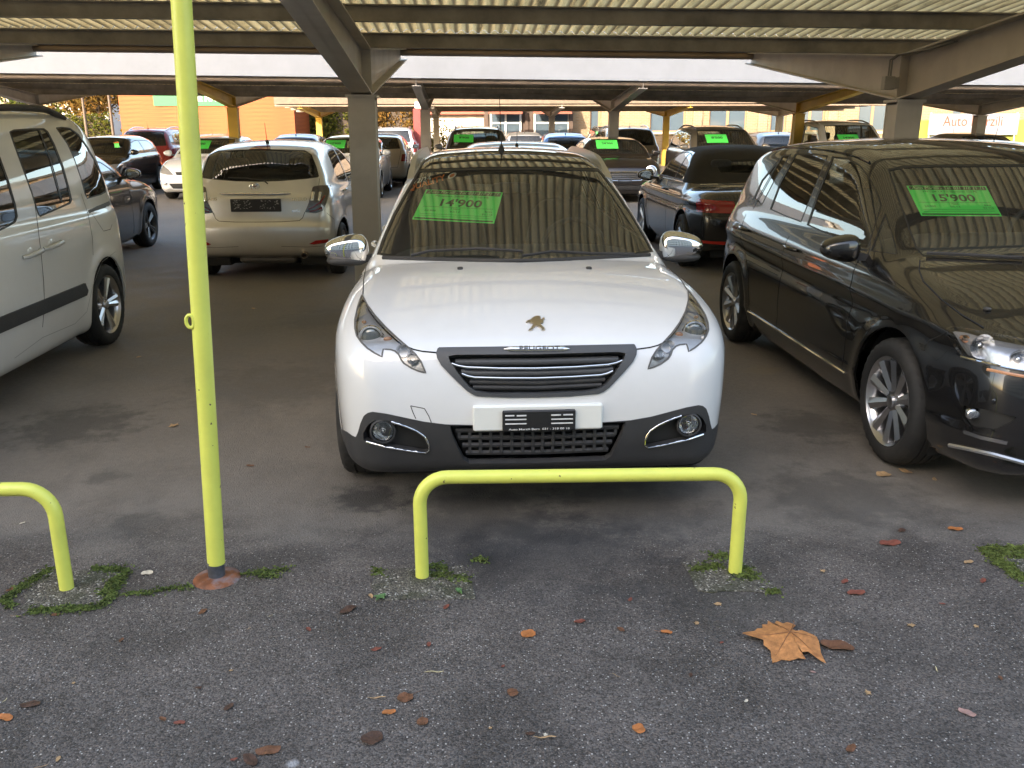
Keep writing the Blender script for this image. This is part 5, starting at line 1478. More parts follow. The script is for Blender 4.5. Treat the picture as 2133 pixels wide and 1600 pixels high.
# ------------------------------------------------------------------ black compact van, right
def black_van():
    prof = [(.14, .20), (.05, .24), (.015, .33), (.0, .45), (.005, .56), (.03, .66), (.075, .735), (.15, .79), (.32, .862), (.6, .945), (.85, 1.0), (1.0, 1.028), (1.06, 1.045), (1.16, 1.10), (1.4, 1.25), (1.65, 1.395), (1.80, 1.468), (1.98, 1.515),
            (2.3, 1.553), (2.7, 1.567), (3.1, 1.562), (3.5, 1.54), (3.9, 1.49), (4.02, 1.44), (4.12, 1.22), (4.2, 1.0), (4.29, .8), (4.335, .6), (4.31, .36), (4.2, .24), (3.9, .20), (3.0, .19), (1.5, .19), (.5, .19)]
    plan = [(-.5, .30), (-.05, .62), (.02, .70), (.1, .775), (.2, .825), (.35, .862), (.6, .888), (1.0, .896), (1.8, .9), (2.6, .9), (3.4, .897), (3.85, .87), (4.1, .81), (4.3, .70), (4.8, .3)]
    sec = [(-.3, -.2), (.1, -.10), (.2, -.05), (.3, -.018), (.42, -.004), (.55, 0), (.72, -.006), (.84, -.012), (.90, -.022), (.96, -.05), (1.03, -.085), (1.15, -.125), (1.35, -.205), (1.48, -.275), (1.55, -.33), (1.8, -.6)]
    crease = lambda y, z: .010*np.exp(-((z-.80-.02*(y-2))/.03)**2)-.012*np.exp(-((z-.72-.02*(y-2))/.05)**2)+.008*np.exp(-((z-.36)/.03)**2)
    c = Car(4.34, prof, plan, sec, (.87, 3.555), .318, .372, .795, bow=[(-.5, .12), (.1, .12), (.5, .18), (.9, .16), (1.2, .2), (1.9, .2), (2.4, 0), (3.4, -.02), (3.9, -.10), (4.8, -.12)],
            crown=[(-.5, .02), (0, .02), (.4, .05), (1.1, .06), (1.8, .10), (2.6, .10), (4.7, .10)], k=.10, step=.021, nth=240, rise=.012, extra=crease,
            name='parked_car', label='glossy black compact van with green 15\'900 price sheet', cat='car', group='cars for sale on the lot', loc=(2.8154, 3.4525), yaw=.0544)
    blk = pbr('paint_black', (.008, .0075, .0075), .25, coat=1.0, coat_rough=.02)
    c.arches(); cr = crop(1480, 240, 2.1056); T = 12
    sd = lambda **k: c.c_px(-1, xmin=.35, **k)
    c.window('front_door_window', sd(ylo=1.3, yhi=2.7), cr([(540, 188), (612, 196), (665, 230), (712, 295), (748, 372), (756, 408), (690, 608), (560, 550), (426, 490), (470, 360)]), M_GLASS(), 3.0, T)
    c.window('front_quarter_window', sd(ylo=.9, yhi=2.2), cr([(770, 436), (800, 520), (822, 600), (822, 622), (704, 606), (735, 525)]), M_GLASS(), 2.5, T)
    c.window('rear_door_window', sd(ylo=2.2, yhi=3.7), cr([(378, 176), (470, 176), (522, 186), (470, 310), (402, 478), (330, 450), (264, 420), (310, 300)]), M_PRIV(), 2.5, T)
    c.window('rear_quarter_window', sd(ylo=3.0, yhi=4.3), cr([(322, 183), (362, 177), (290, 290), (232, 400), (190, 376), (230, 290)]), M_PRIV(), 2.5, T)
    c.line_side([(3.3, 1.42), (3.42, 1.05)], .02, name='window_divider', mat=M_SEAL())
    ws = cr([(782, 246), (850, 232), (1000, 228), (1250, 228), (1700, 232), (1700, 650), (1375, 650), (1100, 640), (935, 632), (905, 600), (880, 530), (830, 390)])
    g = c.window('windscreen', c.c_px(-1, ylo=.8, yhi=2.3), ws, M_GLASS(), 4, T, pair=False)
    c.window('rear_window', c.c_rear(3.95), [(-.1, 1.05), (.62, 1.07), (.56, 1.40), (-.1, 1.42)], M_PRIV(), pair=False)
    hl = cr([(1034, 948), (1050, 940), (1100, 940), (1200, 958), (1300, 978), (1420, 1003), (1490, 1030), (1540, 1085), (1530, 1150), (1420, 1140), (1300, 1118), (1180, 1090), (1102, 1066), (1070, 1030), (1046, 990)])
    pc = c.carve(c.c_px(-1, yhi=1.0, zlo=.5), hl, T)
    lens = c.pair('headlight', pc, M_LENS(), .001)
    c.pair('reflector_bucket', pc, pbr('headlight_bucket_dark', (.62, .62, .64), .25, .7, bump=.2, bscale=40), -.035, 0, lens)
    for (x, y, r, nm, mt) in ((1165, 1015, .043, 'lamp_reflector', M_REFL()), (1355, 1070, .040, 'lamp_reflector', M_REFL()), (1085, 985, .014, 'indicator_lamp', M_AMBER())):
        P, N = c.surf_px(np.array(cr([(x, y)])))
        for q, sg in enumerate((1, -1)):
            p = (P[0]-N[0]*.03)*np.array([sg, 1, 1]); b = B()
            b.lathe([(r*1.25, -.022), (r*1.2, -.02), (r*.95, .004), (r*.5, .018), (.001, .02)], 24, 'y', tuple(p)); b.obj(nm, mt, lens[q], 50)
            b = B(); b.blob(tuple(p), (r*.4, r*.4, r*.4), 1, 14, 8); b.obj('bulb', M_CHROME(), lens[q], 50)
    P, N = c.surf_px(c.dense(cr([(1100, 1072), (1180, 1094), (1300, 1121), (1420, 1142)]), 5)); b = B()
    for q, sg in enumerate((1, -1)):
        b = B(); b.tube([tuple(p) for p in (P+N*.001)*np.array([sg, 1, 1])], .006, 6); b.obj('chrome_strip', M_CHROME(), lens[q], 50)
    P, N = c.surf_px(c.dense(cr([(1215, 1128), (1300, 1146), (1420, 1168)]), 5))
    for q, sg in enumerate((1, -1)):
        b = B(); b.tube([tuple(p) for p in (P+N*.001)*np.array([sg, 1, 1])], .007, 6); b.obj('indicator_strip', M_AMBER(), lens[q], 50)
    # lower bumper: fog recess, intake, chrome lip
    fg = c.carve(c.c_px(-1, yhi=.8, zhi=.6), cr([(1103, 1285), (1180, 1298), (1345, 1338), (1310, 1365), (1240, 1392), (1130, 1375), (1106, 1345)]), T)
    fo = c.pair('fog_lamp_recess', fg, pbr('recess_black', (.02, .02, .02), .5), -.02)
    P, N = c.surf_px(np.array(cr([(1152, 1322)])))
    for q, sg in enumerate((1, -1)):
        p = (P[0]-N[0]*.01)*np.array([sg, 1, 1]); b = B(); b.blob(tuple(p), (.042, .018, .024), .6, 18, 10); b.obj('fog_lamp', M_REFL(), c.root, 50)
    c.line_px(cr([(1108, 1400), (1180, 1425), (1300, 1452)]), .016, mat=pbr('bumper_trim', (.25, .25, .26), .25, .8), name='bumper_trim')
    P, N = c.surf_px(c.dense(cr([(1050, 1458), (1130, 1475), (1240, 1500), (1400, 1545)]), 8))
    for sg in (1, -1):
        b = B(); b.tube([tuple(p) for p in (P+N*.004)*np.array([sg, 1, 1])], .010, 6); b.obj('front_lip', M_SATIN(), c.root, 50)
    gp = c.carve(c.c_front(.5), [(-.1, .60), (.50, .62), (.52, .69), (-.1, .69)]); go = c.part('grille', gp, M_BLACKPL(), -.02)
    for zz in (.625, .665):
        P, N = c.surf_front(c.dense([(-.48, zz), (.48, zz)], .08)); b = B(); b.tube([tuple(v) for v in P-N*.002], .006, 6); b.obj('grille_bar', M_CHROME(), go, 50)
    gp = c.carve(c.c_front(.5), [(-.1, .28), (.40, .28), (.46, .44), (-.1, .44)]); c.part('lower_intake', gp, M_BLACKPL(), -.03)
    P, N = c.surf_px(np.array(cr([(1245, 1268)]))); b = B(); b.lathe([(.012, 0), (.010, -.002), (.001, -.003)], 12, 'y', tuple(P[0]+N[0]*.003)); b.obj('parking_sensor', blk, c.root, 50)
    # bonnet and panel gaps
    c.line_px(cr([(922, 648), (918, 690), (935, 738), (1010, 815), (1100, 885), (1200, 945)]), .007)
    c.line_px(cr([(1035, 965), (960, 1000), (935, 1030)]), .004)
    c.line_side([(1.42, .30), (1.40, .7), (1.45, .98)]); c.line_side([(2.50, .30), (2.50, .95)]); c.line_side([(3.52, 1.0), (3.40, .8), (3.16, .62), (3.08, .32)])
    P, N = c.surf_side(c.dense([(1.38, .325), (3.12, .325)], .1), -1)
    for sg in (1, -1):
        b = B(); b.tube([tuple(p) for p in (P+N*.004)*np.array([sg, 1, 1])], .007, 6); b.obj('sill_trim', M_CHROME(), c.root, 50)
    c.handle((2.36, .885), blk); c.handle((3.36, .90), blk)
    # tail lamp that wraps round the corner
    tl = c.carve(c.c_side, [(4.02, .92), (4.02, .80), (4.34, .76), (4.34, .96)]); c.pair('tail_lamp', tl, M_RED(), .002, .01)
    c.mirror(.985, 1.40, 1.015, blk, (.105, .085, .068), .06)
    for sg in (-1, 1):
        b = B()
        st = [(sg*(.62-.03*t), 1.95+1.8*t, c.surf_top(np.array([[sg*(.62-.03*t), 1.95+1.8*t]]))[0][0][2]+.006) for t in np.linspace(0, 1, 14)]
        b.tube(st, .008, 6); b.obj('roof_strip', blk, c.root, 50)
    P = c.surf_px(c.dense(cr([(950, 628), (1100, 635), (1300, 648), (1370, 650)]), 12)); b = B(); b.tube([tuple(p) for p in P[0]+P[1]*.015], .009, 6); b.obj('wiper', M_BLACKPL(), c.root, 40)
    P, N = c.surf_px(np.array(cr([(1215, 865)]))); b = B(); b.blob(tuple(P[0]+N[0]*.004), (.014, .016, .007), .6, 12, 8); b.obj('washer_nozzle', M_BLACKPL(), c.root, 50)
    c.price_tag(c.quad_map([(1922, 451), (2091, 453), (2058, 390), (1891, 388)]), "15'900", 'Auto Marzili - Tel. 031 318 21 21', 'VW Golf 1.4 TSI Sportsvan 125 PS', g)
    c.interior(1.42, 2.15, 3.05, hgt=.10, w=.64); c.underbody()
    c.put_wheels(wheel_proto(.318, .222, .205, 10, 'ten', tag_='_b'))
    c.finish(blk)

# ------------------------------------------------------------------ white high-roof van, left
def white_van(loc=(-3.894, 3.318), yaw=.045):
    prof = [(.12, .20), (.04, .28), (.0, .42), (.005, .56), (.03, .68), (.09, .80), (.22, .90), (.5, .99), (.85, 1.06), (.98, 1.09), (1.1, 1.16), (1.4, 1.37), (1.7, 1.57), (1.85, 1.65), (2.05, 1.715), (2.4, 1.77), (3.0, 1.80), (3.6, 1.795), (3.95, 1.765), (4.06, 1.72), (4.12, 1.58),
            (4.15, 1.35), (4.18, 1.05), (4.205, .75), (4.21, .52), (4.17, .36), (4.05, .27), (3.8, .22), (3.0, .2), (1.5, .2), (.5, .2)]
    plan = [(-.5, .3), (-.05, .62), (.02, .70), (.1, .78), (.22, .83), (.4, .865), (.7, .895), (1.2, .912), (2, .915), (3, .915), (3.6, .908), (3.9, .89), (4.08, .85), (4.2, .77), (4.7, .3)]
    sec = [(-.3, -.2), (.1, -.08), (.2, -.04), (.3, -.015), (.45, 0), (.7, .0), (.9, -.006), (1.0, -.018), (1.06, -.042), (1.2, -.062), (1.4, -.105), (1.6, -.165), (1.72, -.225), (1.8, -.29), (2.1, -.6)]
    c = Car(4.21, prof, plan, sec, (.87, 3.55), .318, .372, .80, bow=[(-.5, .12), (.5, .16), (1.2, .18), (1.9, .16), (2.4, 0), (3.6, 0), (4.0, -.05), (4.6, -.06)], crown=[(-.5, .02), (0, .02), (.5, .05), (1.2, .06), (2, .08), (4.6, .07)],
            k=.12, step=.022, nth=240, name='parked_car', label='white high-roof van with black side moulding and sliding door', cat='car', group='cars for sale on the lot', loc=loc, yaw=yaw)
    white = paint('white_warm', (.74, .73, .71))
    c.arches(); cr = crop(0, 170, 2.8066); T = 12
    sd = lambda **k: c.c_px(1, xmin=.4, **k)
    c.window('rear_quarter_window', sd(ylo=3.0), cr([(332, 252), (372, 248), (420, 255), (470, 292), (520, 362), (565, 440), (605, 520), (630, 600), (628, 632), (600, 648), (515, 672), (500, 640), (480, 560), (440, 440), (400, 350)]), M_PRIV(), 2.5, T)
    c.window('sliding_door_window', sd(ylo=2.0, yhi=3.6), cr([(62, 275), (90, 262), (180, 256), (268, 256), (292, 275), (330, 350), (380, 480), (410, 590), (430, 676), (418, 700), (330, 738), (240, 776), (226, 760), (190, 640), (130, 470), (85, 345)]), M_PRIV(), 3.5, T)
    c.line_px(cr([(235, 262), (300, 430), (370, 690)]), .02, mat=M_SEAL(), name='window_divider')
    c.window('front_door_window', sd(ylo=1.0, yhi=2.6), cr([(-700, 700), (-350, 330), (-60, 330), (10, 420), (60, 560), (100, 700), (112, 770), (100, 805), (60, 830), (-150, 930), (-600, 1130)]), M_GLASS(), 4, T)
    c.window('windscreen', c.c_front(2.2), [(-.1, 1.13), (.70, 1.14), (.58, 1.60), (-.1, 1.63)], M_GLASS(), pair=False)
    c.window('rear_window', c.c_rear(3.9), [(-.1, 1.02), (.66, 1.03), (.60, 1.55), (-.1, 1.57)], M_PRIV(), pair=False)
    md = c.carve(c.c_side, [(1.50, .47), (3.10, .47), (3.13, .50), (3.10, .56), (1.50, .56)]); c.pair('side_moulding', md, M_BLACKPL(), .016, .016)
    lb_ = c.carve(c.c_front(.7), [(-.1, .1), (1.0, .1), (1.0, .42), (-.1, .42)]); c.part('front_bumper', lb_, M_BLACKPL(), .004, .01)
    hl = c.carve(c.c_front(.9), [(.50, .70), (.84, .74), (.86, .98), (.74, .96)]); c.pair('headlight', hl, pbr('headlight_far', (.55, .56, .58), .15, .6, coat=1), .002, .01)
    tl = c.carve(c.c_side, [(4.07, .85), (4.07, 1.50), (4.3, 1.50), (4.3, .85)]); c.pair('tail_lamp', tl, M_RED(), .003, .01)
    # sliding-door rail, shut lines, handles
    c.line_px(cr([(522, 748), (600, 718), (665, 690)]), .035, both=True, mat=pbr('rail_slot', (.10, .095, .09), .6), name='door_rail')
    c.line_px(cr([(208, 690), (225, 820), (245, 1000), (258, 1150), (262, 1290), (250, 1420)]), .007)
    c.line_px(cr([(480, 640), (520, 760), (545, 900), (548, 1000)]), .005)
    c.line_px(cr([(545, 760), (610, 860), (650, 850), (660, 820)]), .004)
    c.line_px(cr([(85, 1600), (250, 1480), (440, 1400), (510, 1330), (545, 1180), (600, 1040), (680, 980)]), .004, mat=pbr('paint_seam', (.3, .3, .29), .5))
    sat = pbr('handle_silver', (.58, .58, .57), .35, .3)
    for (x, y) in ((185, 990), (308, 940)):
        P, N = c.surf_px(np.array(cr([(x-50, y+22), (x, y), (x+50, y-22)])))
        for sg in (1, -1):
            f = np.array([sg, 1, 1]); b = B()
            b.tube([tuple(q) for q in np.array([P[0]+N[0]*.004, P[0]*.75+P[1]*.25+N[1]*.03, P[1]+N[1]*.036, P[2]*.75+P[1]*.25+N[1]*.03, P[2]+N[2]*.004])*f], [.012, .017, .018, .017, .012], 8); b.obj('door_handle', sat, c.root, 60)
            b = B(); b.blob(tuple((P[1]-N[1]*.012)*f), (.016, .062, .05), .9, 18, 10); b.obj('handle_recess', white, c.root, 60)
    for sg in (-1, 1):
        ys = np.linspace(2.0, 3.75, 20); pts = []
        for i, y in enumerate(ys):
            x = sg*(.665-.01*i/20); z = c.surf_top(np.array([[x, y]]))[0][0][2]; pts.append((x, y, z+.05*min(1, 6*i/19, 6*(19-i)/19)))
        b = B(); b.tube(pts, .024, 8); b.obj('roof_rail', M_BLACKPL(), c.root, 50)
    c.mirror(1.02, 1.42, 1.12, M_BLACKPL(), (.10, .08, .10), .06)
    c.interior(1.45, 2.1, 2.95, hgt=.15, w=.66); c.underbody()
    c.put_wheels(wheel_proto(.318, .222, .205, 5, 'pair', tag_='_c'))
    c.finish(white)
    return c

# ------------------------------------------------------------------ silver hatchback seen from behind
def silver_hatch():
    L = 3.885
    prof = [(.12, .20), (.03, .3), (.0, .45), (.01, .56), (.05, .68), (.14, .78), (.35, .88), (.65, .97), (.85, 1.02), (.95, 1.06), (1.2, 1.21), (1.5, 1.37), (1.7, 1.44), (2.0, 1.485), (2.4, 1.508), (2.8, 1.505), (3.2, 1.475), (3.47, 1.43), (3.56, 1.405), (3.60, 1.36), (3.68, 1.16), (3.755, .98),
            (3.80, .90), (3.825, .74), (3.845, .66), (3.882, .60), (3.885, .50), (3.87, .40), (3.82, .31), (3.7, .26), (3.4, .22), (2, .19), (.5, .19)]
    plan = [(-.5, .3), (-.05, .58), (.02, .66), (.1, .73), (.25, .79), (.5, .83), (1, .842), (2, .846), (2.8, .848), (3.2, .842), (3.5, .815), (3.7, .77), (3.82, .715), (3.9, .64), (4.4, .3)]
    sec = [(-.3, -.2), (.1, -.10), (.2, -.06), (.32, -.018), (.45, 0), (.6, .0), (.75, -.006), (.86, -.02), (.94, -.05), (1.0, -.08), (1.1, -.11), (1.3, -.19), (1.42, -.255), (1.5, -.33), (1.8, -.6)]
    yaw = .029
    c = Car(L, prof, plan, sec, (.79, 3.30), .30, .35, .745, bow=[(-.5, .12), (.5, .16), (1.2, .2), (1.9, .18), (2.4, 0), (3.2, -.04), (3.6, -.16), (4.4, -.18)], crown=[(-.5, .02), (.4, .05), (1.2, .06), (2, .10), (3.4, .12), (3.6, .05), (4.4, .03)],
            k=.11, step=.022, nth=220, name='parked_car', label='silver hatchback with its tailgate and dark plate frame facing the crossover row', cat='car', group='cars for sale on the lot', loc=(-2.777-.029*L, 9.867+L), yaw=yaw, flip=True, rise=.02)
    sil = pbr('paint_silver', (.66, .655, .64), .32, .7, coat=1.0, var=.03, dirt=.08)
    c.arches(); cr = crop(0, 170, 2.8066); T = 7
    rr = lambda **k: c.c_px(-1, ylo=2.9, **k)
    g = c.window('rear_window', rr(zlo=.8), cr([(1380, 385), (1500, 384), (1790, 393), (1830, 418), (1858, 490), (1874, 552), (1800, 562), (1650, 574), (1380, 580)]), M_GLASS(), 2, T, pair=False)
    hb = c.carve(rr(zlo=1.2), cr([(1380, 362), (1588, 364), (1590, 388), (1380, 388)]), T); c.part('high_brake_lamp', hb, M_RED(), .003, .01)
    tl = c.carve(rr(zlo=.5), cr([(1836, 606), (1880, 600), (1940, 598), (1930, 650), (1913, 705), (1893, 750), (1850, 764), (1788, 756), (1812, 700), (1824, 650)]), T)
    to = c.pair('tail_lamp', tl, M_LENS(), .004, .01); c.pair('lamp_bucket', tl, pbr('tail_bucket', (.22, .19, .18), .3, .5, bump=.4, bscale=60), -.02, 0, to)
    for pts, mt, nm, r in (([(1838, 640), (1830, 690)], M_REFL(), 'reversing_lamp', .022), ([(1880, 640), (1870, 690)], M_REFL(), 'reversing_lamp', .018), ([(1808, 740), (1840, 725), (1880, 700), (1905, 660)], M_RED(), 'brake_lamp', .010), ([(1815, 752), (1850, 746), (1890, 730)], M_RED(), 'brake_lamp', .010)):
        P, N = c.surf_px(c.dense(cr(pts), 3))
        for q, sg in enumerate((1, -1)):
            b = B(); b.tube([tuple(p) for p in (P-N*.006)*np.array([sg, 1, 1])], r, 8); b.obj(nm, mt, to[q], 50)
    rf = c.carve(rr(zhi=.5), cr([(1812, 942), (1850, 922), (1925, 914), (1922, 935), (1840, 946)]), T); c.pair('reflector', rf, M_RED(), .003, .006)
    # plate recess and dark plate with pattern
    rc = c.carve(rr(), cr([(1330, 664), (1672, 664), (1655, 768), (1340, 768), (1200, 768), (1200, 664)]), T) if False else None
    def flat(px, py, y):
        O = c.to_local(CAM[None])[0]; D = ray(px, py)@c.R; t = (y-O[1])/D[1]; return O+D*t
    y0 = c.surf_px(np.array(cr([(1500, 715)])))[0][0][1]+.012
    (x0, z1), (x1, z0) = cr([(1357, 678)])[0], cr([(1646, 752)])[0]
    p, q = flat(x0, z0, y0), flat(x1, z1, y0)
    b = B(); b.box((p[0], y0-.03, p[2]), (q[0], y0+.006, q[2]), .005); po = b.obj('number_plate_frame', pbr('plate_black', (.018, .018, .02), .35), c.root)
    wt = pbr('plate_speckle', (.35, .35, .35), .6); bb = B()
    for k in range(90):
        u = rnd.uniform(.05, .95); v = rnd.uniform(.15, .92)
        if .42 < u < .58: continue
        xx, zz = p[0]+(q[0]-p[0])*u, p[2]+(q[2]-p[2])*v; s_ = rnd.uniform(.003, .006)
        bb.box((xx-s_*1.4, y0+.0055, zz-s_*.5), (xx+s_*1.4, y0+.0075, zz+s_*.5))
    oo = bb.obj('plate_print', wt, po); oo['kind'] = 'stuff'
    P, N = c.surf_px(c.dense(cr([(1292, 648), (1400, 650), (1600, 652), (1706, 648)]), 6)); b = B(); b.tube([tuple(v) for v in P+N*.008], list(np.interp(np.linspace(0, 1, len(P)), [0, .1, .9, 1], [.006, .014, .014, .006])), 8); b.obj('chrome_strip', M_CHROME(), c.root, 50)
    P, N = c.surf_px(np.array(cr([(1495, 605)]))); e = P[0]+N[0]*.008
    for (a_, bb_, dx, dz) in ((.052, .036, 0, 0), (.018, .034, 0, 0), (.034, .014, 0, .012)):
        b = B(); b.tube([(e[0]+dx+a_*math.cos(t), e[1], e[2]+dz+bb_*math.sin(t)) for t in np.linspace(0, 2*math.pi, 25)], .0055, 6, False); b.obj('emblem_ring', M_CHROME(), c.root, 60)
    ch = M_CHROME()
    for t, r in (('HYBRID', [(1715, 690), (1800, 688), (1800, 672), (1715, 674)]), ('VVT-i', [(1712, 758), (1760, 757), (1760, 742), (1712, 743)]), ('YARIS', [(1205, 685), (1275, 685), (1275, 668), (1205, 668)])):
        c.text_on('badge_lettering', t, c.quad_map(cr(r)), (0, 0, 1, 1), ch, .003, bold=.015)
    c.line_px(cr([(1876, 560), (1870, 600)]), .004); c.line_px(cr([(1788, 756), (1775, 790), (1755, 806), (1650, 812), (1495, 813)]), .006)
    c.line_px(cr([(1915, 760), (1960, 800), (1965, 900)]), .004); c.line_px(cr([(1890, 955), (1700, 960), (1650, 905), (1500, 950)][:1]+[(1800, 960), (1650, 955)]), .004)
    P, N = c.surf_px(c.dense(cr([(1575, 592), (1550, 572), (1450, 560), (1345, 556)]), 5)); b = B(); b.tube([tuple(v) for v in P+N*.018], .007, 6); b.obj('wiper', M_BLACKPL(), c.root, 50)
    sd = c.c_side
    c.window('rear_door_window', sd, [(2.32, 1.0), (2.32, 1.40), (2.7, 1.395), (2.92, 1.36), (3.02, 1.12), (2.98, 1.05)], M_PRIV()); c.window('front_door_window', sd, [(1.25, .99), (1.62, 1.24), (1.9, 1.38), (2.25, 1.40), (2.25, .99)], M_GLASS())
    c.window('windscreen', c.c_front(1.8), [(-.1, 1.06), (.64, 1.05), (.54, 1.40), (-.1, 1.41)], M_GLASS(), pair=False)
    c.line_side([(2.29, .26), (2.29, 1.0)]); c.line_side([(3.04, 1.1), (2.98, .75), (2.86, .6), (2.8, .3)]); c.line_side([(1.2, .26), (1.2, 1.0)]); c.handle((2.18, .90), sil); c.handle((2.92, .93), sil)
    hl = c.carve(c.c_front(.8), [(.45, .64), (.80, .70), (.80, .86), (.62, .84)]); c.pair('headlight', hl, pbr('headlight_far', (.55, .56, .58), .15, .6, coat=1), .002)
    # exhaust and rear axle bits
    P = at_y(*cr([(1785, 1008)])[0], c.loc[1]-L+.06); e = c.to_local(P[None])[0]
    b = B(); b.lathe([(.034, -.25), (.034, .03), (.029, .03), (.027, -.1)], 18, 'y', tuple(e)); b.obj('exhaust_pipe', pbr('exhaust', (.35, .28, .22), .35, .9), c.root, 40)
    b = B(); b.box((-.35, L-.62, .17), (.30, L-.25, .26), .03); b.obj('silencer', pbr('silencer_metal', (.12, .11, .10), .5, .7), c.root)
    b = B(); b.tube([(-.70, 3.30, .26), (.70, 3.30, .26)], .035, 8); b.obj('rear_axle', M_UNDER(), c.root, 40)
    c.antenna(3.15, .22, .25); c.mirror(.92, 1.10, 1.0, sil); c.interior(1.25, 1.85, 2.72, hgt=.06, w=.58); c.underbody()
    c.put_wheels(wheel_proto(.30, .20, .185, 5, 'pair', tag_='_d')); c.finish(sil)
    return c

# ------------------------------------------------------------------ dark convertible
def convertible():
    L = 4.25
    prof = [(.12, .2), (.03, .3), (.0, .45), (.02, .6), (.1, .74), (.3, .83), (.7, .92), (1.1, .985), (1.25, 1.01), (1.45, 1.14), (1.7, 1.29), (1.86, 1.36), (2.1, 1.405), (2.5, 1.415), (2.85, 1.385), (3.1, 1.29), (3.3, 1.13), (3.46, 1.0), (3.6, .965), (3.9, .955), (4.1, .935), (4.17, .88), (4.22, .72), (4.25, .58), (4.22, .38), (4.1, .28), (3.6, .22), (2, .19), (.5, .19)]
    plan = [(-.5, .3), (-.05, .60), (.02, .68), (.12, .77), (.3, .84), (.6, .875), (1.2, .885), (2.5, .888), (3.3, .885), (3.7, .865), (4.0, .80), (4.2, .70), (4.7, .3)]
    sec = [(-.3, -.2), (.1, -.09), (.2, -.05), (.32, -.016), (.5, 0), (.68, 0), (.8, -.012), (.88, -.03), (.94, -.07), (1.0, -.10), (1.15, -.16), (1.3, -.25), (1.4, -.34), (1.7, -.6)]
    c = Car(L, prof, plan, sec, (.87, 3.45), .318, .37, .785, bow=[(-.5, .12), (.5, .16), (1.3, .2), (2, .18), (2.6, 0), (3.2, -.08), (3.8, -.12), (4.6, -.16)], crown=[(-.5, .02), (.5, .05), (1.3, .06), (2, .12), (3.2, .13), (3.6, .05), (4.6, .03)], k=.11, step=.028, nth=180,
            name='parked_car', label='dark convertible with black fabric roof and red tail lamps behind the crossover', cat='car', group='cars for sale on the lot', loc=(2.98-.045*L, 10.2+L), yaw=.045, flip=True, extra=lambda y, z: .012*np.exp(-((z-.80)/.025)**2)-.01*np.exp(-((z-.72)/.04)**2))
    dk = pbr('paint_midnight', (.010, .010, .013), .25, coat=1.0, coat_rough=.02)
    c.arches()
    c.window('door_window', c.c_side, [(1.45, 1.00), (1.72, 1.16), (1.95, 1.28), (2.2, 1.33), (2.52, 1.335), (2.55, 1.2), (2.55, 1.00)], M_GLASS(), .012)
    c.window('rear_side_window', c.c_side, [(2.58, 1.00), (2.58, 1.33), (2.78, 1.30), (2.98, 1.16), (3.02, 1.00)], M_GLASS(), .012)
    c.window('windscreen', c.c_front(2.0), [(-.1, 1.03), (.68, 1.02), (.58, 1.33), (-.1, 1.34)], M_GLASS(), pair=False)
    c.window('rear_window', c.c_rear(2.9), [(-.1, 1.09), (.40, 1.10), (.42, 1.16), (.38, 1.24), (-.1, 1.25)], M_GLASS(), .01, pair=False)
    st = c.carve(lambda m: (np.stack([m.V[:, 1], m.V[:, 2]], 1), m.V[:, 2]*0-1), [(1.84, 1.6), (1.90, 1.335), (2.5, 1.345), (2.75, 1.33), (3.0, 1.18), (3.05, .985), (3.45, .985), (3.7, 1.6)]); c.part('fabric_roof', st, pbr('roof_fabric', (.028, .027, .026), .95, bump=.3, bscale=220, var=.15), .004, .01)
    tl = c.carve(c.c_rear(3.9), [(.42, .70), (.46, .83), (.9, .85), (.9, .70)]); c.pair('tail_lamp', tl, M_RED(), .004, .01)
    rf = c.carve(c.c_rear(3.9), [(.52, .345), (.78, .355), (.78, .385), (.52, .38)]); c.pair('reflector', rf, pbr('reflector_red', (.6, .03, .02), .2, coat=1), .003)
    P, N = c.surf_side(c.dense([(1.42, .975), (2.4, .982), (3.08, .985)], .08), -1)
    for sg in (1, -1):
        b = B(); b.tube([tuple(p) for p in (P+N*.003)*np.array([sg, 1, 1])], .007, 6); b.obj('waist_trim', M_CHROME(), c.root, 50)
    P, N = c.surf_top(c.dense([(-.66, 3.40), (-.4, 3.47), (0, 3.49), (.4, 3.47), (.66, 3.40)], .08)); b = B(); b.tube([tuple(p) for p in P+N*.004], .007, 6); b.obj('waist_trim', M_CHROME(), c.root, 50)
    c.line_front([(.0, .70), (.40, .70), (.62, .86), (.64, .94)], rear=True); c.line_side([(2.56, .26), (2.56, .98)]); c.line_side([(1.36, .26), (1.38, .97)]); c.handle((2.36, .86), dk)
    b = B(); P, N = c.surf_front(np.array([[0, .55]]), True); b.box((-.26, P[0][1]-.02, .49), (.26, P[0][1]+.012, .60), .004); b.obj('number_plate_frame', pbr('plate_black', (.018, .018, .02), .35), c.root)
    c.mirror(.97, 1.52, 1.0, dk); c.interior(1.45, 2.05, 2.75, hgt=.0, w=.6); c.underbody(); c.put_wheels(wheel_proto(.318, .222, .205, 5, 'pair', tag_='_e')); c.finish(dk)
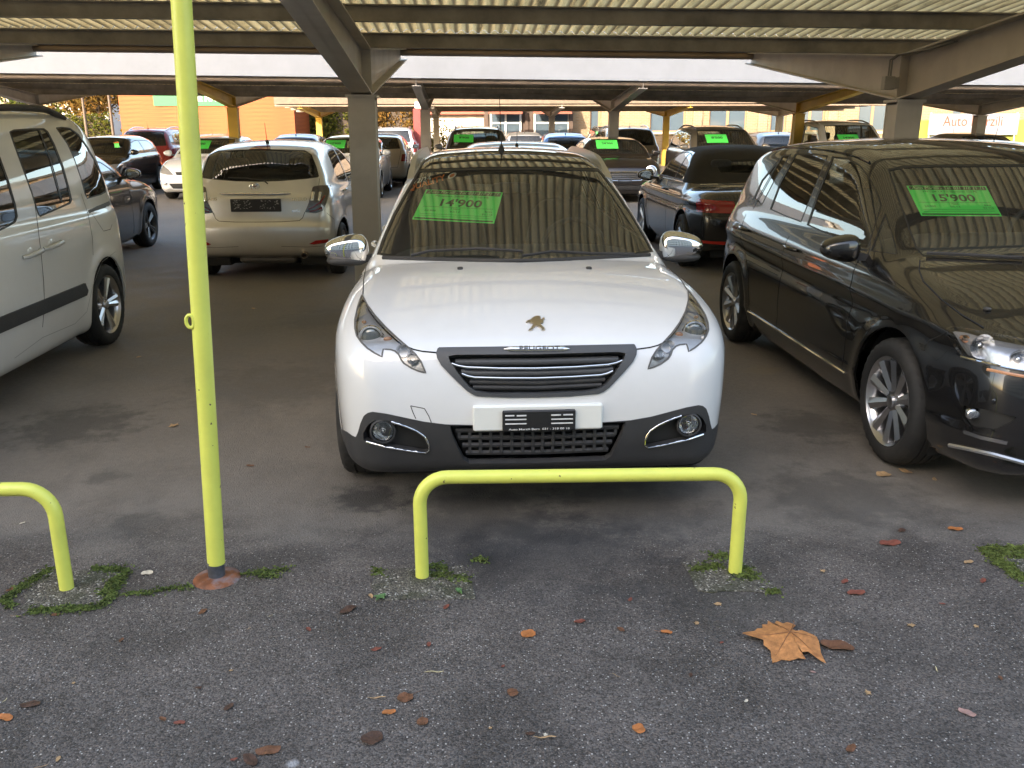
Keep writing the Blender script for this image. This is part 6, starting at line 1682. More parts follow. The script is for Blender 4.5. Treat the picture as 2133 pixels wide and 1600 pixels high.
# ------------------------------------------------------------------ the other parked cars
PROTO = {}
KINDS = {
 'hatch': dict(L=4.20, W=.885, H=1.48, cowl=(1.05, 1.0), top=(1.85, 1.40), end=(3.75, 1.38), glass=(4.0, .98), wh=(.86, 3.48), wr=.315, hood=.74),
 'suv':   dict(L=4.40, W=.905, H=1.68, cowl=(1.05, 1.12), top=(1.75, 1.58), end=(4.0, 1.60), glass=(4.24, 1.08), wh=(.86, 3.52), wr=.345, hood=.88),
 'van':   dict(L=4.20, W=.91, H=1.80, cowl=(.95, 1.10), top=(1.75, 1.68), end=(4.02, 1.74), glass=(4.15, 1.02), wh=(.86, 3.55), wr=.32, hood=.82),
 'small': dict(L=3.56, W=.815, H=1.49, cowl=(.85, 1.03), top=(1.45, 1.40), end=(3.05, 1.40), glass=(3.36, 1.02), wh=(.68, 2.98), wr=.295, hood=.76),
 'mini':  dict(L=4.00, W=.885, H=1.42, cowl=(1.10, 1.0), top=(1.62, 1.35), end=(3.55, 1.34), glass=(3.80, .96), wh=(.76, 3.32), wr=.315, hood=.80),
}
def make_kind(kind):
    K = KINDS[kind]; L, W, H = K['L'], K['W'], K['H']; (yc, zc), (yt, zt), (ye, ze), (yg, zg) = K['cowl'], K['top'], K['end'], K['glass']; h = K['hood']
    prof = [(.13, .21), (.03, .30), (.0, .46), (.01, .58), (.05, h-.09), (.13, h), (.35, h+.45*(zc-h)), (.65, h+.8*(zc-h)), (yc-.06, zc-.01), (yc+.06, zc+.035), ((yc+yt)/2, (zc+zt)/2+.02), (yt, zt), (yt+.25, zt+.55*(H-zt)), ((yt+ye)/2-.1, H), ((yt+ye)/2+.4, H-.005), (ye-.3, ze+.5*(H-ze)), (ye, ze), (ye+.06, ze-.05),
            (ye*.5+yg*.5+.03, (ze+zg)/2), (yg, zg), (yg+.05, zg-.12), (L-.05, .72), (L, .60), (L, .48), (L-.04, .36), (L-.16, .26), (L-.6, .21), (2, .19), (.5, .19)]
    plan = [(-.5, .3), (-.05, W-.27), (.02, W-.19), (.12, W-.10), (.3, W-.04), (.6, W-.012), (1.1, W), (L-1.0, W), (L-.5, W-.03), (L-.2, W-.09), (L, W-.2), (L+.5, .3)]
    bl = zc-.06
    sec = [(-.3, -.2), (.1, -.09), (.2, -.05), (.32, -.016), (.5, 0), (.68, 0), (bl-.10, -.01), (bl, -.035), (bl+.06, -.075), (bl+.18, -.11), (H-.14, -.225 if H < 1.7 else -.17), (H-.03, -.31 if H < 1.7 else -.25), (H+.3, -.6)]
    c = Car(L, prof, plan, sec, K['wh'], K['wr'], K['wr']+.052, W-.105, bow=[(-.5, .13), (.5, .16), (yc, .18), (yt, .18), (yt+.5, 0), (ye-.4, -.03), (ye, -.10), (L+.4, -.14)], crown=[(-.5, .02), (.4, .05), (yc, .06), (yt, .10), (ye, .10), (L, .03)],
            k=.12, step=.04, nth=132, rise=.012, name='parked_car', loc=(0, 0))
    base = paint('proto', (.5, .5, .5))
    c.arches()
    zb = zc+.01; zt2 = H-.13
    y1 = yc+.42; y2 = (y1+ye)/2+.02
    c.window('windscreen', c.c_front(yt+.5), [(-.1, zc+.05), (W-.20, zc+.045), (W-.32, zt-.01), (-.1, zt)], M_GLASS(), .014, pair=False)
    c.window('front_door_window', c.c_side, [(y1, zb), (y1+(yt-yc)*.62, zt2-.06), (y2-.25, zt2), (y2-.03, zt2), (y2-.03, zb)], M_GLASS(), .014)
    c.window('rear_door_window', c.c_side, [(y2+.03, zb), (y2+.03, zt2), (ye-.55, zt2-.01), (ye-.35, zt2-.08), (ye-.30, zb+.05)], M_PRIV(), .014)
    if kind in ('suv', 'van', 'mini'): c.window('quarter_window', c.c_side, [(ye-.24, zb+.06), (ye-.28, zt2-.08), (ye-.04, zt2-.12), (ye+.06, zb+.10)], M_PRIV(), .012)
    c.window('rear_window', c.c_rear(ye-.15), [(-.1, zg+.03), (W-.24, zg+.05), (W-.33, ze-.05), (-.1, ze-.04)], M_GLASS() if kind != 'suv' else M_PRIV(), .016, pair=False)
    hlm = pbr('headlight_far', (.55, .56, .58), .15, .6, coat=1)
    if kind == 'mini':
        P, N = c.surf_front(np.array([[.60, h-.10]]))
        for sg in (-1, 1):
            p = P[0]*np.array([sg, 1, 1])
            b = B(); b.lathe([(.125, .06), (.125, -.015), (.105, -.025), (.098, -.01)], 28, 'y', tuple(p)); o = b.obj('headlight', M_CHROME(), c.root, 40)
            b = B(); b.blob(tuple(p+np.array([0, .01, 0])), (.10, .03, .10), 1, 22, 12); b.obj('headlight_lens', hlm, o, 60)
        gp = c.carve(c.c_front(.5), [(-.1, .50), (.36, .50), (.47, .60), (.40, .68), (-.1, .685)]); go = c.part('grille', gp, M_BLACKPL(), -.02)
        pts = [(-.47, .60), (-.36, .50), (0, .495), (.36, .50), (.47, .60), (.40, .68), (0, .687), (-.40, .68), (-.47, .60)]; P, N = c.surf_front(c.dense(pts, .06)); b = B(); b.tube([tuple(q) for q in P+N*.008], .012, 6); b.obj('grille_surround', M_CHROME(), go, 50)
        for zz in (.54, .58, .62): 
            P, N = c.surf_front(c.dense([(-.42, zz), (.42, zz)], .1)); b = B(); b.tube([tuple(q) for q in P-N*.004], .007, 6); b.obj('grille_bar', M_CHROME(), go, 50)
    else:
        hl = c.carve(c.c_front(.9), [(.44, h-.15), (.60, h-.14), (W-.06, h-.10), (W, h+.06), (W-.12, h+.06), (.58, h-.03)]); c.pair('headlight', hl, hlm, .003, .01)
        gp = c.carve(c.c_front(.5), [(-.1, h-.16), (.38, h-.15), (.42, h-.07), (-.1, h-.07)]); c.part('grille', gp, M_BLACKPL(), -.015)
    gp = c.carve(c.c_front(.6), [(-.1, .27), (.50, .27), (.58, .40), (-.1, .41)]); c.part('lower_intake', gp, M_BLACKPL(), -.02)
    for sx in (-1, 1):
        P, N = c.surf_front(np.array([[sx*.66, .40]])); b = B(); b.blob(tuple(P[0]), (.05, .02, .04), .8, 14, 8); b.obj('fog_lamp', hlm, c.root, 50)
    tz = zg-.06
    if kind in ('suv', 'van'): tp = [(W-.16, tz-.26), (W-.14, tz+.10), (W+.1, tz+.16), (W+.1, tz-.26)]
    elif kind == 'small': tp = [(W-.22, tz-.24), (W-.19, tz-.04), (W-.08, tz-.04), (W-.06, tz-.24)]
    else: tp = [(W-.30, tz-.14), (W-.24, tz+.0), (W+.1, tz+.04), (W+.1, tz-.16)]
    tl = c.carve(c.c_rear(L-.5), tp); c.pair('tail_lamp', tl, M_RED(), .004, .012)
    if kind in ('suv', 'van'):
        lw = c.carve(lambda m: (np.stack([m.V[:, 1], m.V[:, 2]], 1), m.V[:, 2]*0-1), [(-.5, .0), (L+.5, 0), (L+.5, .34), (-.5, .34)]); c.part('lower_cladding', lw, M_BLACKPL(), .003, .01)
    P, N = c.surf_front(np.array([[0, .48]])); b = B(); b.box((-.16, P[0][1]-.015, .44), (.16, P[0][1]+.03, .53), .004); b.obj('plate_holder', pbr('plate_black', (.018, .018, .02), .35), c.root)
    P, N = c.surf_front(np.array([[0, .66]]), True); b = B(); b.box((-.26, P[0][1]-.03, .61), (.26, P[0][1]+.012, .71), .004); b.obj('plate_holder', pbr('plate_black', (.018, .018, .02), .35), c.root)
    c.line_side([(y2, .26), (y2, zb)], .008); c.line_side([(y1-.12, .26), (y1-.08, zb-.03)], .008); c.line_side([(ye-.28, zb), (ye-.42, .75), (ye-.6, .55), (ye-.65, .3)], .008)
    c.line_front([(.0, .55), (.5, .56), (W-.25, tz-.1), (W-.22, zg)], .008, rear=True)
    c.line_top([(W-.14, .42), (W-.17, yc-.02)], .008)
    c.handle((y2-.2, zb-.10), base); c.handle((ye-.45, zb-.09), base)
    c.mirror(W+.085, y1-.05, zb+.05, base, (.10, .075, .068), .06)
    if kind in ('suv', 'van'):
        for sg in (-1, 1):
            pts = []
            for i, y in enumerate(np.linspace(yt+.25, ye-.25, 14)):
                x = sg*(W-.33+(.06 if kind == 'van' else 0)); z = c.surf_top(np.array([[x, y]]))[0][0][2]; pts.append((x, y, z+.05*min(1, 4*i/13, 4*(13-i)/13)))
            b = B(); b.tube(pts, .02, 6); b.obj('roof_rail', M_SATIN(), c.root, 50)
    if kind in ('hatch', 'suv', 'mini'): c.antenna(ye-.3, .2, .3)
    c.interior(yc+.2, yc+.95, yc+1.8, hgt=(H-1.45)*.5, w=W-.26, rear_seat=True); c.underbody()
    c.put_wheels(wheel_proto(K['wr'], .215, .205, 5, 'pair', tag_='_'+kind, mat=pbr('dark_alloy', (.10, .10, .10), .3, .9) if kind == 'mini' else None)); c.finish(base)
    return c

def far_car(kind, X, Y, mat, label, flip=False, yaw=.045, tagtxt=None, tagpos=None):
    """X = centre of the end facing the camera, Y = distance of that end"""
    c = PROTO.get(kind)
    if c is None: c = PROTO[kind] = make_kind(kind); root = c.root; c.used = True
    else: root = copy_tree(c.root)
    L = c.L
    if flip: root.location = (X-yaw*L, Y+L, 0); root.rotation_euler = (0, 0, math.pi+yaw)
    else: root.location = (X, Y, 0); root.rotation_euler = (0, 0, yaw)
    tag(root, label, 'car', 'cars for sale on the lot')
    for o in root.children_recursive:
        n = o.name.split('.')[0]
        if n in ('body', 'wing_mirror', 'door_handle'):
            o.material_slots[0].link = 'OBJECT'; o.material_slots[0].material = mat
    for o in list(root.children):
        if o.name.startswith('price_sheet'):
            for q in o.children: bpy.data.objects.remove(q, do_unlink=True)
            bpy.data.objects.remove(o, do_unlink=True)
    if tagtxt:
        K = KINDS[kind]; x0, w = tagpos if tagpos else (-.45, .5); z0 = K['cowl'][1]+.16; hgt = .19
        fn = lambda U: np.stack([x0+U[:, 0]*w, z0+U[:, 1]*hgt], 1)
        if not hasattr(c, 'tags'): c.tags = []
        c.tags.append((root, fn, tagtxt))
    return root
PENDING = []
def price_far():
    for c in PROTO.values():
        for (root, fn, txt) in getattr(c, 'tags', []):
            c.price_tag(fn, txt, parent=root, surf=lambda q, c=c: c.surf_front(q), off=.004, small=False)

BLACKP = pbr('paint_black', (.008, .0075, .0075), .25, coat=1.0, coat_rough=.02)
SILV = pbr('paint_silver', (.66, .655, .64), .32, .7, coat=1.0, var=.03, dirt=.08)
WHT = paint('white_cool', (.76, .77, .80)); REDP = paint('red', (.26, .022, .014)); MAROON = paint('maroon', (.055, .018, .014)); CREAM = paint('cream', (.62, .52, .36))
GREYP = pbr('paint_grey', (.16, .15, .14), .3, .6, coat=1.0); TAUPE = pbr('paint_taupe', (.30, .26, .21), .32, .6, coat=1.0); BLUEP = pbr('paint_blue', (.10, .20, .38), .32, .5, coat=1.0); BROWN = pbr('paint_brown', (.022, .016, .013), .3, .2, coat=1.0)
GOLD = pbr('paint_champagne', (.50, .43, .33), .32, .7, coat=1.0)

def traffic():
    fc = far_car
    fc('mini', -6.1+.16, 9.75, BLACKP, 'black hatchback with wheel arch trim behind the white high-roof van', True)
    fc('hatch', .10, 10.15, SILV, 'silver hatchback roof with short antenna directly behind the white crossover', True)
    fc('hatch', 5.85, 10.4, GOLD, 'champagne car roof with antenna behind the black compact van', True)
    fc('hatch', -10.6, 22.3, BLACKP, 'black car with chrome window trim between the high-roof van and red car')
    fc('hatch', -7.45, 21.4, WHT, 'white hatchback with slanted headlight behind the tall yellow post', tagtxt="14'900", tagpos=(-.5, .55))
    fc('hatch', -4.0, 21.4, WHT, 'white hatchback with green price sheet behind the grey carport column', tagtxt="12'900", tagpos=(-.55, .5))
    fc('suv', -.80, 22.2, GREYP, 'dark grey car with green price sheet behind the silver roof', tagtxt="9'900", tagpos=(-.6, .5))
    fc('mini', 2.52, 20.3, BROWN, 'dark brown car with round headlights and green 24\'900 price sheet', tagtxt="24'900", tagpos=(-.45, .5))
    fc('suv', 5.15, 20.6, TAUPE, 'taupe off-roader with green price sheet behind the convertible', tagtxt="8'500", tagpos=(-.45, .5))
    fc('van', 8.55, 21.6, paint('white_warm', (.74, .73, .71)), 'white high-roof van with roof rails beside the junction box column', tagtxt="14'900", tagpos=(-.4, .5))
    fc('suv', -11.35, 28.4, REDP, 'red off-roader with dark tailgate window before the orange building', True)
    fc('hatch', -9.1, 27.6, MAROON, 'dark maroon car roof left of the yellow carport column', True)
    fc('hatch', -6.6, 27.8, MAROON, 'dark maroon car roof right of the yellow carport column', True)
    fc('small', -3.75, 26.2, CREAM, 'cream small car with upright red tail lamp', True)
    fc('suv', -4.4, 34.2, WHT, 'white off-roader tailgate beyond the cream small car', True)
    fc('hatch', -.75, 27.4, MAROON, 'dark red car roof beyond the dark grey car', True)
    fc('hatch', 1.75, 28.6, BLUEP, 'blue hatchback parked before the brown pavilion', True)
    fc('hatch', .55, 35.0, SILV, 'silver estate roof before the brown pavilion', True)
    fc('suv', 4.0, 33.5, GREYP, 'grey car with green price sheet beyond the brown round-lamp car', tagtxt="7'900", tagpos=(-.7, .55))
    fc('suv', 3.55, 26.9, TAUPE, 'taupe off-roader tail with red lamps beyond the brown round-lamp car', True)
    fc('hatch', 8.9, 30.0, GREYP, 'dark grey car beyond the taupe off-roader', True)
    fc('hatch', 12.3, 22.0, GREYP, 'dark grey car under the second carport near the banner')
    price_far()
white_crossover(); black_van(); white_van(); silver_hatch(); convertible(); traffic()
# ------------------------------------------------------------------ footings, moss, weeds, fallen leaves
def ground_patch(name, px, mat, label, z=.004, jitter=.012, n=6, kind='structure'):
    P = at_z(np.array([p[0] for p in px], float), np.array([p[1] for p in px], float))[:, :2]
    out = []
    for a, c in zip(P, np.roll(P, -1, 0)):
        for k in range(n):
            q = a+(c-a)*k/n; out.append((q[0]+rnd.uniform(-jitter, jitter), q[1]+rnd.uniform(-jitter, jitter)))
    b = B(); m_ = len(out); b.add([(x, y, z) for x, y in out]+[(x*1.0, y*1.0, -.01) for x, y in out], [tuple(range(m_))]+[(i, (i+1) % m_, m_+(i+1) % m_, m_+i) for i in range(m_)])
    o = b.obj(name, mat); tag(o, kind=kind); return o

def footing_mat():
    m, nt, out = node_mat('footing_concrete'); L = nt.links.new
    b = N_(nt, 'ShaderNodeBsdfPrincipled'); L(b.outputs[0], out.inputs[0]); b.inputs['Roughness'].default_value = .85
    tc = N_(nt, 'ShaderNodeTexCoord')
    v = N_(nt, 'ShaderNodeTexVoronoi'); v.inputs['Scale'].default_value = 150; L(tc.outputs['Object'], v.inputs['Vector'])
    sp = N_(nt, 'ShaderNodeSeparateColor'); L(v.outputs['Color'], sp.inputs[0])
    r = N_(nt, 'ShaderNodeValToRGB'); e = r.color_ramp.elements; e[0].color = (.035, .032, .028, 1); e[1].color = (.16, .145, .12, 1); e[1].position = .9
    k = r.color_ramp.elements.new(.95); k.color = (.42, .40, .36, 1)
    L(sp.outputs[0], r.inputs[0])
    n = N_(nt, 'ShaderNodeTexNoise'); n.inputs['Scale'].default_value = 9; n.inputs['Detail'].default_value = 8; L(tc.outputs['Object'], n.inputs['Vector'])
    mp = N_(nt, 'ShaderNodeMapRange'); mp.inputs[1].default_value = .48; mp.inputs[2].default_value = .66; mp.inputs[4].default_value = .7; L(n.outputs['Fac'], mp.inputs[0])
    mx = N_(nt, 'ShaderNodeMix', data_type='RGBA'); L(mp.outputs[0], mx.inputs[0]); L(r.outputs[0], mx.inputs[6]); mx.inputs[7].default_value = (.045, .050, .022, 1)
    L(mx.outputs[2], b.inputs['Base Color'])
    bp = N_(nt, 'ShaderNodeBump'); bp.inputs['Strength'].default_value = .8; bp.inputs['Distance'].default_value = .006; bp.invert = True; L(v.outputs['Distance'], bp.inputs['Height']); L(bp.outputs[0], b.inputs['Normal'])
    return m
FM = footing_mat()
ground_patch('footing', [(770, 1188), (960, 1180), (985, 1248), (775, 1250)], FM, '', kind='structure')
ground_patch('footing', [(1422, 1172), (1560, 1168), (1625, 1240), (1450, 1235)], FM, '', kind='structure')
ground_patch('footing', [(70, 1182), (265, 1182), (225, 1255), (45, 1262)], FM, '', kind='structure')
ground_patch('footing', [(2045, 1152), (2230, 1150), (2300, 1250), (2150, 1238)], FM, '', kind='structure')
MOSS = pbr('moss_green', (.095, .13, .03), .9, var=.6, vscale=25)
WEED = pbr('weed_green', (.10, .21, .07), .7, var=.3, vscale=30)
def moss(lines, dens, label, w=.016, h=.007):
    V, F = [], []
    for pts in lines:
        P = at_z(np.array([p[0] for p in pts], float), np.array([p[1] for p in pts], float))[:, :2]
        for a, c in zip(P[:-1], P[1:]):
            ln = np.linalg.norm(c-a)
            for _ in range(int(ln*dens)):
                q = a+(c-a)*rnd.random(); dn = rnd.gauss(0, 1)*w*(.4+.8*abs(math.sin(q[0]*23+q[1]*31))); x, y = q[0]+dn*.9, q[1]+dn*rnd.choice((-1, 1))
                an = rnd.uniform(0, math.pi); s = rnd.uniform(.003, .008); t = rnd.uniform(.3, 1)*h; dx, dy = math.cos(an)*s, math.sin(an)*s
                o = len(V); lx, ly = rnd.uniform(-.005, .005), rnd.uniform(-.005, .005)
                V += [(x-dx, y-dy, .004), (x+dx, y+dy, .004), (x+dx*.5+lx, y+dy*.5+ly, .004+t), (x-dx*.5+lx, y-dy*.5+ly, .004+t)]; F.append((o, o+1, o+2, o+3))
    b = B(); b.v = V; b.f = F
    me = bpy.data.meshes.new('moss'); me.from_pydata(V, [], F); me.materials.append(MOSS)
    return tag(link('moss', me), label, 'moss', None, 'stuff')
moss([[(0, 1250), (40, 1220), (75, 1200), (105, 1180)], [(60, 1270), (130, 1266), (200, 1262), (225, 1245), (240, 1215), (262, 1188)], [(190, 1180), (262, 1184)], [(5, 1240), (20, 1262)], [(212, 1235), (240, 1200)]], 3000, 'bright green moss lining the footing of the left hoop barrier', .015)
moss([[(320, 1228), (360, 1222), (400, 1222)], [(495, 1196), (545, 1190), (600, 1184)], [(530, 1196), (580, 1200)], [(250, 1235), (320, 1232)]], 1500, 'thin green moss along the crack beside the tall yellow post', .014)
moss([[(893, 1182), (915, 1180), (925, 1190)], [(898, 1198), (930, 1200)], [(985, 1166), (1010, 1170)], [(780, 1185), (790, 1195)], [(945, 1203), (970, 1210)]], 3000, 'green moss at the left foot of the central hoop barrier', .014)
moss([[(1480, 1165), (1510, 1160)], [(1535, 1185), (1560, 1195)], [(1525, 1200), (1575, 1207)], [(1595, 1238), (1620, 1236)], [(1440, 1190), (1500, 1182)]], 3600, 'green moss at the right foot of the central hoop barrier', .018)
moss([[(2045, 1153), (2090, 1152), (2133, 1150)], [(2050, 1156), (2090, 1185), (2133, 1220)], [(2070, 1160), (2133, 1165)], [(2075, 1172), (2110, 1200)]], 4500, 'green moss edging the footing near the black van', .018)
def weed(px, py, label):
    p = at_z(px, py); V, F = [], []
    for _ in range(9):
        a = rnd.uniform(0, 6.28); l = rnd.uniform(.015, .032); w = .007; dx, dy = math.cos(a), math.sin(a)
        o = len(V); V += [(0, 0, .005), (dx*l*.5-dy*w, dy*l*.5+dx*w, .014), (dx*l, dy*l, .012), (dx*l*.5+dy*w, dy*l*.5-dx*w, .014)]; F.append((o, o+1, o+2, o+3))
    me = bpy.data.meshes.new('weed'); me.from_pydata(V, [], F); me.materials.append(WEED)
    tag(link('weed', me, None, tuple(p)), label, 'weed')
weed(952, 1236, 'tiny green weed at the right corner of the central barrier footing'); weed(790, 1247, 'tiny green weed at the left corner of the central barrier footing')

def leaf_mat(name, col, vein):
    m = pbr(name, col, .6, var=.35, vscale=40, bump=.3, bscale=90, dirt=.5, dirt_col=vein)
    return m
LM = {'o': leaf_mat('leaf_orange', (.42, .15, .045), (.22, .07, .02)), 'b': leaf_mat('leaf_brown', (.15, .065, .032), (.07, .03, .018)), 'd': leaf_mat('leaf_dark', (.075, .038, .025), (.05, .025, .018)), 't': leaf_mat('leaf_tan', (.42, .27, .14), (.28, .16, .08)),
      'p': leaf_mat('leaf_pale', (.62, .55, .44), (.45, .36, .26)), 'r': leaf_mat('leaf_red', (.20, .06, .04), (.10, .035, .025)), 'k': leaf_mat('leaf_pink', (.36, .22, .19), (.25, .13, .11)), 's': leaf_mat('straw', (.70, .60, .34), (.6, .5, .28))}
LCOL = {'o': 'rust orange', 'b': 'brown', 'd': 'dark brown', 't': 'light tan', 'p': 'pale bleached', 'r': 'reddish brown', 'k': 'dull pink'}
def leaf(px, py, size_px, c, kind='oval', label=None, rz=None, stem=False, lift=.006):
    p = at_z(px, py); depth = p[1]*_cp-(p[2]-CAM_H)*_sp
    s = size_px/F_PX*depth
    n = 20; out = []
    for i in range(n):
        t = 2*math.pi*i/n
        if kind == 'oval': r = .5*(1+.10*math.cos(2*t)+rnd.uniform(-.05, .05)); x, y = r*math.cos(t), r*.62*math.sin(t)
        elif kind == 'round': r = .5*(1+rnd.uniform(-.07, .07)); x, y = r*math.cos(t), r*.9*math.sin(t)
        elif kind == 'star': r = .5*(1.0 if i % 4 == 0 else (.55 if i % 2 else .68))*rnd.uniform(.85, 1.1); x, y = r*math.cos(t), r*.85*math.sin(t)
        elif kind == 'heart': r = .5*(1-.30*max(0, math.cos(t))**6+.1*math.cos(3*t)); x, y = r*math.cos(t), r*math.sin(t)
        else: r = .5; x, y = r*math.cos(t), r*.085*math.sin(t)*(1+.3*math.cos(t))
        out.append((x, y))
    cu = rnd.uniform(.15, .5); cv = rnd.uniform(-.2, .4); ph = rnd.uniform(0, 6)
    hz = lambda x, y: lift*.4+s*(cu*.22*(x*x)+cv*.3*y*y+.03*math.sin(ph+9*x)+.03*math.cos(ph+11*y)+.03)
    V = [(x*s, y*s, hz(x, y)) for x, y in out]+[(x*s*.5, y*s*.5, hz(x*.5, y*.5)) for x, y in out]+[(0, 0, hz(0, 0))]
    F = [(i, (i+1) % n, n+(i+1) % n, n+i) for i in range(n)]+[(n+i, n+(i+1) % n, 2*n) for i in range(n)]
    if stem:
        a = 0.0; o = len(V); L_ = s*.75
        V += [(.4*s, -.006*s, hz(.4, 0)), (.4*s, .02*s, hz(.4, 0)), (.4*s+L_, .03*s+.1*L_, .003), (.4*s+L_, .0*s+.1*L_, .003)]; F.append((o, o+1, o+2, o+3))
    me = bpy.data.meshes.new('fallen_leaf'); me.from_pydata(V, [], F); me.materials.append(LM[c]); me.polygons.foreach_set('use_smooth', [True]*len(F))
    o = link('straw' if kind == 'stick' else 'fallen_leaf', me, None, (float(p[0]), float(p[1]), .001), (0, 0, rnd.uniform(0, 6.28) if rz is None else rz))
    LMK = [('the left hoop barrier foot', (137, 1221)), ('the tall yellow post base', (450, 1205)), ('the left foot of the central barrier', (876, 1203)), ('the right foot of the central barrier', (1530, 1194)),
           ('the big plane leaf', (1640, 1335)), ('the black van front wheel', (1870, 965)), ('the mossy footing by the black van', (2090, 1190)), ('the round orange leaf', (1097, 1323)), ('the pale straw', (900, 1400)), ('the notched orange leaf', (1325, 1522)), ('the dull pink leaf', (2010, 1492)),
           ('the white high-roof van', (200, 800)), ('the silver hatchback', (560, 640)), ('the pale chalk spot', (605, 1588)), ('the edge of the road', (60, 1480))]
    near = min(LMK, key=lambda q: (q[1][0]-px)**2+((q[1][1]-py)*1.3)**2)[0]
    if label is None:
        size = 'tiny' if size_px < 15 else ('small' if size_px < 30 else 'large')
        label = ('thin %s straw bit on the asphalt near %s' % ('pale' if c == 's' else 'tan', near)) if kind == 'stick' else '%s %s %s leaf on the asphalt near %s' % (size, LCOL[c], {'oval': 'oval', 'round': 'round', 'star': 'ragged', 'heart': 'notched'}[kind], near)
    tag(o, label or ('short dry straw bit lying on the asphalt' if kind == 'stick' else 'small %s fallen leaf lying on the asphalt' % LCOL[c]), 'straw' if kind == 'stick' else 'leaf',
        'dry straw bits on the asphalt' if kind == 'stick' else 'small %s leaves on the asphalt' % LCOL[c])
    return o
for L_ in [(305, 1190, 24, 'p', 'heart'), (20, 1223, 18, 'b'), (114, 1276, 18, 'b'), (420, 1272, 22, 'b', 'oval'), (8, 1490, 34, 'o'), (60, 1463, 38, 'd'), (150, 1419, 12, 't', 'star'), (478, 1395, 12, 't', 'star'), (473, 1471, 24, 'd'), (335, 1495, 18, 'b'), (370, 1503, 22, 'r'),
           (117, 1577, 16, 't'), (555, 1562, 48, 'b', 'oval'), (517, 1582, 44, 'd'), (483, 1580, 14, 'r'), (770, 1241, 16, 't'), (722, 1270, 38, 'd'), (927, 1265, 18, 'r'), (1205, 1297, 24, 'r'), (1290, 1314, 20, 'b'), (890, 1343, 16, 'r'), (780, 1352, 22, 'r'),
           (840, 1454, 34, 'b', 'round', None, None, True), (806, 1484, 27, 'o'), (876, 1504, 28, 'b', 'round', None, 1.6, True), (772, 1540, 46, 'd', 'heart'), (1065, 1444, 26, 'b', 'heart'), (1132, 1533, 16, 'p', 'star'), (1100, 1530, 20, 'd'), (1017, 1518, 12, 't', 'star'), (1044, 1389, 10, 'r'),
           (1877, 1111, 22, 'd'), (1712, 1195, 18, 't', 'star'), (1757, 1217, 20, 'r'), (1493, 1263, 22, 't', 'star'), (1448, 1302, 18, 't', 'star'), (1894, 1309, 24, 't', 'star'), (2045, 1217, 20, 'r'), (2015, 1178, 20, 't'), (1803, 1449, 22, 't', 'star'), (1768, 1565, 30, 'b'), (2030, 1312, 16, 't', 'star'),
           (362, 883, 30, 't', 'star'), (520, 968, 16, 'b'), (45, 1085, 12, 'p'), (1838, 994, 30, 't', 'heart'), (1885, 988, 30, 't', 'oval'), (1945, 1005, 16, 't'), (1690, 1405, 12, 'k'), (1500, 1343, 10, 'r'), (1435, 1410, 14, 'd'), (1310, 1252, 14, 'r'), (1550, 1465, 12, 'p'), (640, 1310, 16, 'r'), (250, 1330, 14, 'b'), (410, 1430, 14, 'd'), (1960, 1265, 12, 'r'), (2080, 1420, 14, 'b'),
           (1570, 868, 14, 't'), (1700, 780, 12, 't'), (640, 930, 12, 'b'), (290, 740, 14, 't'), (530, 640, 12, 't')]:
    leaf(*L_)
leaf(1097, 1323, 32, 'o', 'round', 'round rust orange leaf flat on the asphalt below the central barrier')
leaf(1325, 1522, 30, 'o', 'heart', 'notched light orange leaf with upturned lobes on the asphalt')
leaf(1385, 1320, 22, 'o', 'oval', 'curled orange leaf with a long pale stem on the asphalt', 2.9, True)
leaf(1988, 1109, 28, 'o', 'oval', 'cupped orange leaf lying nearest the front wheel of the black van')
leaf(1852, 1138, 42, 'r', 'oval', 'long reddish brown leaf near the black van and barrier footing', .1)
leaf(1781, 1241, 36, 'r', 'oval', 'flat reddish brown leaf between the central barrier and big plane leaf', .1)
leaf(2010, 1492, 32, 'k', 'oval', 'dull pink torn leaf at the open edge of the asphalt', 2.4)
leaf(1740, 1352, 62, 'b', 'oval', 'dark brown leaf touching the big orange plane leaf', 2.9)
for L_ in ((900, 1400, 42, .0), (1947, 1403, 26, 1.35), (560, 1282, 16, .8), (30, 1279, 22, .1), (1280, 1411, 24, 2.4), (75, 1595, 40, .5), (6, 1455, 16, 1.4), (515, 1308, 12, .8), (1130, 1540, 50, .05), (780, 1455, 40, .1)):
    leaf(L_[0], L_[1], L_[2], 's' if L_[2] in (42, 26, 16) else 't', 'stick', rz=L_[3])
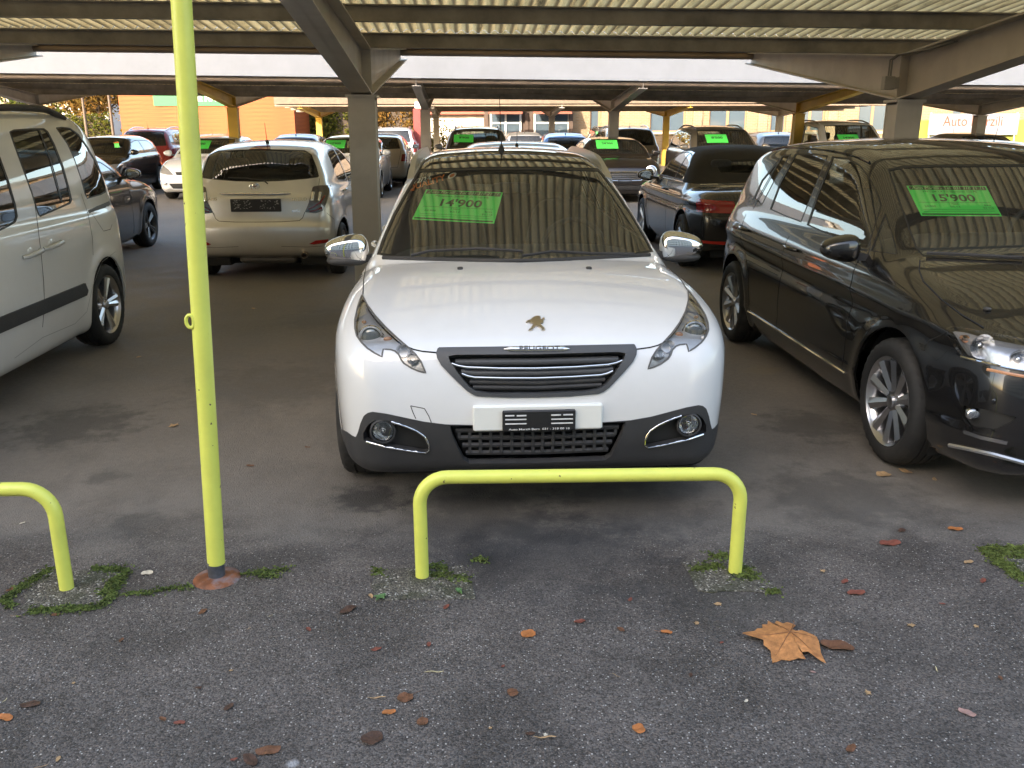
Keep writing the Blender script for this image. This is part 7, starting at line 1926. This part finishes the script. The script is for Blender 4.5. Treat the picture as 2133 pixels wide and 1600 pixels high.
def plane_leaf():
    pts = [(-1, .04), (-.78, -.02), (-.62, -.10), (-.66, -.22), (-.56, -.34), (-.62, -.62), (-.42, -.55), (-.28, -.60), (-.10, -.56), (.02, -.60), (-.02, -.46), (.12, -.44), (.22, -.58), (.34, -.74), (.36, -.46), (.40, -.30), (.42, -.10), (.30, -.02), (.18, .06), (.06, .04), (.02, .16), (.14, .24), (.04, .42), (-.06, .38), (-.14, .52), (-.24, .40), (-.30, .56), (-.36, .42), (-.46, .44), (-.50, .30), (-.62, .28), (-.70, .18), (-.86, .12)]
    p = at_z(1648, 1338); depth = p[1]*_cp+CAM_H*_sp; s = 105/F_PX*depth
    out = crom(pts, 2, True); n = len(out); c = np.array([-.06, .02])
    hz = lambda q: .012+s*(.05*math.sin(4*q[0]+1)+.06*math.cos(5*q[1])+.10*abs(q[1])*abs(q[0]))
    V = []; F = []
    for k, f in enumerate((1, .75, .5, .25)):
        for q in out: w = c+(q-c)*f; V.append((w[0]*s, w[1]*s*1.25, hz(w)))
    V.append((c[0]*s, c[1]*s*1.25, hz(c)))
    for k in range(3):
        for i in range(n): F.append((k*n+i, k*n+(i+1) % n, (k+1)*n+(i+1) % n, (k+1)*n+i))
    for i in range(n): F.append((3*n+i, 3*n+(i+1) % n, 4*n))
    me = bpy.data.meshes.new('plane_leaf'); me.from_pydata(V, [], F); me.materials.append(leaf_mat('leaf_plane', (.46, .20, .07), (.16, .065, .03))); me.polygons.foreach_set('use_smooth', [True]*len(F))
    o = link('fallen_leaf', me, None, (float(p[0]), float(p[1]), .002)); tag(o, 'big orange plane tree leaf with pointed lobes on the asphalt', 'leaf')
    b = B()
    for q in ((-.95, .04), (-.55, -.5), (.3, -.6), (.4, -.15), (-.25, .5), (.1, .2)):
        a_ = np.array(q)*.93; pts3 = []
        for t in np.linspace(0, 1, 7): w = c+(a_-c)*t; pts3.append((w[0]*s, w[1]*s*1.25, hz(w)+.0012))
        b.tube(pts3, [.0016, .0014, .0012, .001, .0008, .0006, .0004], 5)
    b.tube([(c[0]*s, c[1]*s, hz(c)), (.12*s, .35*s, .03), (.2*s, .62*s, .012)], .0016, 5)
    b.obj('veins', pbr('leaf_vein', (.20, .09, .04), .6), o)
plane_leaf()
